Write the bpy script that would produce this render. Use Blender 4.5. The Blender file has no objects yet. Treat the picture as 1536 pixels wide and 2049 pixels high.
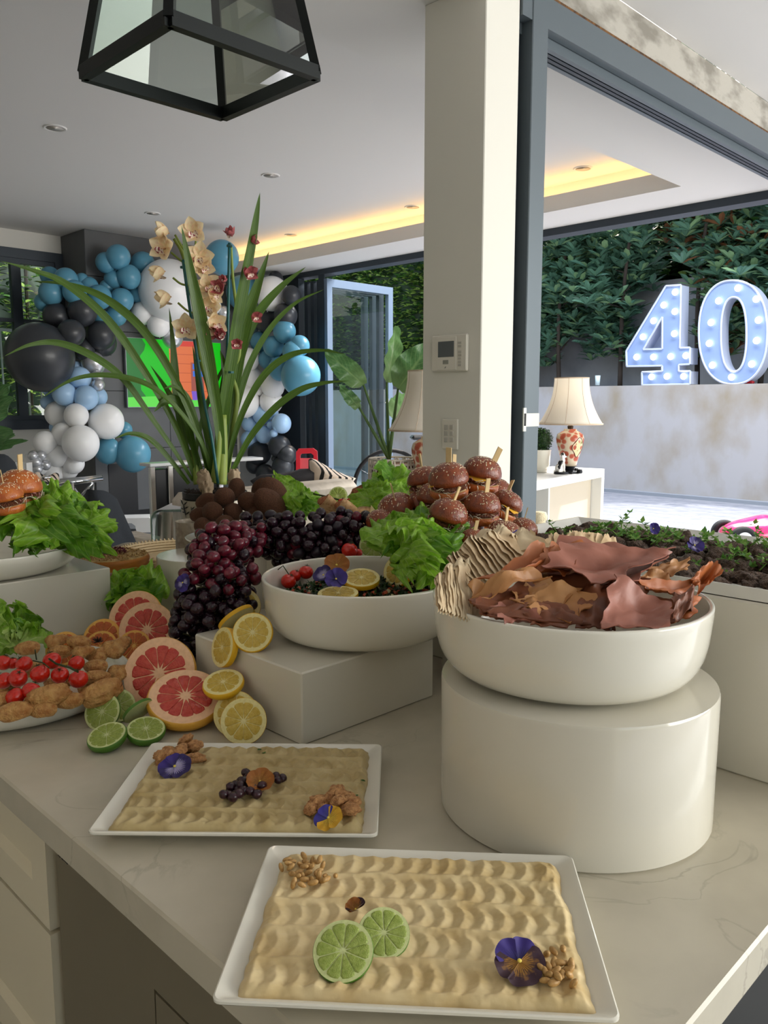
import bpy, math, random
from mathutils import Vector, Matrix, noise, Euler
PI = math.pi
SC = bpy.context.scene
COL = SC.collection
# ---------------- camera, world, sun, large lights, exposure ----------------
EYE = 1.44
PITCH = math.radians(7.716)
cam = bpy.data.cameras.new('camera'); camo = bpy.data.objects.new('camera', cam); COL.objects.link(camo)
camo.location = (0, 0, EYE); camo.rotation_euler = (PI/2 - PITCH, 0, -PI/4)
cam.sensor_fit = 'VERTICAL'; cam.sensor_height = 36.0; cam.lens = 36.0*1620/2049
cam.clip_start = 0.02; cam.clip_end = 200
SC.camera = camo
W = bpy.data.worlds.new('sky'); SC.world = W; W.use_nodes = True
wn = W.node_tree.nodes; wl = W.node_tree.links
for n in list(wn): wn.remove(n)
wo = wn.new('ShaderNodeOutputWorld'); wb = wn.new('ShaderNodeBackground'); ws = wn.new('ShaderNodeTexSky')
ws.sky_type = 'NISHITA'; ws.sun_disc = False; ws.sun_elevation = math.radians(50); ws.sun_rotation = math.radians(60)
ws.altitude = 50; ws.air_density = 1.0; ws.dust_density = 2.5; ws.ozone_density = 1.0
wb.inputs['Strength'].default_value = 0.33
tint = wn.new('ShaderNodeMix'); tint.data_type = 'RGBA'; tint.blend_type = 'MULTIPLY'; tint.inputs[0].default_value = 1; tint.inputs[7].default_value = (1.12, 1.0, .84, 1)
wl.new(ws.outputs[0], tint.inputs[6]); wl.new(tint.outputs[2], wb.inputs[0]); wl.new(wb.outputs[0], wo.inputs[0])
def light(name, kind, loc, target, energy, color, size=1, size_y=None):
    L = bpy.data.lights.new(name, kind); L.energy = energy; L.color = color
    o = bpy.data.objects.new(name, L); COL.objects.link(o); o.location = loc
    o.rotation_euler = (Vector(target)-Vector(loc)).to_track_quat('-Z', 'Y').to_euler()
    if kind == 'AREA':
        L.shape = 'RECTANGLE'; L.size = size; L.size_y = size_y or size
    return o
SUN = light('sun', 'SUN', (0, 0, 10), (-1.1, 1.0, 7.6), 3.6, (1.0, 0.93, 0.84)); SUN.data.angle = math.radians(1.0)
# daylight pouring in through the open sliding wall on the right and the folded doors beyond
light('daylight_opening', 'AREA', (5.2, -4.2, 2.0), (2.5, 2.2, 1.2), 350, (1.0, 0.98, 0.93), 6.0, 2.6)
light('daylight_doors', 'AREA', (9.6, 3.6, 6.6), (3.6, 3.8, 0.4), 1250, (0.97, 0.98, 1.0), 6.0, 3.0)
SC.view_settings.view_transform = 'Standard'; SC.view_settings.look = 'None'
SC.cycles.transparent_max_bounces = 24; SC.view_settings.gamma = 1.0; SC.view_settings.use_curve_mapping = False
SC.view_settings.exposure = 0.40
# ---------------- pixel to point helpers (reference frame 1536 x 2049) ----------------
_s = math.sqrt(.5); _c, _d = math.cos(PITCH), math.sin(PITCH)
FWD = Vector((_s*_c, _s*_c, -_d)); UPV = Vector((_s*_d, _s*_d, _c)); RGT = Vector((_s, -_s, 0)); HF = Vector((_s, _s, 0)); Z = Vector((0, 0, 1))
def ray(x, y): return FWD + RGT*((x-768)/1620.) + UPV*((1024.5-y)/1620.)
def pz(x, y, z):
    r = ray(x, y); t = (z-EYE)/r.z; return Vector((r.x*t, r.y*t, z))
def pu(x, y, u):
    r = ray(x, y); t = u/r.x; return Vector((u, r.y*t, EYE+r.z*t))
def pv(x, y, v):
    r = ray(x, y); t = v/r.y; return Vector((r.x*t, v, EYE+r.z*t))
def pd(x, y, d):
    r = ray(x, y); t = d/(r.dot(HF)); return Vector((r.x*t, r.y*t, EYE+r.z*t))
def NV(a, b, c): return (RGT*a - HF*b + Z*c).normalized()   # right, towards viewer, up
R = random.Random(7)
def rr(a, b): return R.uniform(a, b)
# ---------------- materials ----------------
def lin(c):
    return tuple(((v/255.)/12.92 if v <= 10.3 else ((v/255.+.055)/1.055)**2.4) for v in c[:3])
def new_mat(name):
    m = bpy.data.materials.new(name); m.use_nodes = True
    nt = m.node_tree; b = nt.nodes['Principled BSDF']; return m, nt, b
MATS = {}
def mat(name, col, rough=.5, metal=0., var=None, bump=None, coat=0., spec=.5, trans=0., ior=1.45, emit=None, sss=0., coord='Object', stretch=None, back=None):
    """var=(scale, colour2, lo, hi) noise mix; bump=(scale, strength, distance)"""
    if name in MATS: return MATS[name]
    m, nt, b = new_mat(name); N, Lk = nt.nodes, nt.links
    c1 = lin(col)+(1,)
    b.inputs['Base Color'].default_value = c1; b.inputs['Roughness'].default_value = rough
    b.inputs['Metallic'].default_value = metal; b.inputs['Coat Weight'].default_value = coat
    b.inputs['Coat Roughness'].default_value = .08
    b.inputs['Specular IOR Level'].default_value = spec; b.inputs['Transmission Weight'].default_value = trans; b.inputs['IOR'].default_value = ior
    if sss: b.inputs['Subsurface Weight'].default_value = sss; b.inputs['Subsurface Radius'].default_value = (.01, .006, .004); b.inputs['Subsurface Scale'].default_value = 1.0
    if emit: b.inputs['Emission Color'].default_value = lin(emit[0])+(1,); b.inputs['Emission Strength'].default_value = emit[1]
    vec = None
    if var or bump:
        tc = N.new('ShaderNodeTexCoord'); vec = tc.outputs[coord]
        if stretch:
            mp = N.new('ShaderNodeMapping'); mp.inputs['Scale'].default_value = stretch; Lk.new(vec, mp.inputs[0]); vec = mp.outputs[0]
    if var:
        n = N.new('ShaderNodeTexNoise'); n.inputs['Scale'].default_value = var[0]; n.inputs['Detail'].default_value = 6; Lk.new(vec, n.inputs[0])
        r = N.new('ShaderNodeMapRange'); r.inputs[1].default_value = var[2]; r.inputs[2].default_value = var[3]; Lk.new(n.outputs[0], r.inputs[0])
        x = N.new('ShaderNodeMix'); x.data_type = 'RGBA'; x.inputs[6].default_value = c1; x.inputs[7].default_value = lin(var[1])+(1,)
        Lk.new(r.outputs[0], x.inputs[0]); Lk.new(x.outputs[2], b.inputs['Base Color'])
    if bump:
        n = N.new('ShaderNodeTexNoise'); n.inputs['Scale'].default_value = bump[0]; n.inputs['Detail'].default_value = 5; Lk.new(vec, n.inputs[0])
        bp = N.new('ShaderNodeBump'); bp.inputs['Strength'].default_value = bump[1]; bp.inputs['Distance'].default_value = bump[2]
        Lk.new(n.outputs[0], bp.inputs['Height']); Lk.new(bp.outputs[0], b.inputs['Normal'])
    if back is not None:   # thin translucent leaf
        tr = N.new('ShaderNodeBsdfTranslucent'); mx = N.new('ShaderNodeMixShader'); mx.inputs[0].default_value = back
        src = b.inputs['Base Color'].links[0].from_socket if b.inputs['Base Color'].links else None
        if src: Lk.new(src, tr.inputs[0])
        else: tr.inputs[0].default_value = c1
        out = N['Material Output']; Lk.new(b.outputs[0], mx.inputs[1]); Lk.new(tr.outputs[0], mx.inputs[2]); Lk.new(mx.outputs[0], out.inputs[0])
    MATS[name] = m; return m
def glass_mat(name, tint, refl_rough=.0, alpha_mix=.0):
    """thin architectural glass: fresnel mix of transparent and glossy"""
    if name in MATS: return MATS[name]
    m, nt, b = new_mat(name); N, Lk = nt.nodes, nt.links
    t = N.new('ShaderNodeBsdfTransparent'); t.inputs[0].default_value = lin(tint)+(1,)
    g = N.new('ShaderNodeBsdfGlossy'); g.inputs['Roughness'].default_value = refl_rough
    f = N.new('ShaderNodeFresnel'); f.inputs[0].default_value = 1.5
    ad = N.new('ShaderNodeMath'); ad.operation = 'ADD'; ad.inputs[1].default_value = alpha_mix; Lk.new(f.outputs[0], ad.inputs[0])
    mx = N.new('ShaderNodeMixShader'); Lk.new(ad.outputs[0], mx.inputs[0]); Lk.new(t.outputs[0], mx.inputs[1]); Lk.new(g.outputs[0], mx.inputs[2])
    Lk.new(mx.outputs[0], N['Material Output'].inputs[0]); N.remove(b)
    MATS[name] = m; return m
# ---------------- mesh builder ----------------
class MB:
    def __init__(s): s.v = []; s.f = []; s.mi = []; s.uv = None; s.cur = 0
    def add(s, vs, fs, mi=None):
        k = len(s.v); s.v += [tuple(p) for p in vs]; s.f += [tuple(k+i for i in f) for f in fs]; s.mi += [s.cur if mi is None else mi]*len(fs); return s
    def box(s, a, b, M=None, mi=None):
        x0, y0, z0 = a; x1, y1, z1 = b
        vs = [Vector(p) for p in ((x0,y0,z0),(x1,y0,z0),(x1,y1,z0),(x0,y1,z0),(x0,y0,z1),(x1,y0,z1),(x1,y1,z1),(x0,y1,z1))]
        if M: vs = [M @ p for p in vs]
        return s.add(vs, [(0,3,2,1),(4,5,6,7),(0,1,5,4),(1,2,6,5),(2,3,7,6),(3,0,4,7)], mi)
    def rbox(s, a, b, r=.004, M=None, mi=None):
        """box with chamfered edges"""
        x0, y0, z0 = a; x1, y1, z1 = b; r = min(r, (x1-x0)*.45, (y1-y0)*.45, (z1-z0)*.45)
        def ring(z, i):
            return [(x0+i,y0+r,z) if i < r else (x0+r,y0+r,z), (x0+r,y0+i,z) if i < r else (x0+r,y0+r,z),
                    (x1-r,y0+i,z) if i < r else (x1-r,y0+r,z), (x1-i,y0+r,z) if i < r else (x1-r,y0+r,z),
                    (x1-i,y1-r,z) if i < r else (x1-r,y1-r,z), (x1-r,y1-i,z) if i < r else (x1-r,y1-r,z),
                    (x0+r,y1-i,z) if i < r else (x0+r,y1-r,z), (x0+i,y1-r,z) if i < r else (x0+r,y1-r,z)]
        rings = [ring(z0, r), ring(z0+r, 0), ring(z1-r, 0), ring(z1, r)]
        vs = [Vector(p) for q in rings for p in q]
        if M: vs = [M @ p for p in vs]
        fs = []
        for k in range(3):
            for i in range(8):
                j = (i+1) % 8; fs.append((k*8+i, k*8+j, (k+1)*8+j, (k+1)*8+i))
        fs.append((6,4,2,0)); fs.append((24,26,28,30))
        return s.add(vs, fs, mi)
    def lathe(s, prof, n=48, c=(0,0,0), M=None, mi=None, sx=1, sy=1, closed=False):
        k = len(prof); vs = []
        for (r, z) in prof:
            for i in range(n):
                a = 2*PI*i/n; vs.append(Vector((c[0]+r*sx*math.cos(a), c[1]+r*sy*math.sin(a), c[2]+z)))
        if M: vs = [M @ p for p in vs]
        fs = []
        for j in range(k-1+(1 if closed else 0)):
            for i in range(n):
                i2 = (i+1) % n; a, b = j*n, ((j+1) % k)*n
                fs.append((a+i, a+i2, b+i2, b+i))
        if not closed:
            if prof[0][0] > 1e-6: fs.append(tuple(range(n))[::-1])
            if prof[-1][0] > 1e-6: fs.append(tuple((k-1)*n+i for i in range(n)))
        return s.add(vs, fs, mi)
    def tube(s, pts, rad, n=8, mi=None, flat=None, cap=True):
        pts = [Vector(p) for p in pts]; m = len(pts)
        if not isinstance(rad, (list, tuple)): rad = [rad]*m
        up = Vector((0, 0, 1)); vs = []; prev = None
        for i, p in enumerate(pts):
            t = (pts[min(i+1, m-1)]-pts[max(i-1, 0)])
            t = t.normalized() if t.length > 1e-9 else Vector((0,0,1))
            if prev is None:
                a = t.cross(up); a = a.normalized() if a.length > 1e-4 else Vector((1, 0, 0))
            else:
                a = (prev - t*prev.dot(t)); a = a.normalized() if a.length > 1e-6 else t.orthogonal().normalized()
            prev = a; b = t.cross(a)
            for k in range(n):
                g = 2*PI*k/n; vs.append(p + a*math.cos(g)*rad[i] + b*math.sin(g)*rad[i]*(flat or 1))
        fs = [(j*n+i, j*n+(i+1) % n, (j+1)*n+(i+1) % n, (j+1)*n+i) for j in range(m-1) for i in range(n)]
        if cap: fs += [tuple(range(n))[::-1], tuple((m-1)*n+i for i in range(n))]
        return s.add(vs, fs, mi)
    def ball(s, c, r, n=16, k=10, M=None, mi=None, f=None):
        if not isinstance(r, (tuple, list)): r = (r, r, r)
        vs = [Vector((0, 0, -1))]
        for j in range(1, k):
            t = PI*j/k
            for i in range(n):
                a = 2*PI*i/n; vs.append(Vector((math.sin(t)*math.cos(a), math.sin(t)*math.sin(a), -math.cos(t))))
        vs.append(Vector((0, 0, 1)))
        if f: vs = [p*f(p) for p in vs]
        vs = [Vector((p.x*r[0], p.y*r[1], p.z*r[2])) for p in vs]
        if M: vs = [M @ p for p in vs]
        vs = [p + Vector(c) for p in vs]
        fs = [(0, 1+(i+1) % n, 1+i) for i in range(n)]
        for j in range(k-2):
            for i in range(n):
                a = 1+j*n; fs.append((a+i, a+(i+1) % n, a+n+(i+1) % n, a+n+i))
        e = len(vs)-1; a = 1+(k-2)*n
        fs += [(a+i, a+(i+1) % n, e) for i in range(n)]
        return s.add(vs, fs, mi)
    def grid(s, fn, nu, nv, mi=None, uv=True):
        vs = [Vector(fn(i/nu, j/nv)) for j in range(nv+1) for i in range(nu+1)]
        fs = [(j*(nu+1)+i, j*(nu+1)+i+1, (j+1)*(nu+1)+i+1, (j+1)*(nu+1)+i) for j in range(nv) for i in range(nu)]
        k = len(s.v)
        if uv:
            if s.uv is None: s.uv = {}
            for j in range(nv+1):
                for i in range(nu+1): s.uv[k+j*(nu+1)+i] = (i/nu, j/nv)
        return s.add(vs, fs, mi)
    def prism(s, poly, z0, z1, M=None, mi=None):
        n = len(poly); vs = [Vector((p[0], p[1], z0)) for p in poly]+[Vector((p[0], p[1], z1)) for p in poly]
        if M: vs = [M @ p for p in vs]
        fs = [tuple(range(n))[::-1], tuple(range(n, 2*n))]+[(i, (i+1) % n, n+(i+1) % n, n+i) for i in range(n)]
        return s.add(vs, fs, mi)
    def quad(s, a, b, c, d, mi=None): return s.add([a, b, c, d], [(0, 1, 2, 3)], mi)
    def mesh(s, name, mats, smooth=False, org=None):
        me = bpy.data.meshes.new(name)
        vs = s.v if org is None else [(p[0]-org[0], p[1]-org[1], p[2]-org[2]) for p in s.v]
        me.from_pydata(vs, [], s.f)
        if not isinstance(mats, (list, tuple)): mats = [mats]
        for m in mats: me.materials.append(m)
        me.polygons.foreach_set('material_index', s.mi)
        if smooth is True: me.polygons.foreach_set('use_smooth', [True]*len(s.f))
        elif smooth:
            me.polygons.foreach_set('use_smooth', [True]*len(s.f))
            me.set_sharp_from_angle(angle=math.radians(smooth))
        if s.uv:
            ul = me.uv_layers.new(name='UVMap')
            li = [0]*len(me.loops); me.loops.foreach_get('vertex_index', li); out = []
            for i in li: out += s.uv.get(i, (0., 0.))
            ul.data.foreach_set('uv', out)
        me.validate(); me.update(); return me
    def build(s, name, mats, parent=None, smooth=False, loc=None, kind=None, label=None):
        """vertices are world coordinates (or local to the parent when the parent is at its own place and loc='local')"""
        if loc == 'local': org = None; L = (0, 0, 0)
        elif parent is not None: org = parent.matrix_world.translation if parent.parent is None else None; org = WORLD(parent); L = (0, 0, 0)
        elif loc is not None: org = loc; L = loc
        else: org = None; L = (0, 0, 0)
        o = bpy.data.objects.new(name, s.mesh(name, mats, smooth, org)); COL.objects.link(o); o.location = L
        if parent is not None: o.parent = parent
        if kind: o['kind'] = kind
        if label: o['label'] = label
        return o
def WORLD(o):
    p = Vector(o.location)
    while o.parent: o = o.parent; p += Vector(o.location)
    return p
def tag(o, label, cat, group=None):
    o['label'] = label; o['category'] = cat
    if group: o['group'] = group
    return o
def thing(name, label, cat, loc=(0, 0, 0), group=None, rot=None, scale=None):
    o = bpy.data.objects.new(name, None); COL.objects.link(o); o.location = loc; o.empty_display_size = .05
    if rot is not None: o.rotation_euler = rot
    if scale is not None: o.scale = (scale,)*3 if not isinstance(scale, (tuple, list)) else scale
    return tag(o, label, cat, group)
def inst(name, me, parent=None, loc=(0, 0, 0), rot=None, scale=None, label=None, cat=None, group=None, kind=None):
    o = bpy.data.objects.new(name, me); COL.objects.link(o); o.location = loc
    if rot is not None:
        o.rotation_euler = rot.to_euler() if hasattr(rot, 'to_euler') else rot
    if scale is not None: o.scale = (scale,)*3 if not isinstance(scale, (tuple, list)) else scale
    if parent is not None: o.parent = parent
    if label: o['label'] = label
    if cat: o['category'] = cat
    if group: o['group'] = group
    if kind: o['kind'] = kind
    return o
def struct(name, mb, m, smooth=False, parent=None):
    o = mb.build(name, m, parent, smooth)
    if parent is None: o['kind'] = 'structure'
    return o
def B(a, b, M=None): return MB().box(a, b, M)
def RB(a, b, r=.004, M=None): return MB().rbox(a, b, r, M)
ORD = ['first','second','third','fourth','fifth','sixth','seventh','eighth','ninth','tenth','eleventh','twelfth','thirteenth','fourteenth','fifteenth','sixteenth','seventeenth','eighteenth','nineteenth','twentieth']
def ordn(i):
    return ORD[i] if i < 20 else ('twenty-'+ORD[i-20] if i < 29 else ('thirtieth' if i == 29 else ('thirty-'+ORD[i-30] if i < 39 else ('fortieth' if i == 39 else 'forty-'+ORD[i-40]))))
def frame(n, up=Z):
    """rotation taking local Z to n, local Y roughly to up"""
    n = Vector(n).normalized(); x = Vector(up).cross(n)
    x = x.normalized() if x.length > 1e-4 else Vector((1, 0, 0)); y = n.cross(x)
    return Matrix((x, y, n)).transposed()
def fnoise(p, s=1., o=0.): return noise.noise(Vector((p[0]*s+o, p[1]*s+o*1.7, p[2]*s-o)))
# ---------------- the setting ----------------
ceil_m = mat('ceiling_paint', (228, 226, 222), .9)
wall_m = mat('wall_paint', (222, 220, 212), .85)
column_m = mat('column_paint', (222, 220, 210), .8)
grey_frame = mat('grey_aluminium_frame', (96, 106, 112), .42, .3)
dark_frame = mat('charcoal_aluminium_frame', (52, 60, 68), .45, .3)
tile_m = mat('grey_floor_stone', (150, 152, 154), .35, var=(3.0, (135, 138, 140), .3, .7))
floor = struct('floor', B((-3, -1.7, -.1), (5.75, 8.2, 0)), tile_m)
# outdoor ground: pale stone pavers
pave_m = mat('pale_stone_paver', (138, 140, 148), .8, var=(5.0, (112, 116, 128), .35, .7), bump=(40, .3, .003))
gr = struct('ground', B((5.75, -16, -.14), (12.15, 20, -.02)).box((-3, -16, -.14), (5.75, -1.7, -.02)), mat('paver_joint', (150, 152, 158), .9))
px0 = MB().rbox((.003, .003, -.02), (.597, .897, 0.0), .004).mesh('paver', pave_m)
for i in range(10):
    for j in range(14):
        inst('paver', px0, gr, (5.76+i*.6, -.5+j*.9-(.45 if i % 2 else 0), 0))
inst('ground_soil', MB().box((12.4, -18, 1.3), (24, 26, 1.6)).mesh('garden_soil', mat('garden_soil', (70, 60, 48), 1.)), None, kind='structure')
# ceilings: recessed field over the living room, lower border, kitchen side ceiling
ZR, ZL, ZK = 3.04, 2.79, 2.99
struct('ceiling_recess', B((-3, 2.45, ZR), (5.14, 8.2, ZR+.1)), ceil_m)
cb = MB().box((-3, 1.76, ZL), (5.14, 2.45, ZL+.06)).box((5.20, 1.76, ZL), (5.60, 8.2, ZL+.06))
cb.box((5.14, 1.76, ZL), (5.20, 8.2, ZL+.06))
cb.box((-3, 2.39, ZL+.06), (5.14, 2.45, ZR))              # riser of the near border
cb.box((5.10, 2.45, ZL+.00), (5.14, 8.2, ZL+.11))            # lip that hides the strip light
cb.box((5.36, 2.39, ZL+.06), (5.42, 8.2, ZR+.1)).box((5.14, 2.45, ZR), (5.42, 8.2, ZR+.1)).box((5.14, 2.39, ZL+.06), (5.42, 2.45, ZR+.1))
struct('ceiling_border', cb, ceil_m)
struct('ceiling_kitchen', B((-3, -4.5, ZK), (7.2, 1.745, ZK+.1)), ceil_m)
# warm strip light hidden in the cove
st = MB().box((5.22, 2.5, ZL+.07), (5.25, 7.9, ZL+.085)).build('cove_strip_light', mat('amber_led', (255, 214, 160), emit=((255, 210, 148), 8.)), None)
tag(st, 'amber strip light glowing in the ceiling cove', 'light')
# walls
struct('wall_left', B((-3.1, -3, 0), (-3, 8.2, 3.1)), wall_m)
struct('wall_light_block', B((-1.5, -1.7, 0), (-.3, -1.6, 2.99)), mat('kitchen_wall', (206, 200, 186), .8))  # unseen stub wall added behind the camera to cut light on front faces
wb_ = MB().box((-3, 8.0, 0), (2.1, 8.15, 3.06)).box((2.1, 8.0, 0), (3.56, 8.15, 1.18)).box((2.1, 8.0, 2.87), (3.56, 8.15, 3.06)).box((3.56, 8.0, 0), (5.62, 8.15, 3.06))
struct('wall_back', wb_, wall_m)
struct('wall_return', B((5.58, 7.25, 0), (5.72, 8.15, 2.8)), mat('white_wall', (225, 228, 232), .8))
# window in the back wall
def frame_rect(mb, a, b, w, y0, y1):   # in the u-z plane
    (u0, z0), (u1, z1) = a, b
    mb.box((u0, y0, z0), (u1, y1, z0+w)).box((u0, y0, z1-w), (u1, y1, z1)).box((u0, y0, z0+w), (u0+w, y1, z1-w)).box((u1-w, y0, z0+w), (u1, y1, z1-w))
w1 = MB(); frame_rect(w1, (2.1, 1.18), (3.56, 2.87), .09, 7.97, 8.09)
wo_ = struct('window_1', w1, dark_frame)
clear = glass_mat('clear_glass', (247, 251, 250))
for (ua, ub) in ((2.19, 2.62), (2.62, 3.1), (3.1, 3.47)):
    s_ = MB(); frame_rect(s_, (ua, 1.27), (ub, 2.78), .045, 7.99, 8.05); s_.box((ua, 7.995, 2.19), (ub, 8.045, 2.225))
    so = s_.build('sash', dark_frame, wo_)
    MB().box((ua+.045, 8.015, 1.31), (ub-.045, 8.021, 2.74)).build('pane', clear, wo_)
rail = thing('window_railing', 'thin white bar railing outside the back window', 'railing', (2.8, 8.5, 0.9))
MB().box((1.8, 8.48, 2.14), (3.9, 8.51, 2.17)).build('top_rail', mat('pale_metal', (190, 200, 205), .4, .5), rail)
for k in range(17): MB().box((1.85+k*.125, 8.485, .9), (1.865+k*.125, 8.5, 2.14)).build('bar', MATS['pale_metal'], rail)
# chimney breast clad in grey stone panels
stone = mat('dark_grey_stone', (86, 88, 90), .6, var=(2.2, (102, 104, 106), .3, .75), bump=(30, .08, .002))
ch = struct('wall_chimney', MB().box((3.575, 7.53, 0), (5.18, 8.0, ZR)), mat('stone_joint', (60, 62, 64), .8))
rows = [0, .36, .98, 1.55, 2.12, 2.62, ZR]
for r_ in range(6):
    for c_ in range(2):
        a, b = 3.55+c_*.825, 3.55+(c_+1)*.825
        if r_ == 0: continue
        MB().rbox((a+.002, 7.49, rows[r_]+.002), (b-.002, 7.53, rows[r_+1]-.002), .002).build('stone_panel', stone, ch)
    MB().rbox((3.55, 7.495, rows[r_]+.002), (3.574, 8.0, rows[r_+1]-.002), .002).build('stone_panel', stone, ch)
MB().box((3.575, 7.50, .0), (5.16, 7.535, .36)).box((3.68, 7.484, .30), (3.98, 7.50, .84)).build('firebox', mat('black_recess', (18, 19, 22), .4), ch)
# hearth bench
hb = MB().rbox((2.7, 6.5, 0), (5.0, 7.45, .30), .006).build('hearth_bench', mat('grey_bench_stone', (120, 124, 126), .3, var=(3, (135, 138, 140), .3, .7)), None)
tag(hb, 'low grey stone hearth bench in front of the chimney wall', 'bench')
# column with wall paint, jamb and sliding head track
U0, V0 = 2.213, 1.747
struct('column', MB().rbox((U0, V0, 0), (2.395, 2.015, ZL), .003).box((U0+.0, V0, ZL), (2.395, V0+.02, ZK)), column_m)
jb = struct('trim_1', MB().box((2.395, V0+.03, 0), (2.435, V0+.2, 2.84)).box((2.435, V0+.05, 0), (2.455, V0+.17, 2.84)), dark_frame)
MB().rbox((2.455, V0-.012, 0), (2.548, V0+.16, 2.84), .003).build('jamb', grey_frame, jb)
hd = struct('trim_2', MB().box((2.40, V0+.002, 2.775), (5.58, V0+.16, 2.84)), grey_frame)
MB().box((2.40, V0-.008, 2.735), (5.58, V0+.03, 2.838)).build('head_rail', grey_frame, hd)
for k, (y, w) in enumerate(((.034, .02), (.066, .016), (.094, .016), (.124, .02))):
    MB().box((2.40, V0+y, 2.70+.004*k), (5.58, V0+y+w, 2.775)).build('track_rail', grey_frame if k in (0, 3) else dark_frame, hd)
conc = mat('raw_concrete', (176, 172, 162), .9, var=(6., (134, 130, 120), .42, .62), bump=(35, .5, .004), stretch=(1, 1, 2.2))
struct('trim_3', MB().box((2.40, V0+.0, 2.842), (5.60, V0+.16, ZK)), conc)
struct('trim_4', MB().box((2.40, V0-.006, 2.838), (5.60, V0+.01, 2.848)), mat('rusty_joint', (120, 84, 48), .95, var=(60, (70, 50, 34), .4, .6)))
# latch keeper on the jamb
lk = MB().box((2.445, V0-.017, 1.335), (2.462, V0-.012, 1.42)).box((2.462, V0-.016, 1.352), (2.545, V0-.012, 1.40)).build('latch_keeper', mat('steel', (196, 196, 188), .3, .8), None)
tag(lk, 'small steel latch keeper plate on the grey sliding door jamb', 'latch')
MB().box((2.449, V0-.0185, 1.355), (2.459, V0-.017, 1.40)).build('slot', mat('black_slot', (8, 8, 8), .6), lk)
# lintel above the folding doors
struct('trim_5', MB().box((5.58, -3, 2.735), (5.72, 7.25, ZL+.03)), dark_frame)
# folding door leaves at the far opening
pane_m = glass_mat('door_glass', (240, 249, 247), 0, .02)
def leaf_door(name, o, ang, w, h=2.69, n=1):
    M = Matrix.Translation(o) @ Matrix.Rotation(ang, 4, 'Z')
    d = struct(name, MB().box((0, -.025, .02), (.07, .025, h), M).box((w-.07, -.025, .02), (w, .025, h), M).box((.07, -.025, .02), (w-.07, .025, .13), M).box((.07, -.025, h-.08), (w-.07, .025, h), M), mat('blue_grey_door_frame', (112, 128, 148), .4, .3) if n else dark_frame)
    MB().quad(*[M @ Vector(p) for p in ((.07, 0, .13), (w-.07, 0, .13), (w-.07, 0, h-.08), (.07, 0, h-.08))]).build('pane', pane_m, d); return d
d1 = leaf_door('door_1', Vector((5.585, 6.43, 0)), 0, .96)
MB().box((6.46, 6.395, 1.40), (6.475, 6.405, 1.48)).box((6.39, 6.37, 1.43), (6.475, 6.385, 1.445)).build('door_handle', MATS['steel'], d1)
for k, (v, w) in enumerate(((6.56, .93), (6.66, .94), (6.76, .93))): leaf_door('door_%d' % (k+2), Vector((5.6, v, 0)), math.radians(1.5*k), w, 2.69, 0)
MB().box((5.58, 6.86, 0), (5.66, 7.25, 2.74)).build('trim_6', dark_frame, None)['kind'] = 'structure'
MB().box((5.585, 6.45, 0), (5.60, 6.54, 2.74)).build('trim_7', dark_frame, None)['kind'] = 'structure'
# outdoor retaining wall, planter ledge and rear boundary wall
rend = mat('cement_render', (172, 170, 172), .9, var=(1.5, (150, 138, 118), .44, .70), bump=(20, .15, .004), stretch=(1, 1, .7))
struct('wall_garden', MB().box((12.05, -14, -.02), (12.4, 22, 1.705)), rend)
struct('wall_boundary', MB().box((14.2, -14, 1.3), (14.35, 22, 3.62)), mat('boundary_wall', (206, 206, 214), .95, var=(2, (176, 176, 188), .35, .7)))
struct('baseboard_garden', MB().box((11.93, -14, -.02), (12.05, 22, .03)), mat('drain_channel', (140, 146, 156), .7))
# kitchen wall behind the camera
struct('wall_kitchen', B((-1.6, -4.5, 0), (-1.5, 8.0, 3.0)), mat('kitchen_wall', (206, 200, 186), .8))
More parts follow.
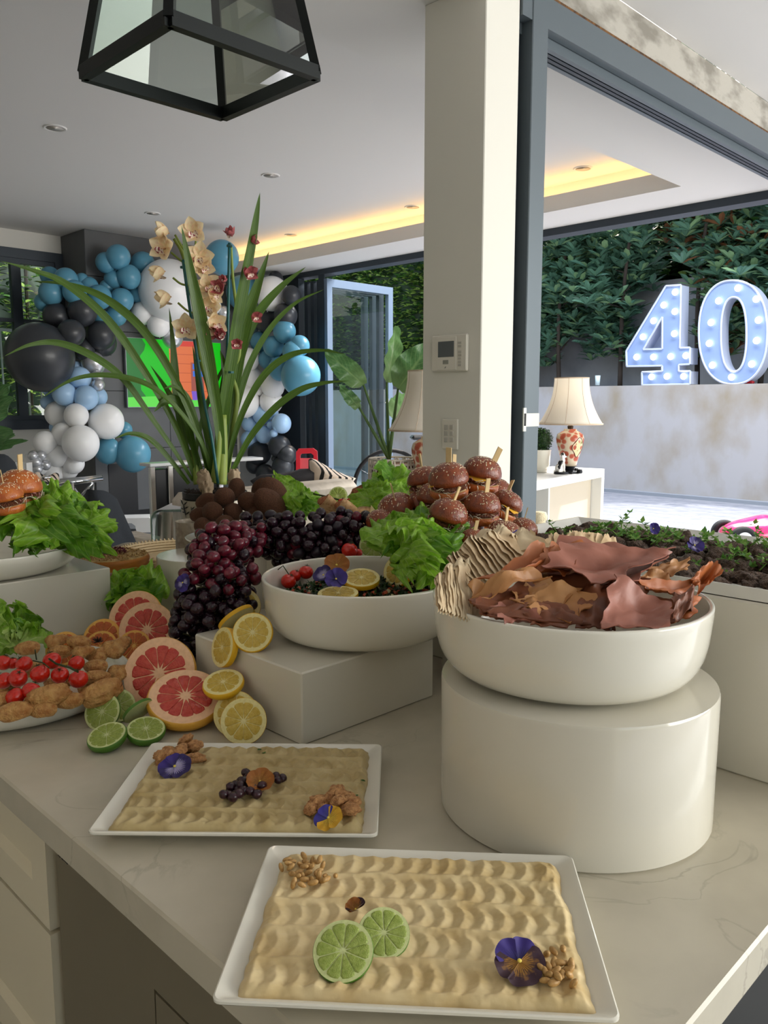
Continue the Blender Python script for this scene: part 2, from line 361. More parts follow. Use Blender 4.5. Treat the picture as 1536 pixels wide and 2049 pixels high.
# ---------------- kitchen island ----------------
def marble(name, base, vein):
    m, nt, b = new_mat(name); N, Lk = nt.nodes, nt.links
    tc = N.new('ShaderNodeTexCoord'); n1 = N.new('ShaderNodeTexNoise'); n1.inputs['Scale'].default_value = 5; n1.inputs['Detail'].default_value = 8; n1.inputs['Distortion'].default_value = 1.2
    Lk.new(tc.outputs['Object'], n1.inputs[0])
    a = N.new('ShaderNodeMath'); a.operation = 'SUBTRACT'; a.inputs[1].default_value = .5; Lk.new(n1.outputs[0], a.inputs[0])
    ab = N.new('ShaderNodeMath'); ab.operation = 'ABSOLUTE'; Lk.new(a.outputs[0], ab.inputs[0])
    r = N.new('ShaderNodeMapRange'); r.inputs[1].default_value = 0; r.inputs[2].default_value = .016; r.inputs[3].default_value = 1; r.inputs[4].default_value = 0; Lk.new(ab.outputs[0], r.inputs[0])
    n2 = N.new('ShaderNodeTexNoise'); n2.inputs['Scale'].default_value = 2.6; Lk.new(tc.outputs['Object'], n2.inputs[0])
    r2 = N.new('ShaderNodeMapRange'); r2.inputs[1].default_value = .5; r2.inputs[2].default_value = .68; Lk.new(n2.outputs[0], r2.inputs[0])
    mu = N.new('ShaderNodeMath'); mu.operation = 'MULTIPLY'; Lk.new(r.outputs[0], mu.inputs[0]); Lk.new(r2.outputs[0], mu.inputs[1])
    m3 = N.new('ShaderNodeMath'); m3.operation = 'MULTIPLY'; m3.inputs[1].default_value = .5; Lk.new(mu.outputs[0], m3.inputs[0])
    n4 = N.new('ShaderNodeTexNoise'); n4.inputs['Scale'].default_value = 9; n4.inputs['Detail'].default_value = 4; Lk.new(tc.outputs['Object'], n4.inputs[0])
    r4 = N.new('ShaderNodeMapRange'); r4.inputs[1].default_value = .4; r4.inputs[2].default_value = .75; r4.inputs[4].default_value = .22; Lk.new(n4.outputs[0], r4.inputs[0])
    sm = N.new('ShaderNodeMath'); sm.operation = 'ADD'; sm.use_clamp = True; Lk.new(m3.outputs[0], sm.inputs[0]); Lk.new(r4.outputs[0], sm.inputs[1])
    x = N.new('ShaderNodeMix'); x.data_type = 'RGBA'; x.inputs[6].default_value = lin(base)+(1,); x.inputs[7].default_value = lin(vein)+(1,)
    Lk.new(sm.outputs[0], x.inputs[0]); Lk.new(x.outputs[2], b.inputs['Base Color'])
    b.inputs['Roughness'].default_value = .22; return m
stone_top = marble('pale_quartz', (200, 192, 172), (120, 114, 100))
US, VS, ZC = .396, .265, .9
slab = MB().rbox((US, VS, ZC-.046), (1.78, 2.64, ZC), .003).build('island_worktop', stone_top, None)
tag(slab, 'pale veined quartz island worktop carrying the whole buffet', 'worktop')
cabm = mat('cream_cabinet_paint', (222, 212, 186), .4)
gapm = mat('dark_gap', (70, 64, 50), .8)
darkm = mat('dark_panel', (20, 20, 19), .5)
cab = thing('drawer_cabinet', 'cream shaker drawer unit under the left end of the worktop', 'cabinet', (.6, 1.8, 0))
MB().box((.445, 1.11, .1), (1.65, 2.60, .853)).build('body', mat('cabinet_side', (92, 86, 70), .7), cab)
def drawer(v0, v1, z0, z1):
    w = .055; m = MB().box((.42, v0, z0), (.445, v0+w, z1)).box((.42, v1-w, z0), (.445, v1, z1)).box((.42, v0+w, z0), (.445, v1-w, z0+w)).box((.42, v0+w, z1-w), (.445, v1-w, z1))
    m.quad((.42, v0+w, z1-w), (.42, v1-w, z1-w), (.43, v1-w-.01, z1-w-.012), (.43, v0+w+.01, z1-w-.012))
    m.quad((.42, v0+w, z0+w), (.43, v0+w+.01, z0+w+.012), (.43, v1-w-.01, z0+w+.012), (.42, v1-w, z0+w))
    m.quad((.42, v0+w, z0+w), (.42, v0+w, z1-w), (.43, v0+w+.01, z1-w-.012), (.43, v0+w+.01, z0+w+.012))
    m.box((.43, v0+w+.01, z0+w+.012), (.445, v1-w-.01, z1-w-.012))
    d = m.build('drawer', cabm, cab)
drawer(1.10, 1.9, .685, .846); drawer(1.10, 1.9, .40, .678); drawer(1.10, 1.9, .11, .393)
drawer(1.906, 2.60, .685, .846); drawer(1.906, 2.60, .40, .678); drawer(1.906, 2.60, .11, .393)
dw = thing('dishwasher', 'dark stainless dishwasher front under the worktop edge', 'dishwasher', (.6, .75, 0))
ss = mat('dark_stainless', (136, 126, 104), .42, .35, bump=(60, .06, .001), stretch=(1, .05, 1))
MB().box((.455, .47, .08), (1.65, 1.095, .853)).build('body', gapm, dw)
fr = MB().box((.428, .815, .1), (.452, 1.084, .748)).box((.428, .50, .748), (.452, 1.084, .853)).build('front_panel', ss, dw)
MB().box((.428, .50, .1), (.452, .812, .744)).build('lower_door', ss, dw)
def text(name, body, size, M, m, parent, ext=.0003):
    c = bpy.data.curves.new(name, 'FONT'); c.body = body; c.size = size; c.extrude = ext; c.align_x = 'CENTER'; c.align_y = 'CENTER'
    t = bpy.data.objects.new('tmp', c); COL.objects.link(t); bpy.context.view_layer.update()
    dg = bpy.context.evaluated_depsgraph_get(); me = bpy.data.meshes.new_from_object(t.evaluated_get(dg)); bpy.data.objects.remove(t)
    me.transform(M); me.materials.clear(); me.materials.append(m)
    o = bpy.data.objects.new(name, me); COL.objects.link(o)
    if parent: o.parent = parent; o.location = -WORLD(parent)
    return o
text('lettering', 'KASKO', .0105, Matrix.Translation((.4275, 1.058, .812)) @ Matrix.Rotation(-PI/2, 4, 'Z') @ Matrix.Rotation(PI/2, 4, 'X'), darkm, dw)
ib = MB().box((.50, .42, 0), (1.65, .465, .853)).build('island_cupboard', darkm, None)
tag(ib, 'dark cupboard end under the right overhang of the kitchen island', 'cupboard')
# ---------------- risers, bowls ----------------
acr = mat('white_acrylic', (216, 211, 196), .12, coat=.3)
cer = mat('white_ceramic', (230, 226, 212), .15, coat=.6)
c1 = MB().lathe([(.0, 0), (.176, 0), (.179, .003), (.180, .174), (.1785, .178), (0, .178)], 96).build('round_riser', acr, None, 40, loc=Vector((0, 0, 0)))
tag(c1, 'large glossy white round riser under the bowl of crisps', 'riser')
c1.location = (.922, .558, ZC)
def bowl_prof(R_, h):
    o = ((.04, .78), (.09, .84), (.16, .885), (.26, .925), (.38, .955), (.55, .977), (.72, .988), (.88, .997))
    pts = [(0, .005), (R_*.66, .005), (R_*.665, 0), (R_*.69, 0), (R_*.70, .004)] + [(R_*r, z*h) for z, r in o]
    pts += [(R_*1.0, h*.97), (R_*.998, h*.99), (R_*.988, h), (R_*.972, h), (R_*.962, h*.98)]
    pts += [(R_*(r-.038), max(z*h, .012)) for z, r in o[::-1]] + [(R_*.68, .010), (0, .010)]
    return pts
def bowl(label, c, R_, h):
    o = MB().lathe(bowl_prof(R_, h), 96).build('bowl', cer, None, True, loc=Vector((0, 0, 0))); o.location = c
    return tag(o, label, 'bowl')
B1 = Vector((.93, .578, 1.078)); bowl('big white ceramic bowl heaped with pita crisps on the round riser', B1, .183, .106)
b2 = MB().rbox((.772, .955, ZC), (1.084, 1.262, 1.02), .0025).build('block_riser', acr, None); tag(b2, 'white block riser under the bowl of herb salad', 'riser')
B2 = Vector((1.0, 1.06, 1.02)); bowl('white ceramic bowl of herb salad with lemon slices on the block riser', B2, .181, .108)
b3 = MB().rbox((1.158, .275, ZC), (1.70, 1.0, 1.160), .003).build('tall_block_riser', acr, None); tag(b3, 'tall white block riser under the tray of roast meat', 'riser')
b4 = MB().rbox((1.262, 1.03, ZC), (1.70, 1.72, 1.075), .003).build('block_riser', acr, None); tag(b4, 'white block riser under the pile of sesame burgers', 'riser')
b5 = MB().rbox((.41, 1.80, ZC), (.878, 2.22, 1.05), .0025).build('block_riser', acr, None); tag(b5, 'white block riser under the lettuce filled bowl on the left', 'riser')
c2 = MB().lathe([(0, 0), (.108, 0), (.11, .003), (.11, .147), (.108, .15), (0, .15)], 64).build('round_riser', acr, None, 40, loc=Vector((0, 0, 0))); c2.location = (1.125, 1.80, ZC)
tag(c2, 'small white round riser half hidden behind the grapes', 'riser')
# tray of meat
tr = thing('serving_tray', 'white framed rectangular tray of roast meat on the tall riser', 'tray', (1.42, .55, 1.160))
tm = mat('tray_white', (222, 220, 212), .3)
u0, u1, v0, v1 = 1.162, 1.618, .272, .988
MB().box((u0+.03, v0+.03, 1.1605), (u1-.03, v1-.03, 1.164)).build('base', tm, tr)
zt, zb = 1.1795, 1.1625
m = MB()
def slope_rim(m, u0, v0, u1, v1, w, zt, zb):
    a = [(u0, v0, zt), (u1, v0, zt), (u1, v1, zt), (u0, v1, zt)]; b = [(u0+w, v0+w, zb), (u1-w, v0+w, zb), (u1-w, v1-w, zb), (u0+w, v1-w, zb)]
    t = .003; c = [(u0+t, v0+t, zt), (u1-t, v0+t, zt), (u1-t, v1-t, zt), (u0+t, v1-t, zt)]
    d = [(u0+w, v0+w, zb-.002+.002), ]
    vs = a+c+b+[(p[0], p[1], zb-.001) for p in a]
    fs = []
    for i in range(4):
        j = (i+1) % 4; fs += [(i, j, 4+j, 4+i), (4+i, 4+j, 8+j, 8+i), (12+i, 12+j, j, i)]
    m.add(vs, fs)
slope_rim(m, u0, v0, u1, v1, .035, zt, zb)
m.build('rim', tm, tr)
MB().box((u0+.052, v0+.052, 1.164), (u0+.056, v1-.052, 1.169)).box((u1-.056, v0+.052, 1.164), (u1-.052, v1-.052, 1.169)).box((u0+.052, v1-.056, 1.164), (u1-.052, v1-.052, 1.169)).build('inner_ridge', tm, tr)
# oval platter on the left for pastries
pl = MB().lathe([(0, .004), (.16, .003), (.165, 0), (.178, .002), (.19, .008), (.199, .018), (.205, .030), (.2065, .036), (.204, .038), (.2, .036), (.194, .022), (.182, .010), (.16, .007), (0, .006)], 80).build('round_platter', cer, None, True, loc=Vector((0, 0, 0)))
pl.location = (.535, 1.502, ZC+.001); PLC = Vector(pl.location); tag(pl, 'round white platter of fried pastries at the left edge of the worktop', 'platter')
# shallow bowl on the left block
bl = MB().lathe([(0, .005), (.16, .004), (.165, 0), (.18, .002), (.197, .010), (.211, .025), (.221, .042), (.2255, .055), (.224, .058), (.218, .058), (.214, .045), (.203, .027), (.185, .014), (.16, .010), (0, .009)], 80).build('shallow_bowl', cer, None, True, loc=Vector((0, 0, 0)))
BLC = Vector((.66, 2.00, 1.05)); bl.location = BLC; tag(bl, 'shallow white bowl of lettuce and burgers on the left block riser', 'bowl')
# ---------------- square plates with dips ----------------
def plate(label, p, ang, w, d):
    """rectangular plate, centre p at worktop, sloping rim"""
    M = Matrix.Translation(p) @ Matrix.Rotation(ang, 4, 'Z')
    def ringp(hw, hd, z, r, n=5):
        o = []
        for sx, sy, a0 in ((1, 1, 0), (-1, 1, 90), (-1, -1, 180), (1, -1, 270)):
            for k in range(n):
                a = math.radians(a0+90*k/(n-1)); o.append(M @ Vector((sx*(hw-r)+r*math.cos(a), sy*(hd-r)+r*math.sin(a), z)))
        return o
    rs = [ringp(w*.36, d*.34, .0, .01), ringp(w*.385, d*.37, .0, .012), ringp(w*.40, d*.385, .004, .012), ringp(w*.495, d*.49, .0175, .008), ringp(w*.5, d*.5, .020, .008), ringp(w*.5, d*.5, .0225, .008), ringp(w*.496, d*.494, .0235, .008), ringp(w*.485, d*.48, .0225, .008), ringp(w*.41, d*.395, .0075, .012), ringp(w*.39, d*.375, .0065, .012)]
    n = len(rs[0]); m = MB(); m.add([q for r_ in rs for q in r_], [(a*n+i, a*n+(i+1) % n, (a+1)*n+(i+1) % n, (a+1)*n+i) for a in range(len(rs)-1) for i in range(n)]+[tuple(range(n))[::-1], tuple((len(rs)-1)*n+i for i in range(n))])
    o = m.build('square_plate', cer, None, 35); tag(o, label, 'plate'); return M
def dip(label, M, w, d, rows, seg, m_, seed, amp=1.25):
    hw, hd = w*.447, d*.452
    def f(s, t):
        x = (s*2-1); y = (t*2-1)
        ex = 1-abs(x); ey = 1-abs(y)
        wob = .02*noise.noise(Vector((x*3+seed, y*3, 0)))+.012*noise.noise(Vector((x*9+seed, y*9, 0)))
        X, Y = x*hw*(1+wob), y*hd*(1+wob*1.2)
        h = .0065*min(1, (ex/.06))**.5 * min(1, (ey/.075))**.5
        if ex < 1e-6 or ey < 1e-6: h = -.0015
        else:
            q = t*rows + .10*math.sin(s*5+seed) + .04*noise.noise(Vector((s*14, t*6, seed)))
            fr_ = q % 1.0; row = math.floor(q)
            inner = min(1, ex/.10)*min(1, ey/.12)
            ridge = math.exp(-((min(fr_, 1-fr_))/.10)**2)*.0036
            ph = s*seg + .35*row + .55*(fr_-.5)**2*4 + .25*noise.noise(Vector((s*6, row*3.1, seed)))
            sc = (1-abs(2*(ph % 1.0)-1))**.8 * .0034
            sc *= (1-math.exp(-((min(fr_, 1-fr_))/.16)**2))
            h += amp*inner*(ridge+sc) + .0012*noise.noise(Vector((x*10, y*10, seed))) + .0006*noise.noise(Vector((x*34, y*34, seed)))
            if ex < .12 or ey < .14: h += .0022*max(0, noise.noise(Vector((x*5, y*5, seed+9))))+.002*math.exp(-((min(ex*1.2, ey)-.07)/.04)**2)
        return M @ Vector((X, Y, .0150+h))
    m = MB(); m.grid(f, 230, 160, uv=False); o = m.build('dip', m_, None, True); o.name = 'dip'
    return tag(o, label, 'dip')
hum = mat('hummus', (226, 204, 156), .42, var=(30, (204, 176, 122), .38, .72), bump=(220, .25, .0008), sss=.0, spec=.4)
bab = mat('baba_ghanoush', (198, 178, 130), .42, var=(26, (168, 144, 92), .38, .74), bump=(200, .3, .0008), spec=.4)
def quad_frame(pts, z):
    a = [pz(x, y, z) for x, y in pts]; c = (a[0]+a[1]+a[2]+a[3])/4; e = (a[1]-a[0])+(a[2]-a[3])
    return c, math.atan2(e.y, e.x), ((a[1]-a[0]).length+(a[2]-a[3]).length)/2, ((a[3]-a[0]).length+(a[2]-a[1]).length)/2
P1, A1, W1, D1 = quad_frame([(302,1486),(767,1488),(752,1672),(176,1664)], ZC+.0235); P1.z = ZC+.0003
P2, A2, W2, D2 = quad_frame([(540,1690),(1152,1712),(1232,2040),(420,2003)], ZC+.0235); P2.z = ZC+.0003
M1 = plate('white rectangular plate of walnut topped dip behind the front plate', P1, A1, W1, D1)
M2 = plate('white rectangular plate nearest the camera holding the lime topped dip', P2, A2, W2, D2)
DIP1 = dip('brownish eggplant dip topped with walnuts and dark currants', M1, W1, D1, 6, 15, bab, 3.1, 1.7)
DIP2 = dip('pale chickpea dip topped with lime slices and pine nuts', M2, W2, D2, 5, 15, hum, 8.4)
ZD = ZC+.0225   # top of the dips
# ---------------- citrus ----------------
def dep(p): return (Vector(p)-Vector((0, 0, EYE))).dot(FWD)
def rad(px_, p): return px_*dep(p)/1620.
def citrus_mats(k, rind, pith, flesh, flesh2, back=None):
    r = mat(k+'_rind', rind, .38, bump=(60, .25, .02), coat=.15)
    p = mat(k+'_pith', pith, .6, var=(9, tuple(max(0, c-14) for c in pith), .4, .7))
    f = mat(k+'_flesh', flesh, .22, var=(7, flesh2, .35, .7), bump=(26, .35, .02), coat=.25, stretch=(1, 1, 1), sss=.0)
    return r, p, f
CM = {'lemon': citrus_mats('lemon', (238, 186, 30), (240, 226, 158), (208, 172, 62), (226, 198, 96)),
      'lime': citrus_mats('lime', (74, 122, 28), (206, 214, 150), (138, 158, 62), (170, 184, 92)),
      'grapefruit': citrus_mats('grapefruit', (232, 172, 60), (246, 200, 158), (196, 58, 48), (214, 88, 68)),
      'orange': citrus_mats('orange', (240, 148, 24), (246, 190, 96), (188, 84, 28), (212, 112, 40))}
CN = {'lemon': (10, .80, .011), 'lime': (10, .87, .011), 'grapefruit': (12, .75, .007), 'orange': (10, .85, .008)}
CMESH = {}
def citrus_mesh(k, th, dome):
    """unit radius cut fruit, cut face at z=0 looking +z; th depth of body, dome rounds the far side"""
    key = (k, th, dome)
    if key in CMESH: return CMESH[key]
    n = 56; m = MB()
    if dome: prof = [(0, -th-.14)]+[(math.sin(t)*1.05, -.14-th*math.cos(t)) for t in [PI/2*i/8 for i in range(1, 9)]]+[(1.02, -.03), (.985, 0)]
    else: prof = [(0, -th), (.93, -th), (.985, -th*.93), (1.0, -th*.5), (1.0, -.03), (.985, 0)]
    m.lathe(prof+[(.96, .0)], n, mi=0)
    if not dome: m.mi[:n] = [1]*n
    m.lathe([(.985, 0), (.955, .002), (0, .0)], n, mi=1)
    CMESH[key] = m.mesh(k+'_body', [CM[k][0], CM[k][1]], 50); return CMESH[key]
def seg_mesh(k):
    if ('s', k) in CMESH: return CMESH[('s', k)]
    n, ro, gap = CN[k]; ha = PI/n; pts = []
    r0 = .13 if k == 'grapefruit' else .09
    def off(r): return max(.02, ha - gap/max(r, .1))
    pts.append((r0*math.cos(0), 0))
    for r in (.3, .5, .66, ro*.9): a = off(r); pts.append((r*math.cos(-a), r*math.sin(-a)))
    for t in (-.75, -.4, 0, .4, .75): pts.append(((ro+ .01*math.cos(t*3))*math.cos(t*off(ro)), ro*math.sin(t*off(ro))))
    for r in (ro*.9, .66, .5, .3): a = off(r); pts.append((r*math.cos(a), r*math.sin(a)))
    m = MB(); N = len(pts); cx = sum(p[0] for p in pts)/N
    def sc(f, z): return [(cx+(p[0]-cx)*f, p[1]*f, z) for p in pts]
    m.add(sc(1, .001)+sc(.96, .018)+sc(.8, .026)+[(cx, 0, .028)], [(a*N+i, a*N+(i+1) % N, (a+1)*N+(i+1) % N, (a+1)*N+i) for a in range(2) for i in range(N)]+[(2*N+i, 2*N+(i+1) % N, 3*N) for i in range(N)])
    CMESH[('s', k)] = m.mesh(k+'_segment', CM[k][2], True); return CMESH[('s', k)]
def citrus(k, p, r, nrm, th, dome, label, group=None, spin=0., segs=True, squash=1.):
    M = frame(nrm)
    t = thing(k+('_half' if dome else '_slice'), label, 'fruit' if k != 'grapefruit' else 'grapefruit', p, group, (M @ Matrix.Rotation(spin, 3, 'Z')).to_euler(), (r*squash, r, r))
    t['category'] = k
    inst('peel', citrus_mesh(k, th, dome), t)
    if segs:
        n = CN[k][0]; sm = seg_mesh(k)
        for i in range(n): inst('segment', sm, t, rot=(0, 0, 2*PI*(i+rr(-.04, .04))/n))
    return t
def cz(k, x, y, z, rp, nrm, th, dome, label, **kw):
    p = pz(x, y, z); return citrus(k, p, rad(rp, p), nrm, th, dome, label, **kw)
def cd(k, x, y, d, rp, nrm, th, dome, label, **kw):
    p = pd(x, y, d); return citrus(k, p, rad(rp, p), nrm, th, dome, label, **kw)
cz('lemon', 487, 1443, .935, 46, NV(.10, 1, .45), .20, 0, 'lemon slice standing lowest at the foot of the block riser')
cz('lemon', 470, 1428, .934, 45, NV(-.12, .9, .45), .18, 0, 'lemon slice half hidden behind the lowest lemon slice')
cd('lemon', 446, 1364, 1.30, 40, NV(-.08, .45, 1.25), .55, 1, 'lemon half leaning on the block riser beside the front grapefruit half')
cd('lemon', 444, 1295, 1.35, 40, NV(-.95, .80, .35), .35, 0, 'narrow looking lemon slice hanging over the block riser top edge')
cz('lemon', 505, 1265, 1.052, 39, NV(.05, .95, .50), .45, 1, 'lemon half standing on the block riser next to the salad bowl')
cd('lemon', 474, 1240, 1.46, 40, NV(.50, .35, -.62), .22, 0, 'lemon end piece showing only its yellow peel', segs=False, squash=.95)
cd('lemon', 482, 1213, 1.53, 39, NV(.12, .9, .55), .25, 0, 'topmost lemon slice beside the hanging grapes')
cz('grapefruit', 371, 1392, .948, 73, NV(.14, .46, .95), .5, 1, 'pink grapefruit half in front with thick yellow peel')
cz('grapefruit', 318, 1347, .962, 74, NV(-.10, .90, .50), .22, 0, 'large pink grapefruit slice right behind the front half')
cz('grapefruit', 294, 1260, .958, 56, NV(.05, .95, .45), .2, 0, 'pink grapefruit slice farther back against the round riser')
cz('grapefruit', 270, 1236, .958, 56, NV(-.15, .95, .5), .2, 0, 'rearmost pink grapefruit slice beside the left block riser')
cz('orange', 203, 1276, .934, 39, NV(-.1, .9, .5), .15, 0, 'dark orange slice at the corner of the left block riser')
cz('orange', 201, 1294, .930, 33, NV(.0, .9, .55), .15, 0, 'smaller orange slice overlapping the corner orange slice')
cz('orange', 268, 1292, .930, 32, NV(.1, .9, .5), .15, 0, 'orange slice tucked beside the large grapefruit slice')
cz('orange', 126, 1298, .950, 36, NV(-.05, .9, .6), .15, 0, 'orange slice showing above the pastries beside the lettuce')
cz('lime', 204, 1424, .926, 38, NV(-.18, .9, .5), .14, 0, 'lime slice leaning against the pastry platter')
cz('lime', 236, 1411, .926, 34, NV(.35, .8, .6), .14, 0, 'lime slice behind the other limes touching the platter rim')
cz('lime', 213, 1470, .922, 38, NV(-.16, .45, 1.35), .6, 1, 'lime half nearest the worktop edge')
cz('lime', 292, 1457, .922, 37, NV(.2, .42, 1.45), .65, 1, 'lime half in front of the grapefruit half')
cz('lime', 278, 1424, .930, 33, NV(.6, .45, -.55), .2, 0, 'lime slice seen from its dull green back under the grapefruits', segs=False)
tl = cz('lime', 686, 1902, ZD+.017, 61, NV(-.05, .52, .85), .16, 0, 'front lime slice lying on the pale chickpea dip')
cz('lime', 768, 1866, ZD+.014, 52, NV(.04, .50, .86), .26, 0, 'thicker lime slice tucked behind the front lime slice on the dip')
cz('lemon', 723, 1155, 1.128, 37, NV(.02, .30, .95), .28, 0, 'round lemon slice on top of the herb salad')
cz('lemon', 676, 1186, 1.112, 41, NV(-.02, .12, .99), .2, 0, 'lemon slice lying flat at the front rim of the salad bowl')
cz('lemon', 795, 1141, 1.128, 33, NV(-.55, .75, .45), .6, 1, 'lemon half standing in the salad beside the lettuce')
cd('lime', 748, 1092, 1.72, 30, NV(0, .9, .4), .14, 0, 'lime slice behind the salad bowl under the grapes')
cd('lime', 676, 992, 2.2, 19, NV(-.1, .95, .3), .14, 0, 'small looking lime slice behind the tomatoes at the back')
cz('lemon', 232, 1142, .99, 26, NV(0, .6, .8), .2, 0, 'yellow fruit slice in front of the cake', segs=False)
# ---------------- tomatoes ----------------
tom_m = mat('tomato_red', (214, 40, 22), .16, coat=.4, var=(5, (190, 28, 16), .35, .7))
stem_m = mat('green_stem', (46, 58, 22), .6)
tomsh = MB().ball((0, 0, 0), (1, 1, .93), 20, 14, f=lambda p: 1-.08*max(0, p.z)**8).mesh('tomato', tom_m, True)
calyx = MB()
for i in range(5):
    a = 2*PI*i/5; calyx.tube([(0, 0, .92), (.22*math.cos(a), .22*math.sin(a), .97), (.42*math.cos(a), .42*math.sin(a), .93)], [.05, .04, .01], 4)
calyx.tube([(0, 0, .9), (.03, 0, 1.15)], .04, 5)
calyx = calyx.mesh('calyx', stem_m, True)
def tomato(x, y, rp, label, group, z=None, d=None):
    p = pz(x, y, z) if z else pd(x, y, d); r = rad(rp, p)
    t = tag(inst('cherry_tomato', tomsh, None, p, Euler((rr(-.6, .6), rr(-.6, .6), rr(0, 6))), r*rr(.98, 1.04)), label, 'tomato', group)
    inst('calyx', calyx, t); return t
TL = [(7,1326,16,.988),(25,1327,12,.985),(48,1329,17,.99),(104,1322,18,.99),(153,1327,16,.985),(80,1348,19,.985),(120,1351,17,.98),(157,1359,18.5,.975),(36,1357,18.5,.98),(8,1362,17,.975),(63,1383,18.5,.968),(30,1394,18,.962)]
TN = ['leftmost cherry tomato of the upper row on the pastries', 'small cherry tomato squeezed between two in the upper row', 'cherry tomato in the upper row below the lettuce', 'cherry tomato at the top of the vine with a green stem', 'cherry tomato at the upper right end of the vine', 'large cherry tomato in the centre of the vine cluster', 'cherry tomato under the dark vine stalk', 'rightmost cherry tomato low on the vine', 'cherry tomato left of the large centre tomato', 'cherry tomato cut by the left picture edge in the middle row', 'cherry tomato in the lowest row beside a long pastry', 'lowest cherry tomato near the platter front']
for (x, y, r_, z), n_ in zip(TL, TN): tomato(x, y, r_, n_, 'cherry tomatoes on the pastry platter', z=z)
vs_ = MB().tube([pz(98, 1318, 1.012), pz(112, 1328, 1.006), pz(140, 1336, 1.004), pz(157, 1345, .995)], .0017, 6).tube([pz(73, 1320, .998), pz(70, 1300, 1.02)], .0011, 5).tube([pz(66, 1322, .999), pz(85, 1326, 1.0), pz(98, 1336, 1.0)], .0012, 5)
tag(vs_.build('tomato_vine', stem_m, None, True), 'dark vine stalk lying across the cherry tomatoes on the pastries', 'stem')
for (x, y, r_, d), n_ in zip([(657,1004,9,2.06),(643,1003,7,2.1),(685,1006,10,2.05),(702,1006,11.5,2.03),(733,1007,10,2.03),(728,1022,9,2.0)],
    ['small red tomato left of the vine at the back', 'tomato sliver beside the far lettuce at the back', 'red tomato half behind the biggest back tomato', 'biggest red tomato on the wraps at the back', 'red tomato farthest right on the wraps', 'tomato sitting low between the wraps']):
    tomato(x, y, r_, n_, 'tomatoes on the wraps at the back', d=d)
tag(MB().tube([pd(627, 988, 2.1), pd(655, 994, 2.08), pd(678, 1000, 2.05)], .0022, 5).tube([pd(730, 996, 2.0), pd(716, 1004, 2.0)], .0018, 5).build('tomato_vine', stem_m, None, True), 'dark vine stalk over the tomatoes at the back', 'stem')
for (x, y, r_, z), n_ in zip([(556,1150,16,1.105),(577,1163,15,1.10),(590,1152,12,1.103),(612,1145,15,1.108),(699,1101,16,1.135),(716,1106,9,1.128)],
    ['cherry tomato at the left inside wall of the salad bowl', 'cherry tomato lying in front in the salad bowl', 'half hidden cherry tomato between two in the salad', 'cherry tomato beside the purple pansy in the salad', 'cherry tomato on the back rim of the salad bowl', 'small cherry tomato next to the back rim tomato']):
    tomato(x, y, r_, n_, 'cherry tomatoes in the salad bowl', z=z)
tag(MB().tube([pz(556, 1140, 1.125), pz(566, 1132, 1.135), pz(578, 1150, 1.118)], .0011, 5).build('tomato_vine', stem_m, None, True), 'curled dark tomato stalk in the salad bowl', 'stem')
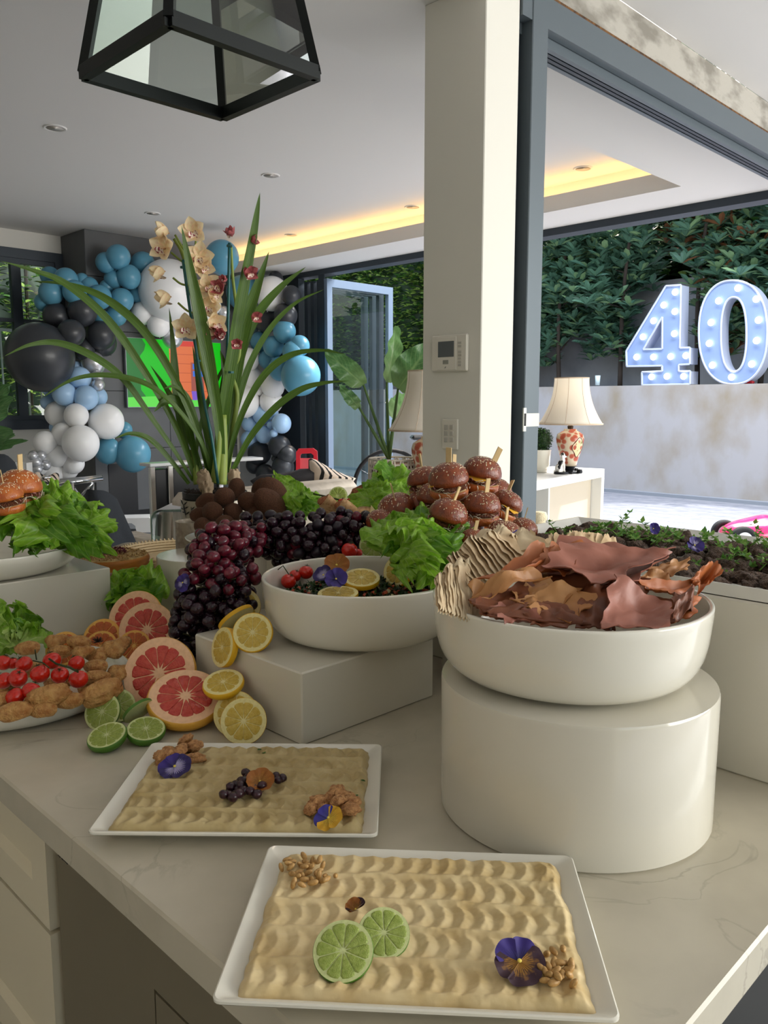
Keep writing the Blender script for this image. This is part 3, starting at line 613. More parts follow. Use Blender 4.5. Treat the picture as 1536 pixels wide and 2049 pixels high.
# ---------------- lettuce ----------------
def leaf_mat(name, a, b, rib):
    m, nt, bs = new_mat(name); N, Lk = nt.nodes, nt.links
    tc = N.new('ShaderNodeTexCoord'); sp = N.new('ShaderNodeSeparateXYZ'); Lk.new(tc.outputs['UV'], sp.inputs[0])
    n = N.new('ShaderNodeTexNoise'); n.inputs['Scale'].default_value = 14; n.inputs['Detail'].default_value = 5; Lk.new(tc.outputs['UV'], n.inputs[0])
    x1 = N.new('ShaderNodeMix'); x1.data_type = 'RGBA'; x1.inputs[6].default_value = lin(a)+(1,); x1.inputs[7].default_value = lin(b)+(1,)
    mr = N.new('ShaderNodeMapRange'); mr.inputs[1].default_value = .35; mr.inputs[2].default_value = .65; Lk.new(n.outputs[0], mr.inputs[0]); Lk.new(mr.outputs[0], x1.inputs[0])
    ab = N.new('ShaderNodeMath'); ab.operation = 'SUBTRACT'; ab.inputs[1].default_value = .5; Lk.new(sp.outputs[0], ab.inputs[0])
    a2 = N.new('ShaderNodeMath'); a2.operation = 'ABSOLUTE'; Lk.new(ab.outputs[0], a2.inputs[0])
    # midrib and side veins
    r1 = N.new('ShaderNodeMapRange'); r1.inputs[1].default_value = .0; r1.inputs[2].default_value = .06; r1.inputs[3].default_value = 1; r1.inputs[4].default_value = 0; Lk.new(a2.outputs[0], r1.inputs[0])
    ml = N.new('ShaderNodeMath'); ml.operation = 'MULTIPLY'; ml.inputs[1].default_value = -.8; Lk.new(a2.outputs[0], ml.inputs[0])
    ad = N.new('ShaderNodeMath'); ad.operation = 'ADD'; Lk.new(sp.outputs[1], ad.inputs[0]); Lk.new(ml.outputs[0], ad.inputs[1])
    m9 = N.new('ShaderNodeMath'); m9.operation = 'MULTIPLY'; m9.inputs[1].default_value = 50; Lk.new(ad.outputs[0], m9.inputs[0])
    si = N.new('ShaderNodeMath'); si.operation = 'SINE'; Lk.new(m9.outputs[0], si.inputs[0])
    r2 = N.new('ShaderNodeMapRange'); r2.inputs[1].default_value = .86; r2.inputs[2].default_value = 1; r2.inputs[4].default_value = .45; Lk.new(si.outputs[0], r2.inputs[0])
    r3 = N.new('ShaderNodeMapRange'); r3.inputs[1].default_value = .5; r3.inputs[2].default_value = .0; r3.inputs[4].default_value = .75; Lk.new(sp.outputs[1], r3.inputs[0])
    r1b = N.new('ShaderNodeMath'); r1b.operation = 'MULTIPLY'; Lk.new(r1.outputs[0], r1b.inputs[0])
    r4 = N.new('ShaderNodeMapRange'); r4.inputs[1].default_value = 1; r4.inputs[2].default_value = .2; Lk.new(sp.outputs[1], r4.inputs[0]); Lk.new(r4.outputs[0], r1b.inputs[1])
    mx = N.new('ShaderNodeMath'); mx.operation = 'MAXIMUM'; Lk.new(r1b.outputs[0], mx.inputs[0]); Lk.new(r2.outputs[0], mx.inputs[1])
    mx2 = N.new('ShaderNodeMath'); mx2.operation = 'MAXIMUM'; Lk.new(mx.outputs[0], mx2.inputs[0]); Lk.new(r3.outputs[0], mx2.inputs[1])
    x2 = N.new('ShaderNodeMix'); x2.data_type = 'RGBA'; x2.inputs[7].default_value = lin(rib)+(1,); Lk.new(mx2.outputs[0], x2.inputs[0]); Lk.new(x1.outputs[2], x2.inputs[6])
    Lk.new(x2.outputs[2], bs.inputs['Base Color']); bs.inputs['Roughness'].default_value = .3
    bp = N.new('ShaderNodeBump'); bp.inputs['Strength'].default_value = .4; bp.inputs['Distance'].default_value = .004; Lk.new(n.outputs[0], bp.inputs['Height']); Lk.new(bp.outputs[0], bs.inputs['Normal'])
    tr = N.new('ShaderNodeBsdfTranslucent'); Lk.new(x2.outputs[2], tr.inputs[0]); ms = N.new('ShaderNodeMixShader'); ms.inputs[0].default_value = .38
    Lk.new(bs.outputs[0], ms.inputs[1]); Lk.new(tr.outputs[0], ms.inputs[2]); Lk.new(ms.outputs[0], N['Material Output'].inputs[0]); return m
let_m = leaf_mat('lettuce_green', (122, 176, 40), (160, 206, 66), (206, 222, 144))
let_d = leaf_mat('lettuce_dark_green', (82, 140, 32), (118, 170, 46), (176, 204, 110))
def lettuce_leaf(parent, base, tip, w, nrm, curl, seed, m_, ruffle=.012, cup=.5):
    base, tip, nrm = Vector(base), Vector(tip), Vector(nrm).normalized()
    ax = tip-base; L = ax.length; ax.normalize(); nrm = (nrm-ax*nrm.dot(ax)); nrm = nrm.normalized() if nrm.length > .05 else ax.orthogonal().normalized(); sd = ax.cross(nrm)
    def f(s, t):
        x = 2*s-1; wd = w*(math.sin(PI*min(1, .10+.80*t))**.6)*(.35+.65*min(1, t*1.5))
        n1 = noise.noise(Vector((x*1.2, t*2.2, seed)))
        edge = max(abs(x)**2.2, max(0, (t-.62)/.38)**1.6)
        ru = ruffle*edge*(math.sin(t*15+x*3+seed*3)+.7*math.sin(t*27+x*9+seed)+.8*math.sin(x*11+seed*2))*.8
        tl_ = t + .06*math.sin(x*7+seed)*t*t
        arch = curl*L*(math.sin(PI*.5*t)-t*.9)*1.6
        p = base + ax*(L*tl_*(1-.12*abs(x)**2*t)) + sd*(x*wd*.5*(1+.18*n1)) + nrm*(arch + cup*w*.30*x*x*(1-t*1.2) - cup*w*.28*max(0, t-.72)**1.2*3 + ru + .010*n1 + .004*noise.noise(Vector((x*5, t*7, seed))))
        return p
    m = MB(); m.grid(f, 18, 20); return m.build('leaf', m_, parent, True)
def lettuce(label, base, leaves, seed=0., group=None):
    b = Vector(base); t = thing('lettuce', label, 'lettuce', b, group); rg = random.Random(int(seed*10)+3)
    for i, (x, y, d, w, c) in enumerate(leaves):
        tip = pd(x, y, d); s0 = b + Vector((rg.uniform(-.012, .012), rg.uniform(-.012, .012), rg.uniform(-.004, .008)))
        n = (tip-b).normalized().cross(Vector((rg.uniform(-.3, .3), rg.uniform(-.3, .3), 0))+RGT).normalized()
        n = (-HF*.7+Z*.55+RGT*rg.uniform(-.6, .6)+n*.1)
        lettuce_leaf(t, s0, tip, w, n, c, seed+i*1.37, let_m if rg.random() < .6 else let_d, .009 if w < .12 else .012)
    return t
LB1 = pd(110, 1092, 1.93)
lettuce('big ruffled lettuce spilling over the shallow bowl on the left riser', LB1, [
 (-20,1010,1.80,.15,.3),(20,985,1.90,.15,.3),(58,968,1.95,.13,.25),(95,962,1.95,.12,.3),(132,965,2.02,.14,.3),(150,992,1.97,.12,.3),(192,1000,2.0,.13,.25),(222,1030,1.98,.12,.3),(232,1052,1.92,.11,.35),(228,1105,1.85,.10,.5),(195,1112,1.80,.10,.4),(60,1045,1.75,.14,.5),(110,1035,1.76,.13,.6),(160,1060,1.76,.12,.6),(10,1060,1.72,.14,.5),(-30,1080,1.72,.13,.4),(40,1105,1.72,.10,.3),(85,1100,1.73,.08,.3),(185,1068,1.83,.11,.6),(140,1020,1.84,.12,.4)], 1.2)
LB2 = pz(28, 1290, .985)
lettuce('small bright lettuce at the left edge behind the cherry tomatoes', LB2, [
 (-12,1225,1.60,.10,.3),(15,1222,1.64,.09,.3),(42,1226,1.66,.085,.3),(62,1240,1.66,.08,.3),(88,1256,1.66,.08,.3),(105,1282,1.62,.08,.3),(10,1262,1.52,.07,.5),(42,1270,1.54,.07,.5),(30,1305,1.50,.06,.4),(70,1262,1.58,.07,.5),(-15,1265,1.5,.08,.4)], 4.1)
LB3 = pd(825, 1130, 1.50)
lettuce('bright lettuce between the salad bowl and the crisps', LB3, [
 (745,1042,1.62,.10,.3),(770,1035,1.60,.11,.3),(800,1022,1.60,.11,.3),(838,1014,1.62,.11,.25),(872,1020,1.60,.11,.25),(905,1018,1.60,.11,.3),(938,1050,1.55,.10,.35),(930,1080,1.48,.09,.4),(760,1080,1.46,.09,.4),(800,1070,1.40,.10,.6),(845,1060,1.42,.10,.6),(885,1075,1.40,.10,.6),(870,1120,1.34,.09,.5),(885,1150,1.32,.08,.4),(830,1168,1.33,.07,.3),(905,1110,1.36,.09,.5),(855,1175,1.31,.07,.3),(780,1110,1.42,.08,.4),(860,1040,1.5,.10,.4)], 7.7)
LB4 = pd(800, 1025, 1.95)
lettuce('tall frilly lettuce behind the tomatoes and burgers', LB4, [
 (735,960,2.05,.10,.2),(755,935,2.08,.12,.2),(782,925,2.10,.13,.2),(812,932,2.08,.12,.2),(840,945,2.05,.11,.2),(715,985,2.0,.09,.3),(698,995,2.0,.08,.3),(770,965,1.95,.12,.4),(805,970,1.94,.11,.4),(740,990,1.93,.09,.4)], 11.)
LB5 = pd(600, 1035, 2.15)
lettuce('crisp lettuce between the brown croquettes and the tomatoes', LB5, [
 (560,965,2.25,.09,.3),(585,972,2.25,.10,.3),(612,976,2.22,.10,.3),(632,985,2.2,.09,.3),(644,1002,2.15,.08,.3),(575,990,2.1,.09,.5),(605,998,2.08,.09,.5),(630,1015,2.06,.08,.4),(610,1030,2.04,.07,.3),(550,950,2.3,.06,.2)], 15.)
LB6 = pz(262, 1225, .93)
lettuce('dark green lettuce leaves between the cake and the grapefruits', LB6, [
 (225,1150,1.9,.11,.2),(265,1148,1.88,.12,.3),(305,1130,1.92,.12,.2),(312,1165,1.9,.11,.3),(240,1180,1.84,.11,.4),(285,1175,1.83,.12,.4),(228,1205,1.83,.10,.3)], 19.)
# ---------------- sesame burgers ----------------
bun_m = mat('glazed_bun', (140, 66, 28), .28, coat=.35, var=(4, (104, 42, 18), .35, .7), bump=(14, .25, .02))
bunl_m = mat('golden_bun', (196, 112, 48), .32, coat=.25, var=(3, (168, 80, 32), .35, .7), bump=(14, .2, .02))
crumb = mat('bun_crumb', (206, 168, 116), .8, bump=(40, .4, .02))
ses = mat('sesame_seed', (238, 224, 190), .5)
patt = mat('pulled_meat', (110, 58, 34), .5, var=(9, (150, 84, 48), .35, .7), bump=(12, .8, .05))
slaw_m = mat('white_slaw', (226, 214, 190), .5, back=.2); slaw_p = mat('pink_slaw', (196, 136, 140), .5)
chee = mat('cheddar', (240, 182, 60), .4); wood = mat('pale_bamboo', (222, 196, 146), .6, var=(6, (204, 172, 118), .4, .7), stretch=(1, 1, .2))
bt = MB().lathe([(0, .60), (.25, .59), (.5, .54), (.72, .44), (.88, .30), (.97, .15), (1.0, .04), (.97, -.04), (.88, -.08)], 40, mi=0).lathe([(.88, -.08), (0, -.06)], 40, mi=1)
bun_top = bt.mesh('bun_top', [bun_m, crumb], True); bun_top_l = bt.mesh('bun_top', [bunl_m, crumb], True)
bb = MB().lathe([(0, 0), (.6, 0), (.82, .04), (.94, .14), (.95, .26), (.90, .34)], 40, mi=0).lathe([(.90, .34), (0, .35)], 40, mi=1)
bun_bot = bb.mesh('bun_bottom', [bunl_m, crumb], True)
def seeds(n, sd):
    g = random.Random(sd); m = MB()
    for i in range(n):
        a = g.uniform(0, 2*PI); r = .9*math.sqrt(g.random()); z = .60*math.sqrt(max(0, 1-(r/1.0)**2.3))*.985
        nn = Vector((r*math.cos(a)*.5, r*math.sin(a)*.5, .6*(1.05-r*.5))).normalized()
        m.ball((r*math.cos(a), r*math.sin(a), z+.005), (.036, .022, .014), 6, 4, M=(frame(nn) @ Matrix.Rotation(g.uniform(0, 3), 3, 'Z')).to_4x4())
    return m.mesh('sesame_seeds', ses, True)
SD = [seeds(85, 1), seeds(130, 2)]
pat_me = MB().ball((0, 0, .44), (.92, .92, .16), 24, 10, f=lambda p: 1+.10*noise.noise(p*4)).mesh('patty', patt, True)
def slawmesh(sd):
    g = random.Random(sd); m = MB()
    for i in range(46):
        a = g.uniform(0, 2*PI); r = g.uniform(.78, 1.1); z = g.uniform(.32, .58); da = g.uniform(-.5, .5)
        pts = [(r*math.cos(a+da*k/3)*(1+.05*g.random()), r*math.sin(a+da*k/3), z-.05*k*g.random()-(.05 if k == 3 else 0)) for k in range(4)]
        m.tube(pts, [.014, .026, .026, .01], 5, mi=g.choice((0, 0, 1)), flat=.5)
    return m.mesh('slaw', [slaw_m, slaw_p], True)
SL = [slawmesh(1), slawmesh(2)]
ch_me = MB().add([(-.95, -.3, .57), (.2, -.75, .585), (.7, .7, .585), (-.6, .8, .57), (-1.02, .1, .45), (-.95, -.3, .59), (.2, -.75, .605), (.7, .7, .605), (-.6, .8, .59), (-1.04, .12, .47)], [(0, 1, 2, 3, 4), (9, 8, 7, 6, 5), (0, 5, 6, 1), (1, 6, 7, 2), (2, 7, 8, 3), (3, 8, 9, 4), (4, 9, 5, 0)]).mesh('cheese', chee)
pk = MB().box((-.14, -.025, 1.25), (.14, .025, 1.85)).box((-.045, -.025, .3), (.045, .025, 1.25)).mesh('pick', wood)
def burger(x, y, d, rp, tilt, label, group, pick=True, px_tilt=0, face=0., cheese=True, light_=False, sl=True):
    """x, y = centre of the top bun in the picture; d = distance"""
    p = pd(x, y, d); r = rad(rp, p)
    E_ = Matrix.Rotation(face, 3, 'Z'); T_ = frame(NV(tilt[0], tilt[1], 1)) @ E_
    o = p - (T_ @ Vector((0, 0, 1.30)))*r
    t = thing('burger', label, 'burger', o, group, T_.to_euler(), (r*1.06, r*1.06, r*1.5))
    inst('bun_bottom', bun_bot, t, rot=(0, 0, rr(0, 6))); inst('patty', pat_me, t, rot=(0, 0, rr(0, 6)))
    if sl: inst('slaw', R.choice(SL), t, rot=(0, 0, rr(0, 6)), kind='stuff')
    if cheese: inst('cheese', ch_me, t, rot=(0, 0, face+rr(-.3, .3)))
    top = inst('bun_top', bun_top_l if light_ else bun_top, t, (0, 0, .64), (rr(-.07, .07), rr(-.07, .07), rr(0, 6)))
    inst('sesame_seeds', R.choice(SD), top, kind='stuff')
    if pick: inst('pick', pk, t, (rr(-.1, .1), rr(-.1, .1), 0), (rr(-.12, .12), px_tilt, -face+rr(-.5, .5)), scale=(1, 1, .95))
    return t
GB = 'sesame burgers piled behind the lettuce'
BU = [(908,945,1.86,27,(0,0),'burger at the very back of the pile with its pick behind the others',1,.1,0),
 (955,1010,1.84,40,(0,0),'burger buried in the middle of the pile',0,0,0),
 (848,952,1.80,34,(-.15,.05),'burger on the upper left of the pile with a tall bamboo pick',1,-.12,1),
 (966,935,1.72,38,(.15,.15),'topmost right burger with a yellow cheese corner and tilted pick',1,.35,1),
 (897,948,1.66,39,(-.05,.2),'central top burger with shredded slaw and a cheese corner',1,.02,1),
 (790,1008,1.76,37,(-.25,.1),'burger at the left end of the pile beside the tomatoes',1,.3,1),
 (845,1000,1.78,33,(0,.1),'burger half hidden between the left and central burgers',1,-.2,0),
 (965,1003,1.62,36,(.05,.1),'light sided burger below the topmost right burger',1,0,0),
 (1018,1000,1.68,31,(.55,.0),'burger tipped to the right on the slope of the pile',1,.3,1),
 (900,1020,1.55,38,(.3,.25),'burger facing forward above the bright lettuce',1,.15,0),
 (1010,1062,1.56,36,(.1,.1),'low burger in front beside the tray corner',1,0,0),
 (1050,1052,1.60,27,(.3,.1),'small looking burger at the right foot of the pile',1,.2,0),
 (950,1075,1.50,27,(.2,.3),'low burger peeking out between lettuce and flatbread',1,-.05,0),
 (930,985,1.76,36,(.1,.1),'burger wedged between the two highest ones and the middle row',0,0,1),
 (868,985,1.74,34,(-.1,.1),'burger wedged below the central top burger on its left',0,0,0),
 (990,975,1.80,34,(.1,0),'burger wedged behind the topmost right burger',0,0,0),
 (930,1045,1.62,36,(0,.1),'burger in the bottom layer in the middle of the pile',0,0,0),
 (758,1035,1.72,27,(-.2,.1),'pale sided burger low on the left behind the lettuce',0,0,0)]
for i, (x, y, d, r_, tl_, lab, pk_, pt, ch_) in enumerate(BU):
    burger(x, y, d, r_, tl_, lab, GB, bool(pk_), pt, face=PI+rr(-.3, .5), cheese=bool(ch_))
burger(40, 962, 1.86, 40, (.05, .05), 'golden sesame burger with a pick behind the big left lettuce', 'golden burgers on the left', True, -.05, light_=True)
burger(8, 985, 1.78, 34, (-.1, .1), 'golden sesame burger cut by the left picture edge', 'golden burgers on the left', True, .05, light_=True)
# ---------------- kibbeh croquettes ----------------
kb_m = mat('fried_kibbeh', (152, 98, 66), .7, var=(14, (112, 68, 44), .35, .65), bump=(34, .9, .05))
def torp(sd):
    def f(p): return 1+.035*noise.noise(p*3+Vector((sd, 0, 0)))+.012*noise.noise(p*11)
    m = MB(); m.ball((0, 0, 0), (1, 1, 1.62), 24, 18, f=lambda p: f(p)*(1-.10*abs(p.z)**2)); 
    for i, v in enumerate(m.v):
        q = abs(v[2])/1.62
        if q > .93: m.v[i] = (v[0], v[1], v[2]*(1+(q-.93)*1.5))
    return m.mesh('croquette', kb_m, True)
KM = [torp(1), torp(5), torp(9)]
kp = MB().lathe([(0, .004), (.08, .003), (.085, 0), (.12, .006), (.146, .018), (.1475, .022), (.144, .022), (.11, .010), (0, .008)], 64).build('round_plate', cer, None, True, loc=Vector((0, 0, 0)))
KC = pd(482, 1085, 2.16); KC.z = 1.062; kp.location = KC; tag(kp, 'white plate carrying the dark brown croquettes', 'plate')
kr = MB().lathe([(0, 0), (.10, 0), (.102, .003), (.102, .159), (.10, .162), (0, .162)], 48).build('round_riser', acr, None, 40, loc=Vector((0, 0, 0))); kr.location = (KC.x, KC.y, ZC); tag(kr, 'white round riser hidden under the croquette plate', 'riser')
KL = [(405,1052,2.07,17,(.3,1,.2)),(370+30,1030,2.15,15,(1,.2,.2)),(450,1050,2.06,20,(.3,.8,.1)),(500,1046,2.06,17,(.2,.9,.2)),(545,1040,2.08,17,(-.5,.8,.1)),(585,1042,2.12,16,(-.9,.4,0)),
 (425,1024,2.10,20,(.5,.9,.1)),(466,1026,2.12,20,(.2,1,.1)),(516,1026,2.12,19,(.1,1,.2)),(560,1024,2.15,17,(-.4,.9,.1)),
 (449,996,2.14,21,(.3,1,.3)),(497,1004,2.13,20,(.6,.9,0)),(473,978,2.2,17,(.2,.6,.9)),
 (540,1008,2.1,26,(-.75,.25,.75)),(548,985,2.17,24,(-.8,-.2,.95)),(522,978,2.24,18,(.4,.4,.6)),(412,1003,2.22,16,(1,.3,.5)),(575,1010,2.2,15,(-.7,.5,.3))]
KN = ['at the left front edge of the plate','lying crosswise behind the left front one','in the front row second from the left','in the middle of the front row','in the front row right of the middle','at the right end of the front row','in the second row on the left','in the second row above the front middle','in the second row right of centre','behind the right end of the front row','rounded end facing out on the upper left','rounded end in the upper middle','pointing up on top next to the plant pot','large and slanting across the right of the pile','leaning highest on the right of the pile','tucked behind the two slanting ones','sticking out at the left above the plate rim','hidden low beside the lettuce']
for i, ((x, y, d, r_, ax), n_) in enumerate(zip(KL, KN)):
    p = pd(x, y, d); p.z = max(p.z, 1.10)
    tag(inst('croquette', KM[i % 3], None, p, frame(NV(*ax)), rad(r_, p)), 'dark brown torpedo croquette '+n_, 'croquette', 'brown croquettes on the white plate')
# ---------------- grapes ----------------
gm = [mat('red_grape', (112, 26, 44), .22, coat=.25, var=(1.2, (70, 18, 34), .35, .65), spec=.5), mat('purple_grape', (48, 20, 34), .25, coat=.2, var=(1.2, (30, 16, 28), .35, .65)), mat('black_grape', (30, 20, 30), .3, var=(1.5, (52, 40, 52), .4, .75))]
gmesh = [MB().ball((0, 0, 0), (1, 1, 1.16), 16, 12).mesh('grape', m_, True) for m_ in gm]
vine_m = mat('dry_green_vine', (120, 122, 62), .6)
def grapes(label, path, seed, cnt, redfn):
    """path: (x, y, distance, radius px)"""
    g = random.Random(seed); c0 = pd(*path[0][:3]); t = thing('grape_bunch', label, 'grapes', c0); pts = []
    tries = 0
    while len(pts) < cnt and tries < 60000:
        tries += 1
        k = g.random()*(len(path)-1); i = int(k); f = k-i; a, b = path[i], path[i+1]
        x, y, d, rp = [a[j]+(b[j]-a[j])*f for j in range(4)]
        c = pd(x, y, d); R_ = rad(rp, c); v = Vector((g.gauss(0, 1), g.gauss(0, 1), g.gauss(0, 1))).normalized()
        p = c+v*R_*(g.random()**.35)*Vector((1, 1, 1)).x
        if v.dot(-HF) < -.35: continue
        if p.z < ZC+.013: continue
        if (p.x-1.125)**2+(p.y-1.80)**2 < .125**2 and p.z < 1.062: continue
        if p.x > .76 and .94 < p.y < 1.275 and p.z < 1.035: continue
        if (p.x-B2.x)**2+(p.y-B2.y)**2 < .195**2 and p.z < 1.14: continue
        if p.x > 1.25 and p.y < 1.733 and p.z < 1.09: continue
        if any((p-q).length < .0198 for q in pts): continue
        pts.append(p)
    for p in pts:
        r = g.uniform(.0108, .0126); k = redfn(p, g)
        inst('grape', gmesh[k], t, p-c0, (g.uniform(0, 3), g.uniform(0, 3), g.uniform(0, 3)), r)
    m = MB(); q = [pd(x, y, d) for x, y, d, r in path]; m.tube(q, .0025, 6)
    for p in pts[::3]:
        n_ = min(q, key=lambda s_: (s_-p).length); m.tube([n_, (n_+p)/2+Vector((0, 0, .006)), p], .0011, 4, cap=False)
    m.build('stem', vine_m, t, True); return t, pts
def red1(p, g): return 0 if (p.z > 1.085 and g.random() < .75) else (1 if g.random() < .7 or p.z > 1.0 else 2)
grapes('long red and black grape cascade hanging down from the small round riser to the worktop',
 [(500,1085,1.72,40),(455,1085,1.66,50),(430,1120,1.60,62),(435,1175,1.55,80),(425,1230,1.53,80),(405,1290,1.52,62),(385,1350,1.50,42),(378,1395,1.50,28)], 5, 250, red1)
grapes('dark grape bunch lying behind the salad bowl up to the burgers', [(500,1065,1.80,35),(550,1075,1.76,45),(600,1085,1.74,55),(650,1080,1.74,55),(690,1065,1.76,45),(715,1055,1.78,34)], 9, 170, lambda p, g: 1 if g.random() < .8 else (0 if p.z > 1.1 and g.random() < .4 else 2))
# ---------------- pansies ----------------
def petal_mat(name, a, b, line, k=9):
    if name in MATS: return MATS[name]
    m, nt, bs = new_mat(name); N, Lk = nt.nodes, nt.links
    tc = N.new('ShaderNodeTexCoord'); sp = N.new('ShaderNodeSeparateXYZ'); Lk.new(tc.outputs['UV'], sp.inputs[0])
    n = N.new('ShaderNodeTexNoise'); n.inputs['Scale'].default_value = 5; Lk.new(tc.outputs['UV'], n.inputs[0])
    ad = N.new('ShaderNodeMath'); ad.operation = 'ADD'; Lk.new(n.outputs[0], ad.inputs[0]); Lk.new(sp.outputs[1], ad.inputs[1])
    r = N.new('ShaderNodeMapRange'); r.inputs[1].default_value = .75; r.inputs[2].default_value = 1.15; Lk.new(ad.outputs[0], r.inputs[0])
    x = N.new('ShaderNodeMix'); x.data_type = 'RGBA'; x.inputs[6].default_value = lin(a)+(1,); x.inputs[7].default_value = lin(b)+(1,); Lk.new(r.outputs[0], x.inputs[0])
    mu = N.new('ShaderNodeMath'); mu.operation = 'MULTIPLY'; mu.inputs[1].default_value = k*2*PI; Lk.new(sp.outputs[0], mu.inputs[0])
    co = N.new('ShaderNodeMath'); co.operation = 'COSINE'; Lk.new(mu.outputs[0], co.inputs[0])
    r2 = N.new('ShaderNodeMapRange'); r2.inputs[1].default_value = .2; r2.inputs[2].default_value = .8; Lk.new(co.outputs[0], r2.inputs[0])
    r3 = N.new('ShaderNodeMapRange'); r3.inputs[1].default_value = .66; r3.inputs[2].default_value = .35; Lk.new(sp.outputs[1], r3.inputs[0])
    ml = N.new('ShaderNodeMath'); ml.operation = 'MULTIPLY'; Lk.new(r2.outputs[0], ml.inputs[0]); Lk.new(r3.outputs[0], ml.inputs[1])
    x2 = N.new('ShaderNodeMix'); x2.data_type = 'RGBA'; Lk.new(ml.outputs[0], x2.inputs[0]); Lk.new(x.outputs[2], x2.inputs[6]); x2.inputs[7].default_value = lin(line)+(1,)
    Lk.new(x2.outputs[2], bs.inputs['Base Color']); bs.inputs['Roughness'].default_value = .6; MATS[name] = m; return m
PV = petal_mat('violet_petal', (66, 46, 138), (36, 22, 84), (232, 228, 240)); PD = petal_mat('dark_violet_petal', (44, 30, 110), (52, 34, 120), (28, 18, 70))
PY = petal_mat('yellow_petal', (226, 186, 50), (206, 156, 30), (40, 24, 20)); PO = petal_mat('amber_petal', (176, 116, 30), (150, 88, 22), (50, 28, 16))
PB = petal_mat('brown_violet_petal', (168, 118, 30), (58, 30, 44), (40, 20, 24)); PLv = petal_mat('blue_violet_petal', (70, 70, 150), (54, 48, 140), (30, 24, 80))
ey_m = mat('pansy_eye', (232, 210, 90), .5)
def petal_mesh(m_, w=1.):
    def f(s, t):
        a = (s-.5)*1.5*w; r = .06+.94*t*(1-.22*abs(2*s-1)**3)
        return (r*math.sin(a)*1.0, r*math.cos(a), .10*t*t+.05*math.sin(s*14)*t*t-.03*math.cos(a*2))
    m = MB(); m.grid(f, 12, 7); return m.mesh('petal', m_, True)
PM = {}
def pansy(p, r, nrm, cols, label, spin=0., name='pansy', curl=0.):
    t = thing(name, label, 'flower', p, None, (frame(nrm) @ Matrix.Rotation(spin, 3, 'Z')).to_euler(), r)
    for k, (a, c, z) in enumerate(((38, cols[0], 0), (-38, cols[0], .03), (100, cols[1], .07), (-100, cols[1], .09), (180, cols[2], .12))):
        if c.name not in PM: PM[c.name] = petal_mesh(c)
        inst('petal', PM[c.name], t, (0, 0, z), Euler((curl+rr(-.12, .18), rr(-.1, .1), math.radians(a))), (1, 1, 1) if k < 4 else (1.25, 1, 1))
    if 'eye' not in PM: PM['eye'] = MB().ball((0, 0, .15), (.09, .09, .05), 8, 6).mesh('eye', ey_m, True)
    inst('eye', PM['eye'], t); return t
def pan(x, y, z, rp, nrm, cols, label, spin=0., curl=0.):
    p = pz(x, y, z); return pansy(p, rad(rp, p), nrm, cols, label, spin, curl=curl)
UPN = NV(0, .25, 1)
pan(350, 1536, ZD+.010, 34, NV(0, .45, .9), (PD, PV, PV), 'dark violet pansy with a white centre on the eggplant dip', .9)
pan(520, 1566, ZD+.014, 30, NV(.1, .5, .9), (PO, PO, PO), 'amber pansy beside the currants in the middle of the dip', .3, .25)
pan(657, 1638, ZD+.012, 30, NV(-.1, .5, .9), (PLv, PY, PY), 'half yellow half violet pansy by the walnuts at the right of the dip', 1.2)
pan(1038, 1926, ZD+.010, 52, NV(.05, .45, .9), (PD, PB, PB), 'large brown and violet pansy on the pale chickpea dip', .1)
pan(712, 1822, ZD+.010, 25, NV(-.2, .1, 1), (PO, PB, PB), 'withered amber pansy peeking out behind the lime slices', 2.0, .5)
pan(648, 1152, 1.135, 22, NV(-.4, .6, .7), (PV, PV, PV), 'violet pansy in the salad beside the cherry tomatoes', .4, .3)
pan(673, 1132, 1.145, 27, NV(.1, .8, .6), (PO, PO, PO), 'amber pansy standing upright in the middle of the salad', .2, .1)
pan(672, 1160, 1.135, 24, NV(.1, .7, .7), (PD, PD, PD), 'dark violet pansy below the amber pansy in the salad', 1.4, .2)
pp = pd(367, 1166, 1.50); pansy(pp, rad(19, pp), NV(-.5, .8, .3), (PD, PV, PD), 'dark violet pansy with white veins on the hanging grapes', .5)
pan(1038, 1080, 1.215, 21, NV(-.1, .8, .5), (PD, PD, PD), 'dark violet pansy on the pleated flatbread', .6, .3)
pan(1388, 1092, 1.198, 19, NV(.2, .7, .6), (PD, PV, PD), 'violet pansy in the middle of the roast meat tray', 1.0, .3)
pan(1306, 1058, 1.202, 13, NV(.2, .9, .3), (PD, PD, PD), 'small dark pansy at the far edge of the roast meat', 1.0, .4)
# ---------------- walnuts, nuts, currants ----------------
wal_m = mat('walnut', (222, 168, 112), .55, var=(3, (168, 110, 64), .38, .68), bump=(9, .5, .08))
wme = []
for s_ in range(3):
    m = MB(); m.ball((0, 0, 0), (1, .72, .55), 22, 16, f=lambda p: 1+.28*noise.noise(p*2.1+Vector((s_*5, 0, 0)))-.22*abs(noise.noise(p*3.4+Vector((0, s_*3, 2))))-.10*math.exp(-(p.y/.08)**2)); wme.append(m.mesh('walnut', wal_m, True))
def scatter(name, label, cat, group, spots, z, r, meshes, zr=.003, tilt=.6):
    for i, (x, y) in enumerate(spots):
        p = pz(x, y, z); p.z += rr(0, zr)
        o = inst(name, meshes[i % len(meshes)], None, p, (rr(-tilt, tilt), rr(-tilt, tilt), rr(0, 6)), r*rr(.88, 1.12)); tag(o, label.replace('#', ordn(i)), cat, group)
WL = 'walnut # from left %s'
scatter('walnut', WL % 'behind the dark violet pansy on the eggplant dip', 'walnut', 'walnuts at the left of the eggplant dip', [(322, 1512), (330, 1522), (338, 1503), (352, 1515), (362, 1512), (367, 1500), (372, 1489), (382, 1520), (388, 1503), (395, 1518)], ZD+.007, .0145, wme, .010)
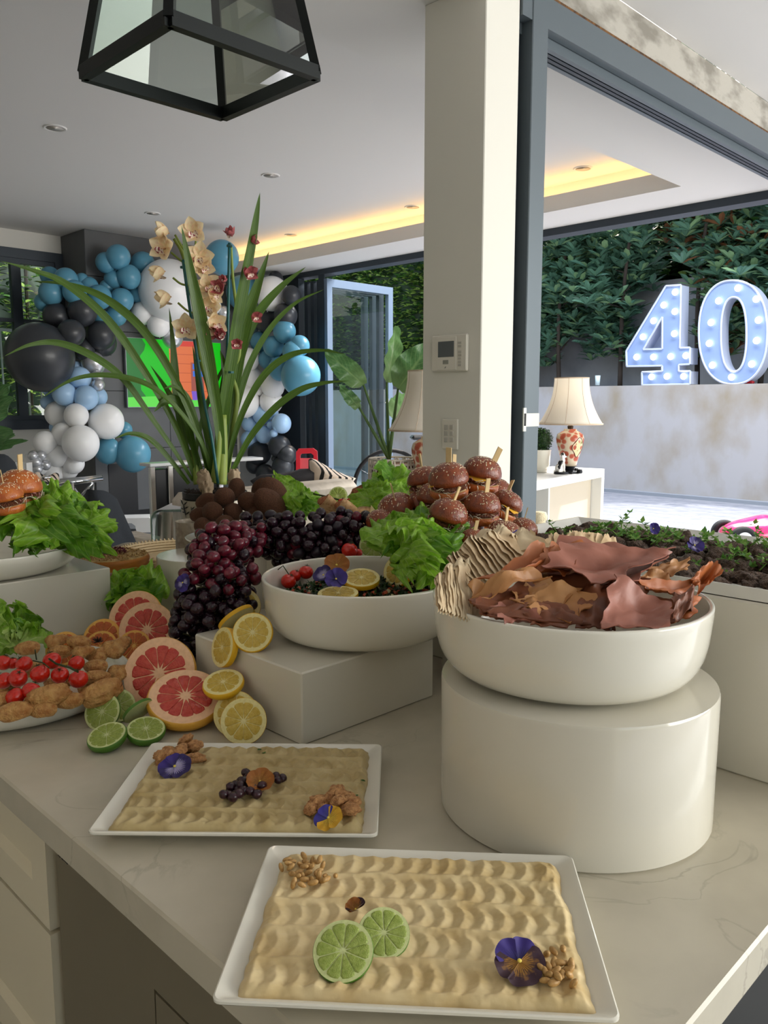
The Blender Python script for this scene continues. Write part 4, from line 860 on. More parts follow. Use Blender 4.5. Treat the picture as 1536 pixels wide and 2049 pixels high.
scatter('walnut', WL % 'around the yellow and violet pansy on the eggplant dip', 'walnut', 'walnuts at the right of the eggplant dip', [(622, 1622), (640, 1612), (650, 1622), (655, 1604), (672, 1598), (675, 1615), (690, 1602), (692, 1622), (702, 1628), (703, 1612)], ZD+.006, .0145, wme, .008)
pin_m = mat('pine_nut', (198, 158, 98), .45, var=(2, (168, 124, 68), .35, .7)); pin = MB().ball((0, 0, 0), (.55, .55, 1.1), 10, 8, f=lambda p: 1-.18*p.z).mesh('pine_nut', pin_m, True)
scatter('pine_nut', 'toasted pine nut in the pile at the back left of the pale dip', 'pine nut', 'pine nuts at the back left of the pale dip', [(562,1738),(576,1724),(586,1728),(607,1716),(583,1741),(600,1732),(612,1727),(625,1724),(596,1746),(585,1752),(610,1742),(622,1740),(634,1732),(640,1728),(646,1738),(605,1754),(618,1752),(632,1750),(596,1760),(588,1773),(608,1764),(624,1762),(638,1758),(650,1754),(671,1756),(652,1768),(628,1772),(602,1776),(612,1736),(640,1745),(576,1736),(646,1766)], ZD+.005, .0052, [pin], .006, 1.5)
scatter('pine_nut', 'toasted pine nut in the pile beside the large brown pansy', 'pine nut', 'pine nuts at the front right of the pale dip', [(1094,1912),(1108,1906),(1126,1906),(1086,1928),(1096,1940),(1108,1932),(1120,1936),(1132,1942),(1142,1938),(1112,1950),(1124,1956),(1138,1958),(1098,1958),(1106,1970),(1148,1972),(1090,1950),(1132,1932),(1080,1942),(1116,1966),(1140,1948),(1092,1966)], ZD+.005, .0055, [pin], .006, 1.5)
cur_m = mat('dark_currant', (42, 20, 30), .3, coat=.2, var=(2, (70, 34, 46), .4, .7)); cur = MB().ball((0, 0, 0), (1, .95, .85), 12, 9, f=lambda p: 1+.12*noise.noise(p*2)).mesh('currant', cur_m, True)
scatter('currant', 'dark currant in the heap in the middle of the eggplant dip', 'currant', 'dark currants on the eggplant dip', [(452,1590),(462,1580),(472,1572),(482,1564),(492,1558),(458,1598),(470,1590),(482,1582),(494,1574),(488,1590),(500,1592),(478,1600),(508,1582),(448,1602),(466,1604),(498,1566),(510,1570),(514,1594),(524,1584),(542,1556),(552,1562),(564,1558),(556,1570),(476,1582),(488,1574)], ZD+.006, .0066, [cur], .009)
hb_m = mat('fresh_herb', (58, 96, 36), .5, back=.2)
lf = MB().grid(lambda s, t: ((s-.5)*.9*math.sin(PI*min(1, t*.96+.02))**.8, t-.5, .08*math.sin(t*3)), 4, 6).mesh('herb_leaf', hb_m, True)
for (x, y) in [(519, 1500), (528, 1506), (726, 1562), (712, 1592)]:
    tag(inst('herb_leaf', lf, None, pz(x, y, ZD+.004), (rr(-.2, .2), rr(-.2, .2), rr(0, 6)), .007), 'tiny green herb leaf lying on the eggplant dip', 'herb', 'herb leaves on the eggplant dip')
# ---------------- fried pastries ----------------
pas = mat('golden_fried_pastry', (222, 172, 104), .5, var=(2.2, (178, 114, 54), .35, .68), bump=(7, .55, .06), coat=.1)
def pastry_mesh(sd, kind):
    m = MB()
    if kind == 0:   # fat folded samosa
        m.ball((0, 0, 0), (1, .62, .5), 26, 16, f=lambda p: 1+.14*noise.noise(p*2.2+Vector((sd, 0, 0)))+.05*noise.noise(p*6+Vector((sd, 0, 0)))+.10*math.exp(-((p.z-.15)/.10)**2)*(p.y > 0))
    elif kind == 1:  # long
        m.ball((0, 0, 0), (1, .44, .40), 22, 18, f=lambda p: (1+.16*noise.noise(p*2.6+Vector((sd, 0, 0)))+.08*noise.noise(p*6)+.10*math.exp(-((p.z-.1)/.08)**2)*(p.y > 0))*(1-.25*p.x)*(1-.25*p.x*p.x))
        for i, v in enumerate(m.v): m.v[i] = (v[0], v[1]+.08*v[0]*v[0], v[2])
    else:            # triangular
        m.ball((0, 0, 0), (.9, .8, .42), 26, 14, f=lambda p: (1+.16*math.cos(3*math.atan2(p.y, p.x)+.4))*(1+.1*noise.noise(p*3+Vector((sd, 0, 0)))))
    return m.mesh('fried_pastry', pas, True)
PS = [pastry_mesh(1, 0), pastry_mesh(4, 1), pastry_mesh(7, 2), pastry_mesh(11, 0), pastry_mesh(15, 1)]
PA = [(55,1297,24,0,.2,.985,'round pastry under the small lettuce'),(112,1283,22,2,.5,.985,'pastry in front of the half hidden orange slice'),(158,1285,23,0,-.4,.99,'knobbly upright pastry at the top of the heap'),(163,1306,22,2,.8,.985,'crumbly pastry just above the vine end'),(120,1304,22,3,.1,.975,'dark pastry between the lettuce and the upright one'),(196,1312,25,2,-.7,.975,'pastry with a torn corner right of the vine'),(232,1296,30,2,1.2,.985,'large folded pastry beneath the orange slices'),(245,1288,20,0,.9,.98,'pastry behind the large folded one'),(192,1334,24,0,.1,.97,'pale rough pastry right of the tomatoes'),(200,1356,32,1,-.1,.962,'long pastry pointing right beside the lowest vine tomato'),(240,1345,24,2,.4,.96,'pastry under the large grapefruit slice'),(212,1382,52,1,.55,.955,'longest thin pastry lying across the platter rim'),(108,1390,48,1,.42,.965,'long plump pastry under the tomatoes'),(138,1402,26,3,.15,.952,'ribbed short pastry near the platter front'),(85,1420,27,0,.1,.948,'small pastry low at the platter front'),(28,1424,32,0,.15,.952,'shiny golden pastry at the front left'),(2,1398,24,2,.3,.96,'pastry cut by the left edge of the picture'),(70,1405,22,3,.2,.95,'pastry underneath the long plump one'),(178,1370,24,2,.3,.945,'pastry hidden under the longest one'),(60,1340,25,3,.5,.965,'pastry hidden under the tomatoes'),(120,1365,26,0,.4,.955,'pastry under the middle of the tomatoes'),(20,1370,24,2,.4,.96,'pastry under the leftmost tomatoes')]
for i, (x, y, r_, k, a, z, lab) in enumerate(PA):
    p = pz(x, y, z); T_ = frame(NV(rr(-.2, .2), .35, 1)) @ Matrix.Rotation(a, 3, 'Z')
    tag(inst('fried_pastry', PS[[0, 1, 2, 0][k] if k != 1 else (1 if i % 2 else 4)] if k != 3 else PS[3], None, p, T_, rad(r_*1.12, p)), 'golden fried '+lab, 'pastry', 'fried pastries on the platter')
urc = MB()
for i in range(50):
    v = Vector((rr(-1, 1), rr(-1, 1), rr(0, 1))).normalized(); urc.tube([Vector((0, 0, 0)), v*.012], [.0008, .0003], 4)
o = urc.build('dried_flower', mat('dark_dried', (40, 28, 20), .8), None, loc=Vector((0, 0, 0))); o.location = pz(195, 1285, .99); tag(o, 'tiny dark spiky dried flower on the pastries', 'flower')
# ---------------- pita crisps ----------------
def crisp_mat(n, a, b): return mat(n, a, .5, var=(7, b, .35, .7), bump=(26, .5, .004), coat=.08, back=.10)
CRM = {'m': crisp_mat('mauve_crisp', (176, 116, 98), (140, 80, 62)), 't': crisp_mat('tan_crisp', (204, 152, 98), (172, 112, 62)), 'o': crisp_mat('orange_crisp', (196, 116, 62), (160, 84, 42)), 'b': crisp_mat('brown_crisp', (134, 76, 46), (98, 52, 32)), 'f': crisp_mat('pale_flatbread', (226, 198, 156), (196, 154, 104))}
def sheet(name, label, cat, group, pts, m_, wave=.008, seed=1., nu=18, nv=14, th=.0018, bow=0.):
    """crumpled sheet through four corner points (x, y, distance) in order A B C D; bow lifts its middle"""
    a, b, c, d = [pd(*p) for p in pts]; n = (b-a).cross(d-a).normalized()
    cen = (a+b+c+d)/4
    def f(s, t):
        p = a*(1-s)*(1-t)+b*s*(1-t)+c*s*t+d*(1-s)*t
        j = .010*noise.noise(Vector((s*5+seed, t*5, 1))) if (s in (0, 1) or t in (0, 1)) else 0
        w = wave*(noise.noise(Vector((s*2.2+seed, t*2.2, seed)))*1.6+.6*noise.noise(Vector((s*5+seed, t*5.5, seed+3)))+.25*noise.noise(Vector((s*12, t*12, seed))))
        return p+n*(w+bow*math.sin(PI*s)*math.sin(PI*t))+(p-cen).normalized()*j
    g1 = [Vector(f(i/nu, j/nv)) for j in range(nv+1) for i in range(nu+1)]; g2 = [p-n*th for p in g1]; K = len(g1); W_ = nu+1; fs = []
    for j in range(nv):
        for i in range(nu):
            q = (j*W_+i, j*W_+i+1, (j+1)*W_+i+1, (j+1)*W_+i); fs += [q, tuple(K+v for v in q[::-1])]
    rim = [i for i in range(W_)]+[j*W_+nu for j in range(1, nv+1)]+[nv*W_+i for i in range(nu-1, -1, -1)]+[j*W_ for j in range(nv-1, 0, -1)]
    fs += [(rim[(i+1) % len(rim)], rim[i], K+rim[i], K+rim[(i+1) % len(rim)]) for i in range(len(rim))]
    g0 = [p-cen for p in g1+g2]
    o = MB().add(g0, fs).build(name, m_, None, 60, loc=Vector((0, 0, 0))); o.location = cen
    return tag(o, label, cat, group)
GC = 'pita crisps heaped in the big bowl'
CR = [('m', [(1010,1165,1.06),(1140,1072,1.12),(1352,1100,1.10),(1262,1172,1.0)], .010, 'broad mauve pita crisp spread over the top of the heap', .02),
 ('m', [(1085,1140,1.03),(1130,1085,1.08),(1345,1105,1.08),(1200,1165,.98)], .008, 'mauve pita crisp lying just under the broad top one', .01),
 ('o', [(948,1168,1.02),(1080,1086,1.09),(1112,1104,1.09),(1035,1150,.99)], .006, 'rolled orange brown crisp slanting on the left of the heap', .015),
 ('o', [(1060,1140,1.04),(1105,1085,1.10),(1180,1090,1.1),(1130,1150,1.02)], .008, 'orange crisp tucked behind the mauve top crisp', .01),
 ('t', [(935,1175,1.0),(1010,1158,1.02),(1100,1148,1.0),(955,1202,.97)], .012, 'curled tan crisp edge at the left rim of the bowl', -.01),
 ('t', [(1022,1190,.97),(1120,1172,1.0),(1195,1192,.97),(1140,1252,.92)], .008, 'tan crisp with a ragged corner in the middle front', .012),
 ('t', [(1020,1188,.99),(1075,1160,1.02),(1165,1178,1.0),(1075,1240,.93)], .008, 'tan crisp under the ragged middle one', .006),
 ('m', [(1226,1152,.99),(1342,1205,.97),(1338,1258,.90),(1200,1262,.89)], .007, 'large pinkish crisp standing up in front on the right', .012),
 ('b', [(1160,1180,1.0),(1225,1160,1.02),(1230,1258,.93),(1150,1256,.92)], .006, 'dark brown crisp in the shadow between the tan and pinkish ones', 0),
 ('o', [(1265,1165,1.02),(1385,1158,1.05),(1380,1188,1.03),(1320,1186,1.0)], .006, 'orange crisp strip leading to the hooked end on the right', .008),
 ('o', [(1380,1160,1.05),(1423,1122,1.09),(1447,1142,1.08),(1395,1190,1.03)], .010, 'hooked orange crisp sticking up at the far right', .016),
 ('t', [(1300,1140,1.10),(1375,1118,1.12),(1378,1135,1.11),(1320,1158,1.08)], .005, 'small tan crisp behind the mauve tip on the right', .006),
 ('b', [(1342,1190,1.0),(1385,1182,1.03),(1388,1225,.98),(1345,1240,.93)], .010, 'rolled reddish brown crisp inside the right rim', -.012),
 ('m', [(978,1222,.95),(1020,1198,.98),(1085,1238,.93),(1010,1246,.92)], .006, 'mauve brown crisp low at the left front', .008),
 ('b', [(1040,1215,.96),(1100,1200,.98),(1160,1255,.92),(1060,1252,.92)], .006, 'brown crisp below the ragged tan one', 0),
 ('b', [(950,1195,.97),(1060,1165,1.02),(1120,1215,.98),(990,1240,.93)], .008, 'brown crisp filling the left of the bowl', .0),
 ('b', [(1100,1150,1.05),(1300,1160,1.05),(1290,1215,.98),(1120,1230,.96)], .008, 'brown crisp deep in the middle of the bowl', .0),
 ('b', [(935,1200,.975),(1130,1212,.965),(1180,1252,.925),(975,1236,.93)], .005, 'flat brown crisp at the very bottom left of the heap', .0),
 ('o', [(1300,1195,1.02),(1400,1200,1.02),(1380,1235,.96),(1300,1245,.95)], .006, 'orange brown crisp deep at the right of the bowl', .0),
 ('t', [(1000,1150,1.08),(1120,1130,1.1),(1200,1150,1.08),(1080,1185,1.02)], .008, 'tan crisp in the middle layer under the mauve ones', .0),
 ('t', [(1265,1150,1.06),(1330,1145,1.08),(1345,1165,1.06),(1280,1175,1.02)], .006, 'pale tan crisp edge right of the pinkish one', .006)]
for i, (c, pts, w_, lab, bw) in enumerate(CR): sheet('pita_crisp', lab, 'crisp', GC, pts, CRM[c], w_, 2.3*i+1, bow=bw)
# pleated flatbread: thin folded sheets stacked like a fan
fb_m = mat('soft_flatbread', (228, 208, 172), .75, var=(9, (196, 160, 116), .48, .72), bump=(30, .5, .004), back=.12)
def fold(label, top, bot, w, seed, grp):
    """a folded flat bread seen edge-on: two thin layers joined at the top; top and bot are (x, y, d)"""
    a, b = pd(*top), pd(*bot); side = (HF*.9+RGT*.35).normalized(); ax = b-a; m = MB(); pth = []
    nrm = ax.cross(side).normalized()
    def lay(off):
        def f(s, t):
            q = noise.noise(Vector((s*3+seed, t*6, off)))
            return a-(a) + ax*t + side*((s-.5)*w*(1-.15*q)) + nrm*(off+.0006*math.sin(t*9+seed)+.0012*q) + Z*(.004*math.sin(s*7+seed))*(1-t)
        return f
    m.grid(lay(.0022), 8, 16, uv=False); m.grid(lay(-.0022), 8, 16, uv=False); n1 = 9
    top_i = [i for i in range(9)]; m.f += [(top_i[i], 153+top_i[i], 153+top_i[i+1], top_i[i+1]) for i in range(8)]; m.mi += [0]*8
    o = m.build('flatbread', fb_m, None, True, loc=Vector((0, 0, 0))); o.location = a
    tag(o, label, 'flatbread', grp)
for i in range(13):
    fold('folded pale flatbread in the left front stack, %s from the left' % ordn(i), (884+i*5.2, 1148-10*math.sin(i*.25)-(10 if 2 < i < 9 else 0), 1.03+.004*i), (892+i*5.6, 1212+i*2.0, .96+.002*i), .06, i*1.7, 'left front stack of folded flatbread')
for i in range(12):
    fold('folded pale flatbread in the long slanting stack, %s from the front' % ordn(i), (908+i*8.5, 1098-5*i+((i-5)**2)*.55, 1.12+.006*i), (962+i*8.5, 1180-6.5*i, 1.04+.008*i), .07, 20+i*1.3, 'slanting stack of folded flatbread')
for i in range(8):
    fold('folded pale flatbread standing at the back near the pansy, %s from the left' % ordn(i), (985+i*7.5, 1080-2*i, 1.20), (996+i*8, 1135-2*i, 1.14), .06, 40+i*1.9, 'back stack of folded flatbread')
for i in range(9):
    x = 1095+i*14
    sheet('flatbread_triangle', 'tan flatbread triangle at the back of the bowl, %s from the left' % ordn(i), 'flatbread', 'tan flatbread triangles at the back of the big bowl', [(x-18, 1118, 1.13), (x+2, 1062+2*abs(i-4)+rr(-3, 3), 1.18), (x+24, 1066+3*abs(i-4), 1.19), (x+42, 1122, 1.12)], CRM['f'], .003, 60+i, 10, 8)
sheet('flatbread', 'pale flatbread wedge between the pansy and the crisps', 'flatbread', None, [(1020,1100,1.13),(1042,1058,1.22),(1062,1064,1.2),(1110,1098,1.12)], fb_m, .003, 77, 10, 8)
# ---------------- roast meat and herbs on the tray ----------------
mt_m = mat('roast_meat', (150, 122, 102), .6, var=(4, (96, 74, 62), .35, .65), bump=(10, .8, .06))
MT = []
for s_ in range(5):
    MT.append(MB().ball((0, 0, 0), (1, .72, .45), 18, 12, f=lambda p: 1+.5*noise.noise(p*1.9+Vector((s_*4, 1, 0)))+.2*noise.noise(p*5+Vector((s_, 0, 0)))).mesh('meat_piece', mt_m, True))
g = random.Random(4); k = 0; spots = []
while len(spots) < 140 and k < 5000:
    k += 1; u, v = g.uniform(1.198, 1.535), g.uniform(.31, .92)
    if any(math.hypot(u-a, v-b) < .030 for a, b in spots): continue
    spots.append((u, v))
for i, (u, v) in enumerate(spots):
    h = 1.163+.010*math.exp(-((u-1.40)/.13)**2)+g.uniform(-.004, .008)
    tag(inst('meat_piece', MT[i % 5], None, (u, v, h), (g.uniform(-.6, .6), g.uniform(-.6, .6), g.uniform(0, 6)), g.uniform(.016, .026)), 'brown roast meat piece in the heap on the white framed tray', 'meat', 'roast meat pieces on the tray')
pea_m = mat('pea_shoot', (132, 172, 78), .5, back=.25); pea_d = mat('pea_leaf', (92, 144, 58), .45, back=.25)
hb = MB()
def leaflet(m, p, d, L, w, mi):
    d = Vector(d).normalized(); s_ = d.cross(Z); s_ = s_.normalized() if s_.length > .01 else Vector((1, 0, 0)); q = Vector(p)
    m.add([q, q+d*L*.4+s_*w, q+d*L, q+d*L*.4-s_*w, q+d*L*.45-Z*.0015], [(0, 1, 4), (1, 2, 4), (2, 3, 4), (3, 0, 4)], mi)
def shoot(m, p, g, L):
    d = Vector((g.uniform(-1, 1), g.uniform(-1, 1), g.uniform(.0, .7))).normalized(); pts = [Vector(p)]
    for j in range(4): d = (d+Vector((g.uniform(-.5, .5), g.uniform(-.5, .5), g.uniform(-.35, .1)))).normalized(); pts.append(pts[-1]+d*L/4)
    m.tube(pts, [.0014, .0012, .001, .0008, .0005], 4, mi=0)
    for q in pts[1:]:
        for _ in range(3): leaflet(m, q, (g.uniform(-1, 1), g.uniform(-1, 1), g.uniform(-.1, .8)), g.uniform(.008, .016), g.uniform(.003, .006), g.choice((0, 1)))
for i in range(120):
    u = min(1.55, max(1.22, g.gauss(1.46, .10))); v = g.uniform(.31, .90); shoot(hb, (u, v, 1.172+.010*math.exp(-((u-1.40)/.13)**2)), g, g.uniform(.025, .05))
o = hb.build('pea_shoots', [pea_m, pea_d], None, True); tag(o, 'tangled green pea shoots strewn over the roast meat tray', 'herbs'); o['kind'] = 'stuff'
# ---------------- herb salad ----------------
gs = random.Random(11); sl = MB()
sal = [mat('parsley', (44, 74, 28), .5, back=.15), mat('parsley_dark', (26, 46, 20), .5), mat('chopped_tomato', (186, 84, 58), .4), mat('chopped_onion', (210, 190, 150), .4)]
for i in range(2600):
    a, r = gs.uniform(0, 2*PI), .165*math.sqrt(gs.random()); x, y = B2.x+r*math.cos(a), B2.y+r*math.sin(a)
    h = 1.072+.032*(1-(r/.165)**2)+gs.uniform(-.004, .006)
    if gs.random() < .8: leaflet(sl, (x, y, h), (gs.uniform(-1, 1), gs.uniform(-1, 1), gs.uniform(-.3, .9)), gs.uniform(.006, .016), gs.uniform(.003, .006), gs.choice((0, 0, 1)))
    else:
        M_ = Matrix.Translation((x, y, h)) @ Euler((gs.uniform(0, 3), gs.uniform(0, 3), 0)).to_matrix().to_4x4(); q = gs.uniform(.002, .0042); sl.rbox((-q, -q, -q), (q, q, q*.8), .001, M_, gs.choice((2, 2, 3)))
sl.lathe([(0, 1.085), (.08, 1.080), (.13, 1.068), (.16, 1.055)], 32, c=(B2.x, B2.y, 0), mi=1)
o = sl.build('herb_salad', sal, None); tag(o, 'chopped parsley and tomato salad filling the ceramic bowl', 'salad'); o['kind'] = 'stuff'
# ---------------- wraps, cake, wicker tray at the back ----------------
wr_m = mat('toasted_wrap', (226, 186, 134), .55, var=(3, (180, 112, 62), .45, .7), bump=(20, .3, .01)); fil = mat('wrap_filling', (168, 84, 52), .6, var=(6, (210, 140, 90), .35, .65), bump=(18, .7, .02))
def wrap(x, y, d, L, r, ax, label):
    p = pd(x, y, d); T_ = frame(NV(*ax)); t = thing('wrap', label, 'wrap', p, 'toasted wraps at the back', T_.to_euler(), r)
    m = MB()
    for k in range(1): m.lathe([(.96, -L), (1.0, -L*.6), (1.02, 0), (1.0, L*.6), (.9, L), (.82, L*1.02), (.88, L*.9), (.9, -L*.9)], 28, closed=True)
    for i, v in enumerate(m.v): m.v[i] = (v[0], v[1]*.62, v[2]+(v[0]*.7 if v[2] > 0 else 0))
    inst('flatbread', m.mesh('flatbread', wr_m, True), t)
    f_ = MB().ball((0, 0, L*.9), (.84, .5, .25), 20, 10, f=lambda p: 1+.1*noise.noise(p*4)).mesh('filling', fil, True); inst('filling', f_, t)
for a in [(665,1020,1.95,1.4,.028,(-.5,.6,.7),'toasted wrap standing left of the red tomatoes'),(705,1030,1.92,1.5,.03,(-.6,.5,.6),'toasted wrap in the middle below the biggest back tomato'),(735,1045,1.88,1.5,.028,(.3,.9,-.5),'toasted wrap with its filling showing beside the burgers'),(715,1000,2.1,1.5,.026,(.2,.6,.7),'toasted wrap behind the red tomatoes')]: wrap(*a)
p = pd(748, 1022, 1.86)
tag(MB().add([pd(737, 1042, 1.86), pd(742, 1010, 1.88), pd(758, 1030, 1.86), pd(737, 1042, 1.90), pd(742, 1010, 1.92), pd(758, 1030, 1.90)], [(0, 2, 1), (3, 4, 5), (0, 1, 4, 3), (1, 2, 5, 4), (2, 0, 3, 5)]).build('cheese_wedge', mat('pale_cheese', (240, 222, 160), .5), None), 'pale yellow cheese triangle beside the wraps', 'cheese')
ck = mat('golden_crust', (208, 136, 48), .45, var=(5, (152, 84, 26), .35, .68), bump=(22, .5, .006), stretch=(1, 1, 5))
ct = mat('nut_topping', (196, 164, 108), .8, var=(40, (150, 110, 60), .4, .65), bump=(70, 1., .006))
CKC = Vector((1.0, 2.05, .937)); cake = thing('cake', 'tall round golden cake with a crumb and rose petal topping', 'cake', CKC)
pr_ = [(0, 0), (.10, 0)]+[(.103+.002*math.sin(i*1.9), .012*i) for i in range(1, 8)]+[(.102, .09), (.097, .094)]
m = MB().lathe(pr_, 64, c=CKC); m.build('sponge', ck, cake, True)
m = MB().lathe([(.0, .0965), (.05, .0965), (.097, .095), (.101, .090)], 48, c=CKC)
gs = random.Random(3)
for i in range(260): a = gs.uniform(0, 6.3); r = .098*math.sqrt(gs.random()); m.ball((CKC.x+r*math.cos(a), CKC.y+r*math.sin(a), CKC.z+.098), gs.uniform(.0015, .003), 6, 4)
m.build('crumb_topping', ct, cake, kind='stuff')
m = MB()
for i in range(240): a = gs.uniform(0, 6.3); r = .062*math.sqrt(gs.random()); leaflet(m, (CKC.x-.01+r*math.cos(a), CKC.y+.01+r*math.sin(a), CKC.z+.101+gs.random()*.004), (gs.uniform(-1, 1), gs.uniform(-1, 1), gs.uniform(0, .6)), .011, .004, 0)
m.build('petal_topping', mat('dried_rose_petal', (112, 52, 62), .8), cake, kind='stuff')
# wicker tray
wk = mat('pale_wicker', (206, 184, 146), .7, bump=(80, .4, .003)); WT = thing('wicker_tray', 'pale woven wicker tray behind the small round riser', 'tray', (1.40, 2.42, ZC))
m = MB(); cx_, cy_ = 1.42, 2.42
for k in range(5): m.lathe([(.17+.004*k, .006+.009*k), (.176+.004*k, .011+.009*k), (.182+.004*k, .006+.009*k), (.176+.004*k, .001+.009*k)], 64, c=(cx_, cy_, ZC), closed=True)
for k in range(84):
    a = 2*PI*k/84; m.tube([(cx_+.18*math.cos(a), cy_+.18*math.sin(a), ZC+.002), (cx_+.192*math.cos(a+.03), cy_+.192*math.sin(a+.03), ZC+.03), (cx_+.19*math.cos(a+.06), cy_+.19*math.sin(a+.06), ZC+.052)], .0032, 5)
m.build('woven_rim', wk, WT, True)
MB().lathe([(0, .001), (.175, .001), (.175, .008), (0, .008)], 48, c=(cx_, cy_, ZC)).build('base', wk, WT)
tag(MB().ball(pd(225, 1168, 1.98), (.03, .045, .026), 18, 12, f=lambda p: 1+.1*noise.noise(p*3)).build('date', mat('brown_date', (120, 66, 38), .4, bump=(60, .6, .004)), None, True), 'brown wrinkled fruit under the cake beside the left riser', 'fruit')

cst = MB().lathe([(0, 0), (.10, 0), (.102, .003), (.102, .033), (.10, .036), (0, .036)], 48).build('cake_stand', acr, None, 40, loc=Vector((0, 0, 0))); cst.location = (CKC.x, CKC.y, ZC); tag(cst, 'low white round base under the golden cake', 'stand')
# ---------------- ceiling lights, lantern, wall plates ----------------
dl = MB().lathe([(.050, .001), (.052, -.004), (.062, -.006), (.067, -.001), (.067, .001)], 32, closed=True).mesh('trim_ring', mat('downlight_white', (226, 224, 220), .5))
dl2 = MB().lathe([(.052, -.003), (.040, -.0005), (.024, -.0015), (0, -.0015)], 32).mesh('reflector', mat('downlight_inner', (206, 200, 192), .4, .3), True)
gl = {0: 'nearest the left edge', 1: 'above the orchid', 2: 'in the back row on the left', 3: 'farthest back before the cove', 4: 'next to the column and cove', 5: 'seen through the sliding opening'}
for i, (x, y) in enumerate([(110,256),(541,351),(305,427),(583,470),(825,414),(1166,337)]):
    p = pz(x, y, ZR-.001)
    t = thing('downlight', 'round white recessed ceiling light '+gl[i], 'ceiling light', p, 'recessed ceiling downlights'); inst('trim_ring', dl, t); inst('reflector', dl2, t)
lan = thing('lantern_pendant', 'black framed tapered glass lantern hanging from the ceiling', 'pendant light', (.823, 1.27, 2.0))
blk = mat('black_lantern_metal', (24, 28, 28), .4, .6); lg = glass_mat('lantern_glass', (222, 232, 226), .0, .03)
HB, HT, LH, FW = .142, .075, .40, .0125
def lc(k, h): # corner
    sx, sy = ((-1, -1), (1, -1), (1, 1), (-1, 1))[k]; w = HB+(HT-HB)*h; return Vector((.823+sx*w, 1.27+sy*w, 2.0+LH*h))
def bar(m, a, b, w, t):
    a, b = Vector(a), Vector(b); d = (b-a).normalized(); c = (a+b)/2; o = Vector((.823, 1.27, c.z)); n = (c-o).normalized() if (c-o).length > .01 else Vector((1, 0, 0)); s_ = d.cross(n).normalized(); n = s_.cross(d)
    vs = [p+s_*i*w+n*j*t for p in (a, b) for i, j in ((-1, -1), (1, -1), (1, 1), (-1, 1))]
    m.add(vs, [(0, 3, 2, 1), (4, 5, 6, 7), (0, 1, 5, 4), (1, 2, 6, 5), (2, 3, 7, 6), (3, 0, 4, 7)])
for k in range(4):
    k2 = (k+1) % 4
    m = MB(); bar(m, lc(k, 0), lc(k2, 0), .011, .008); m.build('bottom_rail', blk, lan)
    m = MB(); bar(m, lc(k, 1), lc(k2, 1), .010, .008); m.build('top_rail', blk, lan)
    m = MB(); bar(m, lc(k, 0), lc(k, 1), .0075, .0075); m.build('corner_post', blk, lan)
    a, b, c, d = lc(k, 0), lc(k2, 0), lc(k2, 1), lc(k, 1); m = MB(); m.quad(a, b, c, d); m.build('pane', lg, lan)
MB().box((.823-.08, 1.27-.08, 2.40), (.823+.08, 1.27+.08, 2.415)).lathe([(.0, 2.41), (.05, 2.42), (.02, 2.5), (.008, 2.52), (.008, 3.04), (0, 3.04)], 24, c=(.823, 1.27, 0)).build('cap', blk, lan)
MB().lathe([(.0, 2.41), (.022, 2.40), (.022, 2.34), (.016, 2.335), (0, 2.335)], 20, c=(.823, 1.27, 0)).build('bulb_socket', blk, lan, 40)
def bulb(cx, cy, cz):
    b_ = MB().lathe([(.013, .10), (.018, .075), (.036, .045), (.045, .01), (.036, -.02), (.018, -.035), (0, -.038)], 28, c=(cx, cy, cz)).build('bulb', glass_mat('bulb_glass', (246, 240, 226), 0, .05), lan, True)
    MB().tube([(cx-.01, cy, cz+.06), (cx-.012, cy, cz+.0), (cx-.004, cy+.004, cz+.05), (cx, cy, cz+.0), (cx+.006, cy, cz+.05), (cx+.012, cy, cz+.0), (cx+.012, cy, cz+.06)], .0012, 5).build('filament', mat('filament', (214, 130, 70), .4), lan)
bulb(.823, 1.27, 2.235)
th = thing('intercom_panel', 'white wall intercom panel with a grey screen on the column', 'control panel', (U0, 1.88, 1.61))
pw = mat('panel_white', (222, 218, 206), .4); pg = mat('panel_grey', (92, 98, 100), .2); pd_ = mat('panel_button', (188, 184, 174), .5)
def onu(x, y): q = pu(x, y, U0); return q.y, q.z
def plate_u(mb, x0, y0, x1, y1, d0, d1, r=.002):
    va, za = onu(x0, y0); vb, zb = onu(x1, y1); return mb.rbox((U0-d1, min(va, vb), min(za, zb)), (U0-d0, max(va, vb), max(za, zb)), r)
plate_u(MB(), 868, 673, 938, 742, 0, .014, .004).build('housing', pw, th); plate_u(MB(), 880, 676, 918, 740, .014, .017).build('faceplate', pw, th)
plate_u(MB(), 882.5, 684.5, 914, 714, .0165, .018).build('screen', pg, th); plate_u(MB(), 892, 721, 903, 729, .0165, .018).build('indicator', mat('indicator', (150, 150, 140), .4), th)
for i in range(7):
    y = 684+i*6.6+(5 if i > 1 else 0); plate_u(MB(), 921, y, 928, y+4.2, .014, .0155, .0008).build('button', pd_, th)
MB().tube([(U0-.0175, onu(898, 735)[0], onu(898, 734)[1]), (U0-.0175, onu(896, 737)[0], onu(896, 737)[1])], .0012, 5).build('key_mark', pg, th)
sw = thing('light_switch', 'white six button light switch plate below the intercom', 'switch', (U0, 1.87, 1.33))
plate_u(MB(), 887, 838, 918, 900, 0, .009, .003).build('plate', pw, sw)
for i in range(3):
    for j in range(2): plate_u(MB(), 892+j*11, 850+i*12.5, 899.5+j*11, 859.5+i*12.5, .009, .0125, .0012).build('button', pd_, sw)
